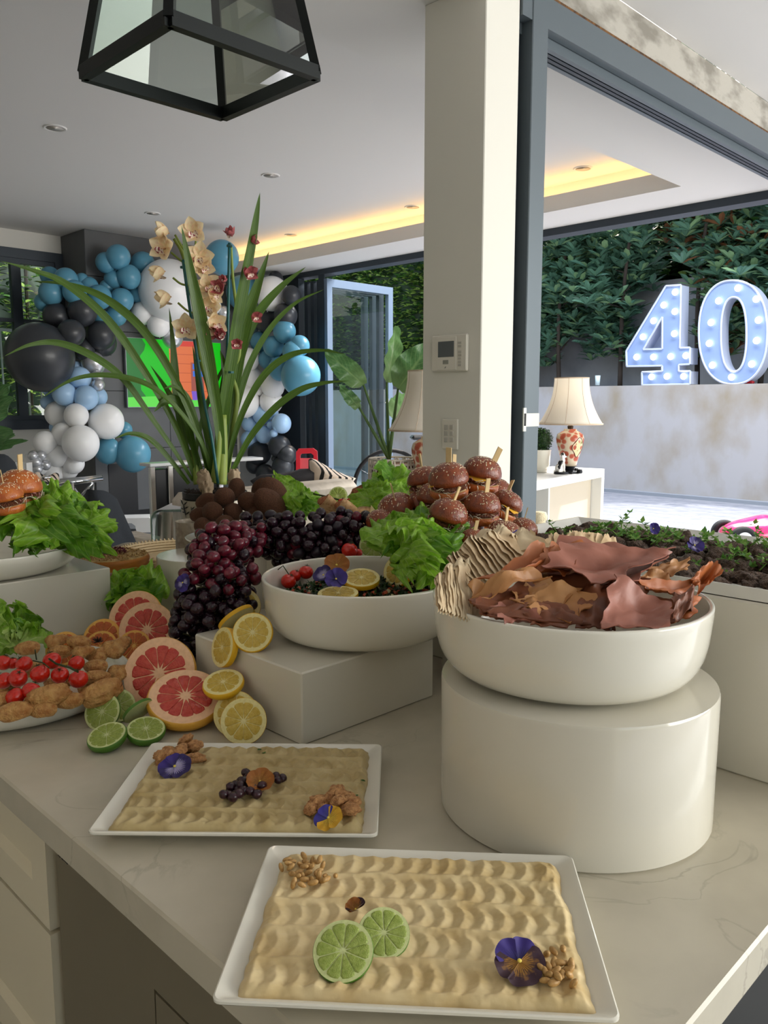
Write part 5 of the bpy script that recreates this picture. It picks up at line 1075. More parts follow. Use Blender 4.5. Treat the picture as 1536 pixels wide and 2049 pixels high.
# ---------------- television ----------------
tv = thing('television', 'flat wall television showing a green and orange cartoon house', 'television', (4.45, 7.45, 1.72))
a, b = pv(251, 676, 7.43), pv(444, 812, 7.43); tu0, tu1, tz0, tz1 = a.x, b.x, 1.395, 2.062
MB().rbox((tu0-.008, 7.432, tz0-.008), (tu1+.008, 7.475, tz1+.008), .004).build('casing', mat('tv_casing', (150, 156, 158), .3, .6), tv)
MB().box((tu0+.3, 7.475, 1.55), (tu1-.3, 7.489, 1.9)).build('wall_bracket', mat('black_plastic', (20, 20, 22), .5), tv)
scm = lambda n, c, e=.85: mat(n, (0, 0, 0), .3, emit=(c, e))
def scr(name, pts, m_, k): # fractions of the screen
    n = len(pts); f = [(tu0+(tu1-tu0)*p[0], tz0+(tz1-tz0)*(1-p[1])) for p in pts]
    mb = MB(); y = 7.4315-.0004*k; mb.add([(p[0], y, p[1]) for p in f]+[(p[0], y+.0004, p[1]) for p in f], [tuple(range(n)), tuple(range(n, 2*n))[::-1]]+[(i, n+i, n+(i+1) % n, (i+1) % n) for i in range(n)]); return mb.build(name, m_, tv)
scr('screen', [(0, 0), (1, 0), (1, 1), (0, 1)], scm('tv_green_dark', (20, 104, 36)), 0)
wv = [(.16+.035*math.sin(i*1.3), i/12) for i in range(13)]
scr('picture_tree', wv+[(.46, 1), (.44, .86), (.46, .7), (.43, .5), (.46, .3), (.44, .15), (.42, 0)], scm('tv_green', (10, 176, 14)), 1)
scr('picture_lawn', [(0, .86), (.3, .84), (.5, .95), (.8, .85), (1, .88), (1, 1), (0, 1)], scm('tv_lawn', (90, 206, 70)), 2)
scr('picture_house', [(.43, .05), (.85, .03), (.87, .88), (.45, .90)], scm('tv_orange', (206, 106, 62)), 3)
for i in range(5): scr('picture_siding', [(.43, .2+i*.14), (.87, .2+i*.14), (.87, .208+i*.14), (.43, .208+i*.14)], scm('tv_brown', (168, 78, 48)), 4)
scr('picture_window', [(.45, .30), (.52, .30), (.52, .64), (.45, .64)], scm('tv_lilac', (176, 170, 206)), 5)
scr('picture_door', [(.66, .32), (.80, .32), (.80, .8), (.66, .8)], scm('tv_redbrown', (150, 80, 70)), 5)
for (x, y) in ((.68, .34), (.745, .34), (.68, .45), (.745, .45)): scr('picture_pane', [(x, y), (x+.05, y), (x+.05, y+.085), (x, y+.085)], scm('tv_blue', (60, 110, 200)), 6)
scr('picture_bin', [(.66, .76), (.73, .76), (.72, .9), (.67, .9)], scm('tv_violet', (116, 84, 190)), 6)
scr('picture_bush', [(.84, 0), (1, 0), (1, 1), (.86, 1), (.88, .8), (.84, .6), (.88, .4), (.84, .2)], MATS['tv_green'], 6)
scr('picture_roof', [(.40, .0), (.9, .0), (.88, .07), (.42, .09)], scm('tv_roof', (196, 60, 48)), 6)
# ---------------- balloon garland ----------------
bsh = MB()
bsh.ball((0, 0, 0), (1, 1, 1), 28, 20, f=lambda p: 1+.06*max(0, -p.z)**3-.01*p.z).tube([(0, 0, -1.04), (0, 0, -1.10), (0, 0, -1.14)], [.03, .02, .05], 8)
BCOL = {'b': ('dusty blue', mat('balloon_blue', (88, 148, 174), .35, coat=.15, spec=.4)), 'k': ('charcoal', mat('balloon_charcoal', (52, 55, 60), .38, coat=.1)), 'w': ('white', mat('balloon_white', (244, 244, 244), .35, coat=.1)), 'l': ('pale blue', mat('balloon_pale_blue', (168, 204, 240), .35, coat=.12)), 's': ('chrome silver', mat('balloon_silver', (206, 208, 212), .25, .6))}
BME = {k: bsh.mesh('balloon', v[1], True) for k, v in BCOL.items()}
def L2(x, y, r): return x/3.657, 450+y/3.657, r/3.657
def R2(x, y, r): return 380+x/3.2, 450+y/3.2, r/3.2
LFT = [('b',865,232,88,0),('b',775,275,75,1),('b',1045,285,88,1),('b',940,378,88,0),('b',830,395,68,1),('b',1010,500,68,1),('b',890,548,85,0),('b',850,660,76,1),('b',728,525,86,0),('b',545,490,86,0),('b',483,400,86,1),('b',373,495,88,0),('b',365,375,70,2),('b',320,565,66,1),('b',650,450,70,2),('b',780,455,52,2),('b',740,680,62,1),('b',600,400,48,3),
 ('b',905,1500,62,2),('b',790,1650,95,0),('b',970,1675,130,-1),('k',290,960,245,-1),('k',412,665,96,0),('k',603,630,106,0),('k',522,790,99,-1),('k',735,805,104,0),('k',750,860,98,1),('k',612,905,80,1),
 ('s',680,1010,86,1),('s',710,1110,45,0),('s',720,1170,45,-1),('s',668,1165,25,0),('s',240,1690,36,-2),('s',302,1686,36,-2),('s',262,1736,43,-2),('s',333,1756,38,-2),('s',275,1785,35,-2),
 ('l',582,1120,83,0),('l',470,1235,86,0),('l',630,1262,88,-1),('l',715,1255,68,1),('l',350,1300,55,1),('l',352,1205,45,1),('l',560,1035,40,2),('l',490,1130,52,1),('l',405,1480,44,1),
 ('w',420,1380,90,0),('w',558,1392,88,-1),('w',775,1435,128,-1),('w',590,1595,132,-2),('w',465,1530,86,0),('w',330,1590,84,-1),('w',420,1685,84,-1),('w',540,1745,76,0),('w',500,1790,72,1),('w',270,1740,95,0),('w',390,1800,82,0),
 ('w',1236,475,222,1),('w',1048,640,86,1),('w',1160,732,82,0),('s',1262,825,76,0),('w',1330,700,70,1)]
RGT_ = [('b',205,205,108,-7),('b',340,430,108,1),('w',525,437,108,0),('k',648,450,62,1),('k',548,345,48,2),('k',612,578,76,1),('k',490,610,76,1),('b',605,680,73,0),('b',450,748,66,1),('b',535,778,67,-1),('b',700,772,66,1),('b',660,812,70,-1),('b',500,862,62,1),('b',577,920,76,-1),('b',710,963,126,0),
 ('s',378,650,64,1),('w',372,860,74,0),('w',375,980,86,1),('w',530,1030,76,0),('w',345,1130,100,0),('w',440,1065,28,-1),('w',467,1108,22,-1),('w',520,1130,75,1),('l',465,1210,66,0),('l',382,1265,56,1),('l',585,1270,63,0),('l',475,1340,56,-1),('l',380,1372,56,1),('l',515,1282,25,-2),('l',552,1295,24,-2),('l',535,1335,26,-2),('l',525,1205,42,1),
 ('k',445,1462,76,0),('k',572,1418,73,0),('k',622,1470,64,1),('k',595,1550,72,0),('k',415,1535,58,1),('k',482,1592,62,0),('k',542,1497,22,-1),('w',150,520,50,1),('s',215,560,42,1),('w',330,740,52,1),('w',110,590,60,1)]
allb = [(c, *L2(x, y, r), k, 'left') for c, x, y, r, k in LFT]+[(c, *R2(x, y, r), k, 'right') for c, x, y, r, k in RGT_]
cnt = {}
for side in ('left', 'right'):
    for c in BCOL:
        for sz in ('small', 'medium', 'large'):
            L_ = [b_ for b_ in allb if b_[0] == c and b_[5] == side and ('small' if b_[3] < 15 else ('medium' if b_[3] < 30 else 'large')) == sz]
            L_.sort(key=lambda b_: b_[2])
            for i, b_ in enumerate(L_):
                _, x, y, rp, k, _s2 = b_
                v = 7.20+.10*k if side == 'right' or x > 120 else 7.35+.1*k
                p = pv(x, y, v)
                if p.x > 5.30: p = pu(x, y, 5.28+.03*k)
                r = rad(rp, p)
                if p.y+r > 7.42 and p.x+r > 3.5 and p.x < 5.3: p = pv(x, y, 7.42-r*1.0)
                r = rad(rp, p)
                pos = 'topmost' if i == 0 else ('lowest' if i == len(L_)-1 else ordn(i)+' highest')
                if len(L_) == 1: pos = 'only'
                o = inst('balloon', BME[c], None, p, (rr(-.5, .5), rr(-.5, .5), rr(0, 6)), r)
                tag(o, '%s %s %s balloon on the %s side of the garland' % (pos, sz, BCOL[c][0], side), 'balloon', 'balloons of the garland around the chimney')
# ---------------- living room furniture ----------------
blackm = mat('black_lacquer', (20, 22, 26), .35); chrome = mat('chrome', (206, 208, 210), .12, 1.); linen = mat('beige_linen', (218, 206, 190), .9, var=(20, (200, 188, 170), .4, .7), bump=(200, .3, .002))
# sofa seen from its back
sp_ = pd(722, 960, 5.15); sv = sp_.y
sofa = thing('sofa', 'beige linen sofa seen from behind its low back', 'sofa', (sp_.x-.6, sv+.5, 0))
MB().rbox((sp_.x-1.25, sv, .12), (sp_.x, sv+.22, sp_.z), .04).build('backrest', linen, sofa, 40)
MB().rbox((sp_.x-1.25, sv+.2, .12), (sp_.x, sv+.95, .46), .04).build('seat', linen, sofa, 40)
MB().rbox((sp_.x-.2, sv+.2, .12), (sp_.x, sv+.95, .64), .04).build('armrest', linen, sofa, 40); MB().rbox((sp_.x-1.25, sv+.2, .12), (sp_.x-1.05, sv+.95, .64), .04).build('armrest', linen, sofa, 40)
for a in ((-1.15, .06), (-.08, .06), (-1.15, .86), (-.08, .86)): MB().box((sp_.x+a[0]-.025, sv+a[1]-.025, 0), (sp_.x+a[0]+.025, sv+a[1]+.025, .12)).build('leg', blackm, sofa)
def cushion(label, poly, d, th_, m_, mi_f=None):
    """pillow from an outline (x, y) at one distance, puffed"""
    pts = [pd(x, y, d) for x, y in poly]; c = sum(pts, Vector())/len(pts); n = len(pts); m = MB(); vs = []
    for f_, o_ in ((0, 1), (.35, .85), (.7, .5), (1, 0), (.7, -.5), (.35, -.85), (0, -1)):
        pass
    rings = []
    for q in (0.02, .55, .85, 1., .85, .55, .02):
        rings.append(q)
    offs = (-1, -.8, -.45, 0, .45, .8, 1)
    for q, o_ in zip(rings, offs):
        for p in pts: vs.append(c+(p-c)*q+HF*o_*th_)
    fs = [(a*n+i, a*n+(i+1) % n, (a+1)*n+(i+1) % n, (a+1)*n+i) for a in range(6) for i in range(n)]+[tuple(range(n))[::-1], tuple(6*n+i for i in range(n))]
    o = m.add([v-c for v in vs], fs).build('cushion', m_, None, True, loc=Vector((0, 0, 0))); o.location = c; return tag(o, label, 'cushion')
cushion('charcoal frayed edge cushion lying over the sofa back', [(500,962),(520,950),(552,948),(585,943),(600,938),(640,937),(662,936),(666,940),(660,958),(655,966),(600,985),(520,985)], 5.35, .07, mat('charcoal_linen', (66, 64, 68), .9, bump=(150, .4, .002)))
zeb, nt, bs = new_mat('zebra_cotton'); wv_ = nt.nodes.new('ShaderNodeTexWave'); wv_.inputs['Scale'].default_value = 7; wv_.inputs['Distortion'].default_value = 3.5; tc_ = nt.nodes.new('ShaderNodeTexCoord'); nt.links.new(tc_.outputs['Object'], wv_.inputs[0])
cr_ = nt.nodes.new('ShaderNodeValToRGB'); cr_.color_ramp.interpolation = 'CONSTANT'; cr_.color_ramp.elements[0].color = lin((30, 28, 28))+(1,); cr_.color_ramp.elements[1].color = lin((226, 208, 190))+(1,); cr_.color_ramp.elements[1].position = .3
nt.links.new(wv_.outputs[0], cr_.inputs[0]); nt.links.new(cr_.outputs[0], bs.inputs[0]); bs.inputs['Roughness'].default_value = .9
cushion('cream cushion with black stripes leaning behind the charcoal cushion', [(617,920),(622,917),(632,920),(660,936),(690,950),(712,957),(705,966),(650,985),(617,975)], 5.36, .10, zeb)
# red plastic chair back
redp = mat('red_plastic', (214, 44, 60), .3, coat=.3); rc = thing('red_chair', 'small red plastic chair with a handle slot behind the sofa', 'chair', pd(612, 950, 6.1)*1); rc.location.z = 0
def rp_(x, y): return pd(x, y, 6.1)
m = MB(); hole = [(600,903),(628,903)]
fr_o = [rp_(x, y) for x, y in [(592,945),(592,905),(597,898),(626,897),(634,903),(636,945)]]; fr_i = [rp_(x, y) for x, y in [(600,945),(600,912),(603,908),(622,907),(627,911),(628,945)]]
n = 6; bk = HF*.04; m.add(fr_o+fr_i+[p+bk for p in fr_o]+[p+bk for p in fr_i], [(i, i+1, n+i+1, n+i) for i in range(5)]+[(2*n+i+1, 2*n+i, 3*n+i, 3*n+i+1) for i in range(5)]+[(i+1, i, 2*n+i, 2*n+i+1) for i in range(5)]+[(n+i, n+i+1, 3*n+i+1, 3*n+i) for i in range(5)])
m.build('back_frame', redp, rc)
a_, b_ = rp_(600, 912)+HF*.015, rp_(628, 945)+HF*.015
MB().add([rp_(600, 917)+HF*.02, rp_(628, 917)+HF*.02, rp_(628, 960)+HF*.02, rp_(600, 960)+HF*.02], [(0, 1, 2, 3)]).build('back_panel', mat('red_plastic_panel', (226, 96, 106), .4), rc)
sC = rp_(614, 945); 
for k in (-1, 1):
    for j in (0, 1): q = sC+RGT*.07*k+HF*(.02+.28*j); MB().tube([(q.x, q.y, 0), (q.x, q.y, sC.z-.1 if j == 0 else .5)], .015, 8).build('leg', redp, rc)
MB().rbox((-.1, 0, .48), (.1, .3, .5), .01, Matrix.Translation((sC.x, sC.y, 0)) @ Matrix.Rotation(-PI/4, 4, 'Z')).build('seat', redp, rc)
# black cabinet with chrome frame
kc = pd(345, 925, 5.2); kcv = kc.y
cbn = thing('bar_cabinet', 'black cabinet in a chrome frame with a white top behind the plant pot', 'cabinet', (kc.x, kcv+.2, 0))
ku = [pv(x, 960, kcv).x for x in (304, 340, 440)]; kt = kc.z
MB().rbox((ku[0]-.02, kcv-.02, kt-.02), (ku[2]+.35, kcv+.12, kt), .004).build('top', mat('white_lacquer', (226, 228, 230), .2), cbn)
for i in range(2):
    MB().rbox((ku[i]+.03, kcv+.01, .1), (ku[i+1]-.01, kcv+.10, kt-.04), .004).build('door', blackm, cbn)
for i in range(3): MB().rbox((ku[i]-.015, kcv-.01, 0), (ku[i]+.022, kcv+.02, kt-.02), .004).build('post', chrome, cbn)
MB().rbox((ku[0], kcv, .06), (ku[2], kcv+.02, .09), .004).build('lower_rail', chrome, cbn)
# chrome stand at the left and the draped chair
cs = thing('chrome_stand', 'chrome framed side table with crossed legs beyond the big left lettuce', 'table', pd(160, 965, 4.6)*1); cs.location.z = 0
def ct_(pts, r=.010): return MB().tube([pd(*p) for p in pts], r, 8)
ct_([(108,968,4.5),(204,958,4.7)], .016).build('top_rail', chrome, cs, True); ct_([(116,962,4.75),(204,954,4.95)], .012).build('top_rail', chrome, cs, True)
MB().add([pd(108, 966, 4.5), pd(204, 957, 4.7), pd(204, 954, 4.95), pd(116, 961, 4.75)], [(0, 1, 2, 3)]).build('glass_top', glass_mat('smoked_glass', (150, 160, 165)), cs)
for a in ([(145,967,4.55),(145,1130,4.55)], [(186,960,4.68),(186,1130,4.68)], [(140,965,4.6),(165,1000,4.6)], [(186,965,4.66),(160,995,4.66)]): ct_(a, .008).build('leg', chrome, cs, True)
zs = MB(); a0, a1, a2, a3 = pd(66, 948, 4.6), pd(118, 950, 4.7), pd(120, 968, 4.5), pd(66, 966, 4.4)
zs.grid(lambda s, t: (a0*(1-s)*(1-t)+a1*s*(1-t)+a2*s*t+a3*(1-s)*t)+Z*(.012*math.sin(s*9+t*4)), 12, 8, uv=False)
zc = thing('zebra_throw', 'cream throw with black stripes draped behind the left burgers', 'throw', a0*1)
zs.build('fabric', zeb, zc, True); MB().rbox((-.02, -.02, 0), (.02, .02, a0.z-.01), .004, Matrix.Translation((a1+a3)/2-Z*((a1+a3)/2).z)).build('post', chrome, zc)
jm = mat('charcoal_wool', (50, 54, 60), .9, bump=(90, .4, .003)); J0 = pd(192, 1030, 3.7)
jk = thing('draped_chair', 'chair back draped with a dark charcoal jacket by the cake', 'chair', (J0.x, J0.y, 0))
def jac(s, t):
    a = (s-.5)*2; w = .075+.055*t; return J0 + RGT*(a*w*1.0+.03*t) + Z*(.125-.27*t-.065*a*a*(1-t)) + HF*(.10*a*a-.02+.012*math.sin(s*17)*t)+Z*(.008*math.sin(s*9))
m = MB(); m.grid(jac, 30, 16, uv=False); m.build('jacket', jm, jk, True)
MB().tube([(J0+RGT*.0+HF*.06).xy.to_3d()+Z*0, (J0+HF*.06).xy.to_3d()+Z*(J0.z+.08)], .02, 8).build('post', chrome, jk, True)
jb2 = thing('draped_chair', 'chair back under a dark cloth at the left picture edge', 'chair', pd(5, 960, 4.4)*1); jb2.location.z = 0; q = pd(2, 945, 4.4)
MB().ball(q, (.085, .06, .10), 20, 12, f=lambda p: 1+.06*noise.noise(p*3)).build('cloth', jm, jb2, True); MB().tube([(q.x, q.y, 0), (q.x, q.y, q.z)], .02, 8).build('post', chrome, jb2)
# white perforated basket
pb = thing('storage_basket', 'small white perforated basket behind the golden burgers', 'basket', pd(44, 950, 4.8)*1); w_ = mat('white_plastic', (232, 232, 230), .35)
q = pd(44, 936, 4.8); M_ = Matrix.Translation(q) @ Matrix.Rotation(-PI/4, 4, 'Z'); m = MB()
for i in range(7): m.box((-.045+i*.014, -.04, -.035), (-.039+i*.014, -.035, .03), M_)
for j in range(5): m.box((-.045, -.04, -.035+j*.015), (.045, -.036, -.030+j*.015), M_)
m.box((-.045, -.035, -.035), (-.041, .04, .03), M_).box((.041, -.035, -.035), (.045, .04, .03), M_).box((-.045, .036, -.035), (.045, .04, .03), M_); m.build('body', w_, pb)
MB().rbox((-.05, -.045, .004-q.z), (.05, .045, -.04), .004, M_).build('pedestal', w_, pb)
# white step stool, glass table
so_ = pz(262, 1062, .302); st_ = thing('step_stool', 'small white step stool with rounded legs on the grey bench', 'stool', so_)
m = MB(); fp = [(-.16, 0), (-.16, .10), (-.13, .13), (.17, .13), (.20, .10), (.22, 0), (.06, 0), (.05, .06), (.02, .085), (-.09, .085), (-.11, .06), (-.12, 0)]
m.prism(fp, -.12, .12, Matrix.Translation(so_+Z*.0) @ Matrix.Rotation(-PI/4+.2, 4, 'Z') @ Matrix.Rotation(PI/2, 4, 'X')); m.build('body', w_, st_)
gt = thing('glass_table', 'curved clear glass coffee table beside the plant pot', 'table', pd(330, 1040, 4.0)*1); gt.location.z = 0; gg = glass_mat('green_glass', (196, 224, 216), 0, .06)
q = pd(300, 1020, 4.2); L_ = []; 
for k in range(9): a = PI/2*k/8; L_.append((q+RGT*(.05-.05*math.sin(a)) + Z*(.0-.05*(1-math.cos(a)))*1))
L_ = [q+RGT*.9, q+RGT*.05]+L_[1:]+[Vector((q.x, q.y, 0.02))-RGT*.0]
m = MB()
for p_ in L_: pass
off = HF*.7; th_ = .012; n = len(L_); m.add(L_+[p_+off-RGT*.0 for p_ in L_], [(i, i+1, n+i+1, n+i) for i in range(n-1)])
m.add([p_+Vector((0, 0, -th_))+RGT*.01 for p_ in L_]+[p_+off+Vector((0, 0, -th_))+RGT*.01 for p_ in L_], [(i+1, i, n+i, n+i+1) for i in range(n-1)])
k2 = 2*n; m.f += [(i, k2+i, k2+i+1, i+1) for i in range(n-1)]; m.mi += [0]*(n-1)
m.build('bent_sheet', gg, gt, True)
# ---------------- console, lamps and what stands on it ----------------
wl_ = mat('white_lacquer_matte', (236, 236, 232), .3); bg_ = mat('beige_panel', (204, 192, 172), .6)
CF = Vector((5.41, 3.09, 0)); cd_ = Vector((math.cos(math.radians(9.6)), math.sin(math.radians(9.6)), 0)); cn_ = Vector((-cd_.y, cd_.x, 0))
MC = Matrix((( cd_.x, cn_.x, 0, CF.x), (cd_.y, cn_.y, 0, CF.y), (0, 0, 1, 0), (0, 0, 0, 1)))
co = thing('console_table', 'long white console table by the outdoor wall carrying lamps', 'table', CF)
MB().rbox((-2.45, 0, .89), (0, .42, .95), .003, MC).build('top', wl_, co)
for x in (-2.45, -.05): MB().rbox((x, 0, 0), (x+.05, .42, .89), .003, MC).build('leg', wl_, co)
MB().rbox((-.95, .02, .0), (-.93, .42, .89), .003, MC).build('leg', wl_, co); MB().box((-.92, .08, .02), (-.055, .10, .885), MC).build('back_panel', bg_, co)
MB().tube([MC @ Vector((-1.15, .1, .89)), MC @ Vector((-1.17, .1, .8)), MC @ Vector((-1.19, .1, .70))], .004, 5).build('cable', MATS['charcoal_aluminium_frame'], co)
dkp = MB().rbox((.05, .05, .0), (.09, .36, .90), .003, MC).build('leaning_board', mat('taupe_board', (110, 98, 92), .6), None); tag(dkp, 'narrow taupe board standing right behind the console leg', 'board')
q = pd(1079, 1038, 4.75); pst = thing('soft_post', 'cream fluffy topped round post under the console', 'post', (q.x, q.y, 0)); fl = mat('cream_fleece', (236, 220, 184), .95, bump=(120, .8, .01))
MB().lathe([(0, 0), (.05, 0), (.05, .70), (0, .70)], 24, c=(q.x, q.y, 0)).build('column', fl, pst, 40); MB().lathe([(0, .69), (.035, .69), (.038, .72), (.036, .745), (.044, .75), (.046, .775), (.038, .795), (.018, .80), (0, .80)], 24, c=(q.x, q.y, 0)).build('top', fl, pst, True)
shade_m = mat('cream_shade_silk', (248, 242, 230), .8, back=.4, bump=(300, .2, .001)); seam = mat('shade_seam', (206, 184, 160), .8)
vase_m, nt, bs = new_mat('painted_vase'); tc_ = nt.nodes.new('ShaderNodeTexCoord'); vo = nt.nodes.new('ShaderNodeTexVoronoi'); vo.inputs['Scale'].default_value = 26; nt.links.new(tc_.outputs['Object'], vo.inputs[0])
cr_ = nt.nodes.new('ShaderNodeValToRGB'); e_ = cr_.color_ramp.elements; e_[0].color = lin((176, 74, 52))+(1,); e_[0].position = .0; e_[1].color = lin((222, 204, 176))+(1,); e_[1].position = .62; e2 = cr_.color_ramp.elements.new(.45); e2.color = lin((190, 96, 70))+(1,)
nt.links.new(vo.outputs['Distance'], cr_.inputs[0]); nt.links.new(cr_.outputs[0], bs.inputs[0]); bs.inputs['Roughness'].default_value = .2
def lamp(p, s, label, full=True):
    t = thing('table_lamp', label, 'lamp', p, 'table lamps on the console')
    base = MB().rbox((-.07*s, -.07*s, 0), (.07*s, .07*s, .012*s), .003, Matrix.Translation(p)).lathe([(.045*s, .012*s), (.035*s, .02*s), (.045*s, .045*s), (.055*s, .05*s), (0, .05*s)], 32, c=p); base.build('foot', blackm, t, 40)
    for a in (0, 1, 2, 3): MB().rbox((-.015, -.015, 0), (.015, .015, .03*s), .003, Matrix.Translation(p) @ Matrix.Rotation(a*PI/2, 4, 'Z') @ Matrix.Translation((.085*s, 0, 0))).build('foot_pad', blackm, t)
    MB().lathe([(0, .05*s), (.05*s, .05*s), (.058*s, .09*s), (.078*s, .15*s), (.094*s, .21*s), (.098*s, .245*s), (.09*s, .275*s), (.06*s, .295*s), (.045*s, .30*s), (.045*s, .312*s), (0, .312*s)], 48, c=p).build('vase_body', vase_m, t, True)
    md = MB(); cp = -HF*.094*s+Z*.20*s
    if full:
        dirn = (-HF*.85+RGT*.5).normalized(); sd_ = dirn.cross(Z).normalized(); pts = []
        def R_at(z): 
            pf = [(.05, .05), (.09, .058), (.15, .078), (.21, .094), (.245, .098), (.275, .09)]
            for (z0, r0), (z1, r1) in zip(pf, pf[1:]):
                if z0 <= z <= z1: return r0+(r1-r0)*(z-z0)/(z1-z0)
            return .09
        ring = []
        for i in range(24):
            a = 2*PI*i/24; zz = .185+.062*math.sin(a)*(1+.12*math.cos(4*a)); aa = .52*math.cos(a)*(1+.1*math.cos(4*a)); R0 = R_at(zz)*1.012*s; dd = Matrix.Rotation(aa, 3, 'Z') @ dirn; ring.append(p+dd*R0+Z*zz*s)
        cen = p+dirn*R_at(.185)*1.05*s+Z*.185*s; md.add(ring+[cen], [(i, (i+1) % 24, 24) for i in range(24)]); md.build('medallion', mat('cream_medallion', (236, 216, 170), .25, var=(40, (130, 130, 60), .62, .66)), t, True)
        MB().tube(ring+[ring[0]], .0025*s, 5, cap=False).build('medallion_border', mat('dark_red_line', (90, 34, 28), .4), t)
    MB().lathe([(.018*s, .312*s), (.022*s, .33*s), (.012*s, .34*s), (.008*s, .345*s), (.008*s, .45*s), (0, .45*s)], 20, c=p).build('neck', mat('bronze', (70, 56, 44), .4, .7), t, 40)
    sp2 = []
    for i in range(17):
        f_ = i/16; r = (.225-.105*(1-(1-f_)**2.1))*s; sp2.append((r, .345*s+.325*s*f_))
    sh = MB().lathe(sp2+[(r-.002, z) for r, z in sp2[::-1]], 64, c=p, closed=True).build('lamp_shade', shade_m, t, True)
    m = MB()
    for k in range(8):
        a = 2*PI*k/8+.4; m.tube([(p.x+r*math.cos(a), p.y+r*math.sin(a), p.z+z) for r, z in sp2], .0015*s, 4)
    m.lathe([(sp2[0][0]+.001, .343*s), (sp2[0][0]+.001, .352*s), (sp2[0][0]-.003, .352*s), (sp2[0][0]-.003, .343*s)], 64, c=p, closed=True).lathe([(sp2[-1][0]+.001, .665*s), (sp2[-1][0]+.001, .672*s), (sp2[-1][0]-.003, .672*s), (sp2[-1][0]-.003, .665*s)], 64, c=p, closed=True).build('piping', seam, t)
    return t
LP = MC @ Vector((-.38, .24, .95)); s_l = (dep(LP)*190/1620)/.672
q = pz(1138, 946, .951); lamp(q, rad(188, q)/.672*1.0, 'cream shaded lamp with a painted floral vase base at the console end')
q2 = MC @ Vector((-2.13, .2, .951)); lamp(q2, rad(188, q)/.672, 'cream shaded lamp mostly hidden behind the column', False)
# porcelain dog
dq = pz(1122, 948, .951); dg = thing('dog_figurine', 'small white porcelain spaniel with black spots sitting before the lamp', 'figurine', dq); s = rad(46, dq)
dm, nt, bs = new_mat('spotted_porcelain'); tc_ = nt.nodes.new('ShaderNodeTexCoord'); vo = nt.nodes.new('ShaderNodeTexNoise'); vo.inputs['Scale'].default_value = 26; nt.links.new(tc_.outputs['Object'], vo.inputs[0])
cr_ = nt.nodes.new('ShaderNodeValToRGB'); cr_.color_ramp.interpolation = 'CONSTANT'; cr_.color_ramp.elements[0].color = lin((236, 234, 228))+(1,); cr_.color_ramp.elements[1].color = lin((22, 22, 24))+(1,); cr_.color_ramp.elements[1].position = .54
nt.links.new(vo.outputs[0], cr_.inputs[0]); nt.links.new(cr_.outputs[0], bs.inputs[0]); bs.inputs['Roughness'].default_value = .15
m = MB()   # side view: x along RGT (facing right)
def db(x, z, y, r): m.ball(dq+RGT*x*s+HF*y*s+Z*z*s, tuple(q_*s for q_ in r), 16, 10)
db(-.10, .24, 0, (.19, .17, .2)); db(-.02, .42, 0, (.15, .14, .2)); db(.05, .58, 0, (.12, .12, .16)); db(.06, .80, 0, (.13, .12, .13)); db(.16, .76, 0, (.09, .07, .06)); db(.09, .3, .08, (.06, .06, .22)); db(.10, .3, -.08, (.06, .06, .22)); db(.15, .12, .08, (.09, .05, .04)); db(.15, .12, -.08, (.09, .05, .04)); db(-.05, .14, .12, (.17, .07, .1)); db(-.05, .14, -.12, (.17, .07, .1)); db(.02, .76, .12, (.05, .03, .13)); db(.02, .76, -.12, (.05, .03, .13)); db(-.28, .12, 0, (.12, .05, .04))
bo = m.build('body', dm, dg, True); rm = bo.modifiers.new('merge', 'REMESH'); rm.mode = 'VOXEL'; rm.voxel_size = .0045; rm.use_smooth_shade = True
MB().lathe([(0, 0), (.30*s, 0), (.32*s, .03*s), (.30*s, .09*s), (0, .09*s)], 32, c=dq, sx=1.0, sy=1.).build('plinth', blackm, dg, 40)
# boxwood ball in white pot
bx = pz(1084, 946, .951)+HF*.05; rb = rad(22, bx); bxw = thing('boxwood_plant', 'clipped boxwood ball in a ribbed white pot beside the lamp', 'plant', bx)
MB().lathe([(0, 0), (rb*.55, 0), (rb*.62, rb*.1), (rb*.6, rb*.35), (rb*.78, rb*.6), (rb*.9, rb*1.9), (rb*.95, rb*2.05), (rb*.88, rb*2.05), (rb*.8, rb*1.8), (0, rb*1.8)], 32, c=bx).build('pot', cer, bxw, 40)
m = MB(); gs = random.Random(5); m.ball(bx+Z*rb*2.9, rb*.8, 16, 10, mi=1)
for i in range(1500):
    v = Vector((gs.gauss(0, 1), gs.gauss(0, 1), gs.gauss(0, 1))).normalized(); leaflet(m, bx+Z*rb*2.95+v*rb*gs.uniform(.75, 1.02), v+Vector((gs.uniform(-1, 1), gs.uniform(-1, 1), gs.uniform(-1, 1)))*.8, .014, .005, gs.choice((0, 0, 1)))
m.build('foliage', [mat('box_leaf', (70, 106, 56), .45, back=.15), mat('box_leaf_dark', (34, 60, 32), .5)], bxw, kind='stuff')
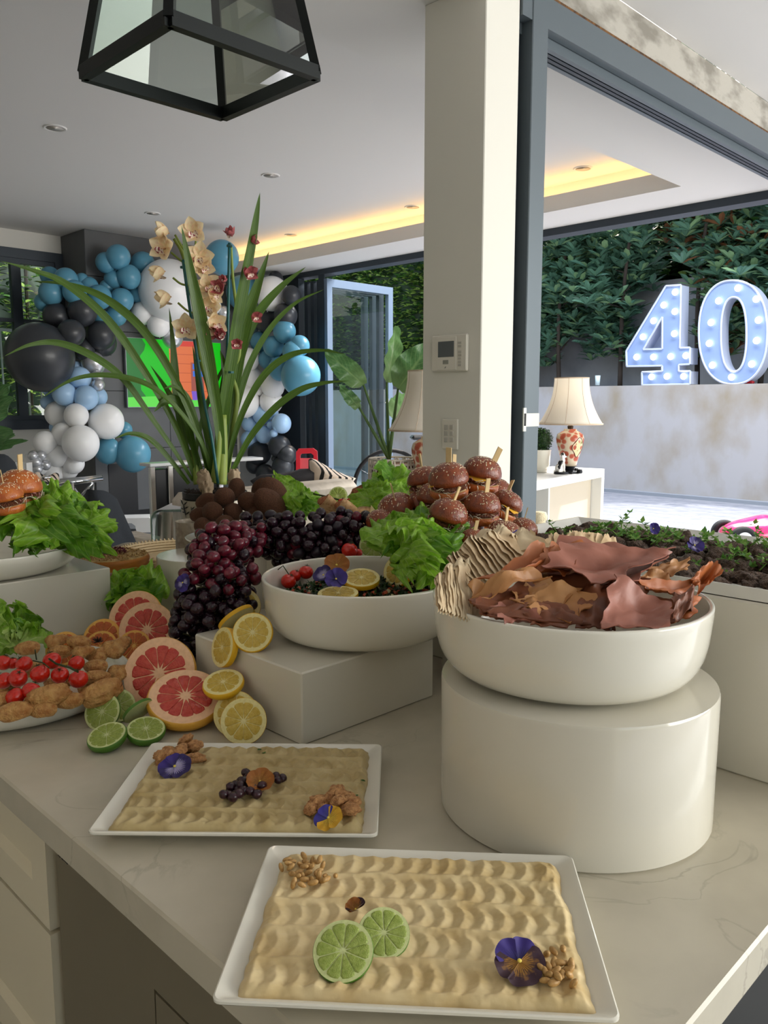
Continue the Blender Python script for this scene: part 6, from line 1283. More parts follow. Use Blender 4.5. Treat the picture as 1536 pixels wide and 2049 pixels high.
# bird of paradise plant in a basket
bq = pd(790, 948, 4.55); bp_ = thing('bird_of_paradise', 'broad leaved plant in a woven white basket pot by the glass doors', 'plant', (bq.x, bq.y, 0))
rw = rad(52, bq); zt_ = pd(790, 918, 4.55).z
m = MB(); wkw = mat('white_wicker', (216, 206, 190), .7, bump=(90, .5, .004))
for k in range(9):
    z_ = bq.z-.12+k*(zt_-bq.z+.12)/8; m.lathe([(rw-.006, z_), (rw, z_+.006), (rw+.006, z_), (rw, z_-.006)], 40, c=(bq.x, bq.y, 0), closed=True)
for k in range(40):
    a = 2*PI*k/40; m.tube([(bq.x+rw*math.cos(a+.04*j*(1 if k % 2 else -1)), bq.y+rw*math.sin(a+.04*j*(1 if k % 2 else -1)), bq.z-.12+j*(zt_-bq.z+.12)/5) for j in range(6)], .006, 5)
m.build('basket', wkw, bp_, True); MB().lathe([(0, zt_-.03), (rw-.01, zt_-.03), (rw-.01, bq.z-.12), (0, bq.z-.12)], 32, c=(bq.x, bq.y, 0)).build('soil', mat('bark_soil', (150, 110, 84), .9, var=(12, (96, 66, 48), .4, .6)), bp_)
MB().lathe([(0, 0), (.12, 0), (.11, .02), (.03, .04), (.03, bq.z-.16), (rw*.8, bq.z-.13), (0, bq.z-.122)], 32, c=(bq.x, bq.y, 0)).build('stand', wl_, bp_, 40)
bop = leaf_mat('banana_leaf', (74, 118, 66), (96, 140, 84), (150, 182, 120)); bol = leaf_mat('young_banana_leaf', (120, 168, 100), (140, 186, 118), (180, 206, 150)); stm = mat('plant_stalk', (96, 128, 72), .5)
def bigleaf(parent, base, mid, tip, w, m_, fold_=.3, nrm=None, seed=0., stalk=.012, name='leaf'):
    base, mid, tip = Vector(base), Vector(mid), Vector(tip)
    if stalk: MB().tube([base+(mid-base)*k/6+Z*.0 for k in range(7)], [stalk*(1-.08*k) for k in range(7)], 8).build('stalk', stm, parent, True)
    ax = tip-mid; nrm = Vector(nrm or (-HF+Z*.5)).normalized(); sd_ = ax.normalized().cross(nrm).normalized(); nrm = sd_.cross(ax.normalized()); L = ax.length
    def f(s, t):
        x = 2*s-1; wd = w*(math.sin(PI*min(1, .06+.93*t**.85)))**.65
        tear = .03*max(0, math.sin(t*23+seed))**14*abs(x)*(.15 < t < .8)
        return mid+ax*(t-tear*.5)+sd_*x*wd*.5+nrm*(fold_*abs(x)**1.4*w*.5+.10*L*math.sin(PI*t)*.6-.015*math.sin(t*22+x*2+seed)*abs(x))
    m = MB(); m.grid(f, 16, 24); return m.build(name, m_, parent, True)
bb_ = pd(778, 918, 4.55)
bigleaf(bp_, bb_, pd(773, 765, 4.6), pd(790, 652, 4.6), .10, bol, .5, RGT*.5-HF, 1)
bigleaf(bp_, bb_, pd(796, 778, 4.5), pd(862, 688, 4.45), .20, bop, .12, -HF+Z*.1, 2)
bigleaf(bp_, bb_, pd(727, 770, 4.5), pd(650, 700, 4.4), .13, bop, .12, -HF-Z*.1, 3)
bigleaf(bp_, bb_, pd(718, 815, 4.5), pd(678, 770, 4.35), .07, bop, .15, -HF, 4)
bigleaf(bp_, bb_, pd(786, 840, 4.7), pd(828, 790, 4.9), .17, bol, .15, -HF+Z*.3, 5)
# leafy plant at the left picture edge
lp = thing('banana_plant', 'big leafed potted plant entering at the left picture edge', 'plant', pd(-90, 900, 4.2)*1); lp.location.z = 0; lb = pd(-90, 960, 4.2)
for a in ((( -60, 860), (28, 798), .17, 1), ((-60, 880), (30, 868), .15, 2), ((-40, 905), (53, 880), .055, 3), ((-50, 840), (20, 770), .12, 5)): bigleaf(lp, lb, pd(*a[0], 4.2), pd(*a[1], 4.0), a[2], bop, .12, -HF+Z*.1, a[3], stalk=.01)
MB().lathe([(0, 0), (.15, 0), (.19, .35), (.17, .36), (0, .34)], 32, c=(lb.x, lb.y, 0)).build('pot', cer, lp, 40); MB().tube([(lb.x, lb.y, .33), lb], .03, 8).build('stem', stm, lp, True)
# ---------------- orchid ----------------
OC = pd(430, 992, 2.55); OC.z = 0; opr = rad(68, pd(430, 992, 2.55)); ozt = pd(430, 987, 2.55).z
orc = thing('orchid_plant', 'tall flowering cymbidium orchid in a steel pot with long arching leaves', 'plant', (OC.x, OC.y, ZC))
MB().lathe([(0, ZC), (opr*.90, ZC), (opr*.93, ZC+.01), (opr*.99, ozt-.02), (opr*1.0, ozt-.015), (opr*.95, ozt-.015), (opr*.9, ozt-.04), (0, ozt-.04)], 64, c=(OC.x, OC.y, 0)).build('outer_pot', mat('brushed_steel_pot', (196, 188, 172), .3, .55, var=(4, (176, 168, 150), .4, .6)), orc, 50)
MB().lathe([(opr*.80, ozt-.03), (opr*.88, ozt-.012), (opr*.93, ozt-.012), (opr*.94, ozt+.006), (opr*.90, ozt+.008), (opr*.87, ozt-.01), (opr*.80, ozt-.03)], 64, c=(OC.x, OC.y, 0)).build('plastic_pot', mat('black_pot', (24, 24, 24), .5), orc, 50)
gs = random.Random(2); m = MB().lathe([(0, ozt+.0), (opr*.5, ozt-.002), (opr*.88, ozt-.012)], 32, c=(OC.x, OC.y, 0))
for i in range(260):
    a, r = gs.uniform(0, 6.3), opr*.85*math.sqrt(gs.random()); p = Vector((OC.x+r*math.cos(a), OC.y+r*math.sin(a), ozt+gs.uniform(-.004, .008))); d = Vector((gs.uniform(-1, 1), gs.uniform(-1, 1), gs.uniform(-.2, .6)))*.012; m.tube([p-d, p+d*.3+Z*.002, p+d], [.0016, .002, .0008], 4)
m.build('bark', mat('dark_bark', (46, 36, 28), .9), orc, kind='stuff')
m = MB()   # engraved bamboo sprig on the pot
for (x0, y0, x1, y1) in ((372, 1036, 366, 1008), (366, 1012, 374, 1004), (368, 1018, 376, 1014), (366, 1010, 362, 1000), (368, 1020, 361, 1016), (371, 1030, 378, 1024), (370, 1026, 364, 1024), (385, 1036, 382, 1014), (383, 1020, 389, 1014)):
    q = []
    for t in (0, .5, 1):
        x, y = x0+(x1-x0)*t, y0+(y1-y0)*t; r_ = ray(x, y); o_ = Vector((0, 0, EYE)); a_ = r_.xy.dot(r_.xy); b_ = -2*r_.xy.dot(OC.xy); c_ = OC.xy.dot(OC.xy)-(opr*1.0)**2; dsc = b_*b_-4*a_*c_
        if dsc > 0: k_ = (-b_-math.sqrt(dsc))/(2*a_); q.append(o_+r_*k_)
    if len(q) == 3: m.tube(q, [.0004, .0022, .0006], 5)
m.build('bamboo_motif', blackm, orc)
olm = leaf_mat('orchid_leaf', (66, 96, 32), (84, 116, 42), (128, 158, 74)); ost = mat('orchid_bulb', (134, 150, 66), .5, var=(5, (104, 124, 48), .4, .7)); stk = mat('teal_stake', (14, 84, 84), .4)
def smooth(pts, n):
    P = [Vector(p) for p in pts]; P = [P[0]*2-P[1]]+P+[P[-1]*2-P[-2]]; out = []
    for i in range(1, len(P)-2):
        for k in range(n):
            t = k/n; a, b, c, d = P[i-1], P[i], P[i+1], P[i+2]
            out.append(.5*((2*b)+(c-a)*t+(2*a-5*b+4*c-d)*t*t+(3*b-a-3*c+d)*t**3))
    return out+[P[-2]]
def strap(pts, wpx, dz=(2.5, 2.5), tw=0., seed=0.):
    """strap leaf through picture points tip..base, the distance going from dz[0] (tip) to dz[1]"""
    n_ = len(pts); P = smooth([pd(x, y, dz[0]+(dz[1]-dz[0])*i/(n_-1)) for i, (x, y) in enumerate(pts)], 7); N_ = len(P)-1; W_ = rad(wpx, P[N_//2])
    def f(s, t):
        i = min(N_, int(round(t*N_))); p = P[i]; tg = (P[min(i+1, N_)]-P[max(0, i-1)]).normalized()
        vd = (p-Vector((0, 0, EYE))).normalized(); sd_ = tg.cross(vd).normalized(); a = tw*math.sin(PI*t*1.3+seed)*.7+.35; sd2 = sd_*math.cos(a)+vd*math.sin(a); nn = tg.cross(sd2)
        w = W_*(min(1, t*2.6)**.75)*(1-.45*max(0, t-.55)/.45); x = 2*s-1
        return p+sd2*x*w*.5+nn*(abs(x)*w*.16)
    m = MB(); m.grid(f, 4, N_); m.uv = {k: (v[0], .6+.4*(1-v[1])) for k, v in m.uv.items()}; return m.build('leaf', olm, orc, True)
LV = [([(520,385),(505,470),(478,610),(455,760),(440,870),(436,962)],30,(2.4,2.55)),([(0,522),(60,540),(130,568),(215,640),(290,745),(350,850),(392,958)],17,(2.2,2.5)),([(65,563),(140,570),(215,600),(290,665),(355,770),(400,880),(418,960)],17,(2.3,2.5)),
 ([(8,713),(60,690),(115,686),(180,710),(245,757),(305,840),(350,905),(385,962)],15,(2.2,2.5)),([(80,798),(150,758),(225,752),(300,773),(360,825),(405,890),(424,960)],13,(2.25,2.5)),([(230,877),(262,868),(300,880),(340,920),(378,968)],13,(2.35,2.5)),
 ([(338,615),(345,690),(352,780),(368,880),(392,962)],17,(2.45,2.5)),([(363,452),(378,530),(402,640),(422,750),(438,860),(444,965)],26,(2.35,2.5)),([(538,503),(512,580),(485,660),(465,770),(452,880),(446,962)],30,(2.55,2.58)),([(612,534),(560,575),(512,630),(482,700),(462,800),(450,900),(448,962)],24,(2.6,2.58)),
 ([(648,579),(590,606),(540,655),(500,725),(476,800),(458,880),(450,962)],15,(2.6,2.58)),([(692,709),(640,700),(580,710),(530,748),(490,815),(464,890),(450,965)],14,(2.55,2.55)),([(698,762),(648,766),(600,780),(548,818),(500,875),(468,935),(452,968)],14,(2.5,2.55)),
 ([(308,824),(330,803),(356,806),(378,860),(398,960)],20,(2.4,2.5)),([(326,778),(350,774),(378,800),(400,870),(420,960)],10,(2.4,2.5)),([(440,700),(452,760),(446,850),(436,960)],26,(2.5,2.55)),([(476,640),(462,720),(446,820),(432,962)],26,(2.5,2.55)),([(500,610),(478,700),(458,800),(440,960)],22,(2.62,2.6)),
 ([(360,770),(392,850),(412,920),(424,965)],12,(2.5,2.5)),([(470,690),(420,790),(394,880),(388,965)],12,(2.6,2.55)),([(385,690),(398,780),(415,870),(430,962)],18,(2.5,2.52)),([(300,730),(345,800),(385,890),(408,962)],14,(2.5,2.5))]
for i, (p_, w_, dz_) in enumerate(LV): strap(p_, w_, dz_, .5, i*1.3)
def stemtube(name, pts, rp0, rp1, m_, d=2.5):
    P = smooth([pd(x, y, d) for x, y in pts], 5); n_ = len(P); r0, r1 = rad(rp0, P[0]), rad(rp1, P[0]); return MB().tube(P, [r0+(r1-r0)*i/(n_-1) for i in range(n_)], 10).build(name, m_, orc, True)
stemtube('flower_stem', [(428,965),(436,900),(436,850),(420,780),(400,710),(392,640),(378,560),(364,505),(348,478)], 8, 3, ost, 2.48)
stemtube('flower_stem', [(452,960),(466,860),(474,790),(462,745),(478,710),(476,640),(466,560),(462,490)], 6, 2.5, ost, 2.56)
stemtube('pseudobulb', [(440,968),(444,930),(446,880),(446,830)], 13, 7, ost, 2.5); stemtube('pseudobulb', [(398,968),(392,940),(380,900)], 11, 4, ost, 2.5)
stemtube('stake', [(436,968),(424,880),(408,800),(392,700),(380,620),(366,520)], 3, 3, stk, 2.46); stemtube('stake', [(452,960),(452,800),(456,640),(459,486)], 3, 3, stk, 2.53)
for (x, y) in ((366, 535), (378, 588), (396, 722), (459, 492), (462, 745)): MB().lathe([(.006, -.003), (.0085, -.003), (.0085, .003), (.006, .003)], 12, c=pd(x, y, 2.47), closed=True).build('clip', stk, orc)
husk = mat('dry_bulb_husk', (176, 156, 128), .9, var=(9, (112, 92, 70), .4, .62), bump=(14, .9, .02), stretch=(1, 1, .3))
for (x, y, r_, s_) in ((408, 958, 13, 1), (468, 955, 12, 4), (414, 974, 12, 8)):
    p = pd(x, y, 2.44); q = rad(r_, p); m = MB().ball(p, (q, q, q*1.9), 22, 18, f=lambda v: (1+.4*noise.noise(v*3+Vector((s_, 0, 0)))+.2*noise.noise(Vector((v.x*9, v.y*9, v.z*2+s_))))*(1-.35*max(0, v.z)**2)); m.build('dry_bulb', husk, orc, True)
def tep(m_):
    def f(s, t):
        x = 2*s-1; w = .40*math.sin(PI*min(1, .08+.91*t))**.75*(1.15-.25*t); return (x*w, t*1.0, .42*t*t-.10*t+.45*w*x*x-.05)
    m = MB(); m.grid(f, 8, 9); return m.mesh('petal', m_, True)
CRP = mat('cream_orchid_petal', (250, 232, 192), .5, back=.4, var=(2.5, (238, 190, 160), .48, .75)); PKP = mat('pink_orchid_petal', (196, 110, 112), .5, back=.3, var=(3, (110, 44, 52), .45, .68))
LPM = mat('orchid_lip', (240, 224, 208), .5, var=(5, (140, 40, 60), .52, .58)); ocl = mat('orchid_column', (214, 170, 130), .4)
tc1, tc2 = tep(CRP), tep(PKP)
lipm = MB(); lipm.grid(lambda s, t: ((2*s-1)*(.20+.12*math.sin(PI*t)), -.05-.42*t, .22*(1-t)+.30*abs(2*s-1)**2*(1-t*.6)+.20*math.sin(PI*t)-.22*max(0, t-.6)), 8, 8); lipm = lipm.mesh('lip', LPM, True)
colm = MB().tube([(0, -.02, .02), (0, -.05, .22), (0, -.12, .36)], [.06, .055, .05], 8).mesh('column_part', ocl, True)
def oflower(x, y, rp, nrm, pink=False, spin=0., cup=.35, d=2.44):
    p = pd(x, y, d); M_ = (frame(nrm) @ Matrix.Rotation(spin, 3, 'Z')).to_euler(); f_ = bpy.data.objects.new('flower', MB().lathe([(0, -.12), (.06, -.05), (.05, .06), (0, .08)], 10).mesh('flower', ocl, True)); COL.objects.link(f_); f_.parent = orc; f_.location = p-WORLD(orc); f_.rotation_euler = M_; f_.scale = (rad(rp, p),)*3
    for a, c_ in ((0, cup), (72, cup*.8), (-72, cup*.8), (140, cup*.6), (-140, cup*.6)): inst('petal', tc2 if pink else tc1, f_, (0, 0, 0), Matrix.Rotation(math.radians(a), 3, 'Z') @ Matrix.Rotation(c_+rr(-.15, .15), 3, 'X'), (1, 1, 1))
    inst('lip', lipm, f_); inst('column_part', colm, f_)
for a in [(336,466,31,(-.75,.3,.3),0,.3,.9),(330,497,33,(-.35,.9,.1),0,-.2,.4),(386,464,31,(.1,1,.05),0,.2,.35),(328,543,30,(-1,.35,-.1),0,.3,1.0),(398,514,32,(.2,1,-.05),0,-.2,.3),(404,535,28,(.4,.9,0),0,.6,.4),(340,594,31,(-1,.4,-.1),0,.2,1.0),(374,656,31,(0,1,.05),0,0,.25),(414,572,30,(.3,.9,0),0,.4,.4),(418,615,29,(.2,.95,0),0,-.3,.35),(428,648,28,(.5,.8,0),0,.3,.4),(424,590,24,(.7,.6,0),0,.1,.6),
 (464,472,20,(-.3,.4,.9),1,0,.9),(502,482,18,(.8,.3,.3),1,.5,.8),(494,548,24,(.6,.7,.1),1,.2,.7),(440,577,22,(-.2,.9,.2),1,-.3,.7),(506,634,20,(.7,.7,0),1,.1,.8),(472,688,18,(.3,.9,0),1,0,.8),(440,672,20,(.1,.8,.3),1,.7,.8),(452,562,16,(-.4,.7,.4),1,0,.9),(428,662,22,(0,.9,-.3),1,.5,.8)]:
    oflower(a[0], a[1], a[2], NV(*a[3]), bool(a[4]), a[5], a[6])
for pts in ([(350,470),(362,490),(372,505)], [(342,505),(360,520),(372,528)], [(346,556),(362,568),(382,572)], [(356,606),(375,622),(394,628)], [(392,478),(390,500),(384,520)], [(388,652),(402,640),(412,646)]):
    stemtube('pedicel', pts, 2.2, 2.2, ost, 2.46)
# brown textured vase beside the croquettes
bv = pz(378, 1100, .95); q = pd(385, 1042, 2.33)
o = MB().lathe([(0, 0), (.050, 0), (.050, .004), (.050, q.z-ZC), (.046, q.z-ZC), (.046, .01), (0, .01)], 40).build('frosted_vase', mat('frosted_beige_glass', (176, 164, 146), .35, bump=(120, .5, .003), var=(60, (150, 138, 122), .4, .6)), None, 40, loc=Vector((0, 0, 0))); o.location = (q.x, q.y, ZC); tag(o, 'frosted beige straight sided vase beside the croquette plate', 'vase')
# ---------------- the light-up number 40 on the garden wall ----------------
mq = mat('marquee_white', (138, 160, 204), .35); mqs = mat('marquee_side', (196, 204, 224), .4); blb = mat('marquee_bulb', (255, 255, 255), .3, emit=((255, 252, 240), 2.2))
UM = 12.08
def C5(x, y): q = pu(1040+x/3.097, 500+y/3.097, UM); return q
def extr(m, loop, du, closed=True, mi=1, flip=False):
    n = len(loop); k = [Vector(p) for p in loop]; b = [p+Vector((du, 0, 0)) for p in k]; m.add(k+b, [((i+1) % n, i, n+i, n+(i+1) % n) if not flip else (i, (i+1) % n, n+(i+1) % n, n+i) for i in range(n)], mi)
def face(m, outer, inner, u, mi=0):
    n, k = len(outer), len(inner); assert n == k; m.add([(u, p.y, p.z) for p in outer]+[(u, p.y, p.z) for p in inner], [(i, (i+1) % n, n+(i+1) % n, n+i) for i in range(n)], mi)
DU = .26; base4 = thing('marquee_number', 'white light-up numeral four standing left on the garden wall', 'number sign', (UM+.13, C5(880, 835).y, 1.705), 'marquee numbers on the garden wall')
out4 = [C5(x, y) for x, y in [(905,225),(1000,218),(992,608),(1056,606),(1054,708),(985,712),(985,752),(1058,752),(1055,832),(758,838),(757,758),(882,752),(882,718),(663,722),(660,628)]]
fix = {1: None}
m = MB(); hole = [C5(x, y) for x, y in [(884,416),(883,614),(766,617)]]
zr_ = [p.z for p in out4]
# face as convex pieces
def pc(*ids): m.add([out4[i] if isinstance(i, int) else hole[int(i[1])] for i in ids], [tuple(range(len(ids)))], 0)
pc(0, 1, 'h0'); pc(0, 'h0', 'h2', 14); pc(1, 2, 'h1', 'h0'); pc(14, 'h2', 13); pc('h2', 'h1', 12, 13); pc('h1', 2, 5, 12); pc(2, 3, 4, 5); pc(12, 5, 6, 11); pc(11, 6, 7, 8, 9, 10)
m.add([p+Vector((DU, 0, 0)) for p in out4], [tuple(range(len(out4)))], 1)
extr(m, out4, DU); extr(m, hole, DU, flip=True); m.build('letter_body', [mq, mqs], base4)
rim = MB(); 
for lp_ in (out4, hole):
    for a_, b_ in zip(lp_, lp_[1:]+lp_[:1]): rim.tube([a_-Vector((.01, 0, 0)), b_-Vector((.01, 0, 0))], .016, 5)
rim.build('letter_rim', mqs, base4)
bu = MB().ball((0, 0, 0), (.035, .05, .05), 12, 8).mesh('bulb', blb, True)
for x, y in [(966,263),(895,343),(964,383),(832,440),(961,520),(766,540),(727,665),(831,665),(938,662),(1032,656),(820,787),(915,784),(1018,784)]: inst('bulb', bu, base4, C5(x, y)-Vector((.03, 0, 0))-WORLD(base4))
base0 = thing('marquee_number', 'white light-up numeral zero at the right picture edge', 'number sign', (UM+.13, C5(1320, 835).y, 1.705), 'marquee numbers on the garden wall')
def sup(cx, cy, rx, ry, n_, k=56):
    o = []
    for i in range(k):
        a = 2*PI*i/k; c_, s_ = math.cos(a), math.sin(a); o.append(C5(cx+rx*abs(c_)**(2/n_)*(1 if c_ >= 0 else -1), cy+ry*abs(s_)**(2/n_)*(1 if s_ >= 0 else -1)))
    return o
oo, ii = sup(1322, 511, 212, 321, 2.3), sup(1326, 524, 79, 230, 2.4); m = MB(); face(m, oo, ii, UM); extr(m, oo, DU); extr(m, ii, DU, flip=True); face(m, oo, ii, UM+DU, 1); m.build('letter_body', [mq, mqs], base0, 40)
MB().tube([p-Vector((.01, 0, 0)) for p in oo+[oo[0]]], .016, 5).tube([p-Vector((.01, 0, 0)) for p in ii+[ii[0]]], .016, 5).build('letter_rim', mqs, base0)
for x, y in [(1355,238),(1235,317),(1468,306),(1188,451),(1482,436),(1177,580),(1470,563),(1196,715),(1440,708),(1315,789)]: inst('bulb', bu, base0, C5(x, y)-Vector((.03, 0, 0))-WORLD(base0))
tag(MB().lathe([(0, 0), (.035, 0), (.045, .16), (.042, .16), (.033, .01), (0, .01)], 20, c=pu(1195, 771, 12.15)+Z*.0).build('plastic_cup', mat('pale_plastic_cup', (206, 226, 232), .2), None, True), 'small pale plastic cup left on the garden wall', 'cup')
tag(MB().rbox((12.12, 4.60, 1.706), (12.2, 5.0, 1.75), .015).build('red_clip', mat('red_clip', (190, 30, 40), .4), None), 'small red object on the garden wall between the numerals', 'toy')
# ---------------- trees and hedge behind the garden wall ----------------
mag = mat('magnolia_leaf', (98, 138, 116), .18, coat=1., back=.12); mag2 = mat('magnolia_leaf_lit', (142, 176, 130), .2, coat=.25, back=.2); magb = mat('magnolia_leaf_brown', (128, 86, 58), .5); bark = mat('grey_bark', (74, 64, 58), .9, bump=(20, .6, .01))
def whorl(m, p, g, L, n_, up, mis, wr=.2):
    for i in range(n_):
        a = 2*PI*i/n_+g.uniform(-.3, .3); d = Vector((math.cos(a), math.sin(a), g.uniform(-.1, .75))); d = (d+up*.5).normalized(); s_ = d.cross(Z+Vector((g.uniform(-.4, .4),)*3)).normalized(); l = L*g.uniform(.7, 1.15); w = l*wr; nn = s_.cross(d)
        b0 = p+d*.01; q1 = p+d*l*.35; q3 = p+d*l*.75-nn*l*.02; q2 = p+d*l-nn*l*.08
        m.add([b0, q1+s_*w*.9+nn*w*.3, q3+s_*w*.85+nn*w*.2, q2, q3-s_*w*.85+nn*w*.2, q1-s_*w*.9+nn*w*.3, q3], [(0, 1, 6), (1, 2, 6), (2, 3, 6), (3, 4, 6), (4, 5, 6), (5, 0, 6)], g.choice(mis))
def tree(label, base, h, crown, seed, nw, L, mis, mats_, name='magnolia_tree', group='magnolia trees behind the garden wall', low=.25, spread=1.0, n_=8, wr=.2):
    g = random.Random(seed); b = Vector(base); t = thing(name, label, 'tree', b, group); m = MB(); tips = []
    top = b+Vector((g.uniform(-.2, .2), g.uniform(-.3, .3), h)); P = smooth([b, b+(top-b)*.35+Vector((g.uniform(-.1, .1), g.uniform(-.1, .1), 0)), b+(top-b)*.7+Vector((g.uniform(-.15, .15),)*2+(0,)), top], 5); m.tube(P, [.045*(1-.8*i/(len(P)-1)) for i in range(len(P))], 7); m.build('trunk', bark, t, True)
    for i in range(14):
        f_ = low+(1-low)*i/14; s0 = b+(top-b)*f_; a = g.uniform(0, 2*PI); l = crown*(1.1-f_*.5)*g.uniform(.6, 1); e = s0+Vector((math.cos(a)*l*.8, math.sin(a)*l, l*g.uniform(.3, .9))); q = [s0, (s0+e)/2+Vector((0, 0, -.05)), e]
        MB().tube(q, [.016, .011, .005], 5).build('branch', bark, t, True); tips += [q[1], e, (q[1]+e)/2]
    m = MB()
    for i in range(nw):
        c_ = g.choice(tips); p = c_+Vector((g.gauss(0, 1), g.gauss(0, 1)*spread, g.gauss(0, .9)))*crown*.24
        if p.z < b.z+h*low*.6: continue
        p.x = min(14.1, max(12.3, p.x)) if name == 'magnolia_tree' else p.x
        whorl(m, p, g, L, n_, Vector((g.uniform(-.6, .3), g.uniform(-.5, .5), .4)), mis, wr)
    m.build('foliage', mats_, t, kind='stuff'); return t
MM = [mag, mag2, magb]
for i, (px_, py_, h, cr_) in enumerate([(1118,770,4.4,.85),(1240,770,4.7,.8),(1395,770,4.8,.95),(1520,770,4.6,.9),(1030,770,4.5,1.0),(1650,770,4.5,1.),(960,770,4.4,1.)]):
    p = pu(px_, py_, 13.2); nm = ['trunk just left of the lamp shade top', 'trunk rising left of the numeral 4', 'trunk rising between the two numerals', 'trunk behind the numeral 0', 'standing behind the grey door jamb', 'beyond the right picture edge', 'hidden mostly behind the column'][i]
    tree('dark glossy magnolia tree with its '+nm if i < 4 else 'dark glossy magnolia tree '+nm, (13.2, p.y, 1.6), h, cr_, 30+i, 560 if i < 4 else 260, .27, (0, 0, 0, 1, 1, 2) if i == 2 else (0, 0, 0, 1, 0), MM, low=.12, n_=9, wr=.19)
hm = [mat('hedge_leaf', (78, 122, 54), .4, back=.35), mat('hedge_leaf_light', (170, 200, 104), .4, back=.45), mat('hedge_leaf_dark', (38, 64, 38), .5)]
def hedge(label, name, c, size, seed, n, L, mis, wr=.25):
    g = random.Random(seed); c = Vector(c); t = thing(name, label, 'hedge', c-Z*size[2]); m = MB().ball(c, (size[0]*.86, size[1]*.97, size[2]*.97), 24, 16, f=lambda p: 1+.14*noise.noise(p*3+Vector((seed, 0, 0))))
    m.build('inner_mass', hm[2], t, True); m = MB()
    for i in range(n):
        v = Vector((g.gauss(0, 1), g.gauss(0, 1), g.gauss(0, 1))).normalized(); f_ = 1+.14*noise.noise(v*3+Vector((seed, 0, 0))); p = c+Vector((v.x*size[0], v.y*size[1], v.z*size[2]))*f_*g.uniform(.88, 1.06)
        if v.x > .35 or p.z < 0: continue
        whorl(m, p, g, L, 5, v, mis, wr)
    m.build('foliage', hm, t, kind='stuff')
    return t
for i, (y, z, sz) in enumerate([(-1.5, 3.8, 2.6), (2.2, 4.3, 3.0), (5.8, 4.0, 2.7), (9.4, 4.2, 3.0), (13.2, 3.8, 3.0), (17.0, 4.0, 2.9)]):
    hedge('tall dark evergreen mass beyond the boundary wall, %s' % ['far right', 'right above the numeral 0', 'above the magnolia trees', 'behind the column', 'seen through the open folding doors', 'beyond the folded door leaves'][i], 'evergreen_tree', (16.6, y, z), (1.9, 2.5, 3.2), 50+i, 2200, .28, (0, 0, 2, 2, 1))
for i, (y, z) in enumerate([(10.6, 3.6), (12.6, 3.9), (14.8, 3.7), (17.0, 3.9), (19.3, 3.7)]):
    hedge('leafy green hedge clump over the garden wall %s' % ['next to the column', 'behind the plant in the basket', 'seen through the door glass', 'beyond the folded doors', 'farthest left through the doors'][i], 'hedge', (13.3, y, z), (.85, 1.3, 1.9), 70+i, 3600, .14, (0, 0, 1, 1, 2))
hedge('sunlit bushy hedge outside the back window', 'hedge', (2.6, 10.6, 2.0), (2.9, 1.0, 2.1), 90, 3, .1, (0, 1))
g = random.Random(8); t = thing('bamboo_hedge', 'sunlit green hedge filling the back window', 'hedge', (2.6, 9.6, 0)); m = MB()
for i in range(2600):
    p = Vector((g.uniform(.6, 4.6), g.uniform(9.2, 9.75), g.uniform(.3, 3.7))); whorl(m, p, g, .11, 4, Vector((0, -.5, 0)), (0, 1, 1, 2, 0), .2)
m.build('foliage', hm, t, kind='stuff')
for i in range(9): MB().tube([(1.0+i*.4, 9.6, 0), (1.05+i*.4, 9.62, 3.6)], .02, 6).build('stem', bark, t)
# ---------------- toy car and bicycle outdoors ----------------
pk_ = mat('pink_car_paint', (226, 44, 104), .2, coat=.5); tq = pd(1520, 1092, 7.9); tc = thing('toy_car', 'pink ride-on toy car on the pavers at the right picture edge', 'toy car', (tq.x, tq.y, 0))
TM = Matrix.Translation((tq.x, tq.y, tq.z*0)) @ Matrix.Rotation(-PI/4, 4, 'Z')
zc = pd(1500, 1040, 7.9).z
m = MB().ball((0, 0, 0), (1, 1, 1), 32, 18, f=lambda p: 1); sc_ = (.40, .24, .16)
for i, v in enumerate(m.v): 
    x, y, z = v; q = TM @ Vector((x*sc_[0]*1.0, y*sc_[1], zc-.14+z*sc_[2]*(1 if z > 0 else 1.1)+.03*math.exp(-((x-.1)/.3)**2)*max(0, z))); m.v[i] = tuple(q)
m.build('body', pk_, tc, True)
MB().ball((0, 0, 0), (1, 1, 1), 20, 12, M=TM @ Matrix.Translation((.08, 0, zc-.045)) @ Matrix.Diagonal((.17, .16, .075, 1))).build('windscreen', mat('dark_windscreen', (30, 24, 44), .1), tc, True)
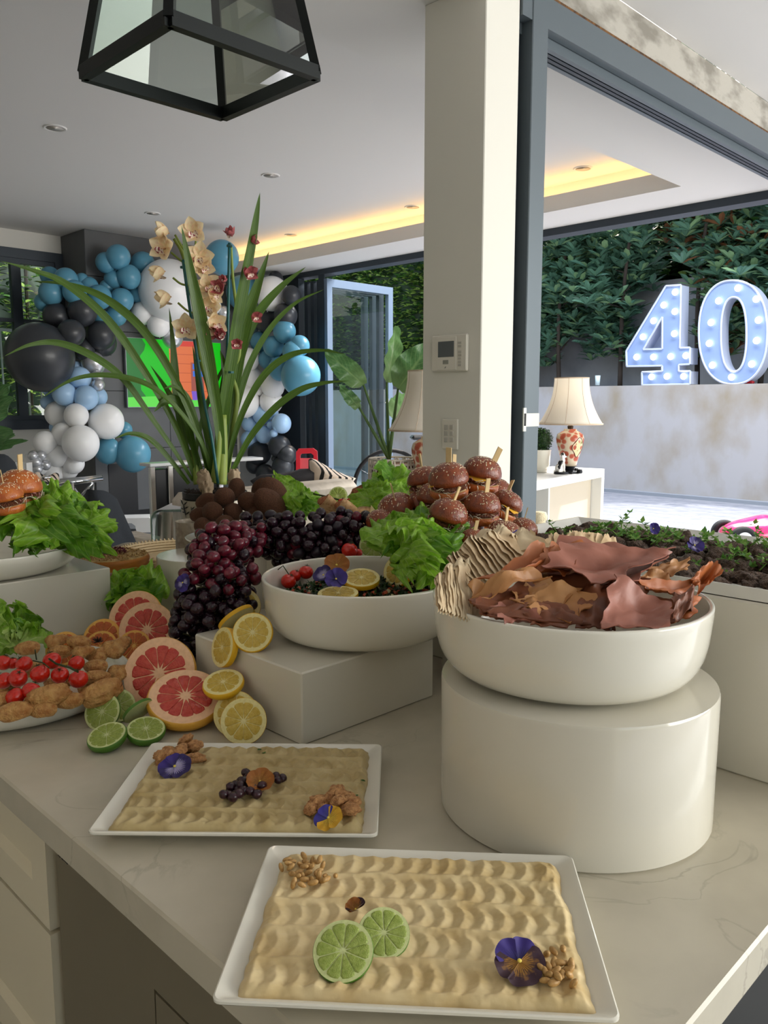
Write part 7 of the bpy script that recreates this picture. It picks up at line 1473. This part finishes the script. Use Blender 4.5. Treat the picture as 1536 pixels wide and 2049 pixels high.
for x in (-.27, .27):
    for y in (-.22, .22):
        M_ = TM @ Matrix.Translation((x, y, .13)) @ Matrix.Diagonal((1.55, 1, 1.55, 1)) @ Matrix.Rotation(PI/2, 4, 'X'); w = MB().lathe([(.05, -.035), (.082, -.03), (.085, 0), (.082, .03), (.05, .035)], 28, M=M_, closed=True).build('wheel', mat('tyre_black', (26, 26, 28), .7), tc, True)
        MB().lathe([(0, -.036), (.05, -.036), (.05, .036), (0, .036)], 20, M=M_).build('hub', mat('hub_white', (226, 226, 230), .3), w); w.children[0].location = (0, 0, 0)
MB().rbox((-.3, -.19, .07), (.3, .19, zc-.16), .03, TM).build('chassis', pk_, tc)
bm_ = mat('white_bicycle_paint', (226, 224, 220), .3); bq2 = pd(826, 910, 7.0); bi = thing('bicycle', 'white bicycle leaning outside behind the basket plant', 'bicycle', (bq2.x, bq2.y, 0))
BM = Matrix.Translation((bq2.x, bq2.y, 0)) @ Matrix.Rotation(-PI/4+.15, 4, 'Z')
def wheel_(cx): 
    pts = [BM @ Vector((cx+.31*math.cos(a), 0, .72+.31*math.sin(a))) for a in [2*PI*k/40 for k in range(41)]]
    w = MB().tube(pts, .018, 8).build('wheel', MATS['tyre_black'] if cx < 0 else bm_, bi, True)
    m = MB()
    for k in range(12): a = 2*PI*k/12; m.tube([BM @ Vector((cx, 0, .72)), BM @ Vector((cx+.3*math.cos(a), 0, .72+.3*math.sin(a)))], .003, 4)
    m.build('spokes', chrome, w); 
wheel_(-.2); wheel_(.72)
m = MB()
for a, b_ in (((-.2, .72), (.1, 1.12)), ((.1, 1.12), (.5, 1.05)), ((.1, 1.12), (.25, .72)), ((.25, .72), (.5, 1.05)), ((.5, 1.05), (.72, .72)), ((-.2, .72), (.25, .72)), ((.5, 1.05), (.47, 1.16))): m.tube([BM @ Vector((a[0], 0, a[1])), BM @ Vector((b_[0], 0, b_[1]))], .016, 8)
m.build('frame', bm_, bi, True); MB().tube([BM @ Vector((.47, -.22, 1.2)), BM @ Vector((.47, -.1, 1.16)), BM @ Vector((.47, .1, 1.16)), BM @ Vector((.47, .22, 1.2))], .012, 8).build('handlebar', chrome, bi, True)
MB().rbox((-.02, -.07, 1.12), (.2, .07, 1.16), .02, BM).build('saddle', blackm, bi); MB().box((-.4, -.1, 0), (.95, .1, .39), BM).build('display_plinth', mat('pale_plinth', (206, 212, 222), .8), bi)
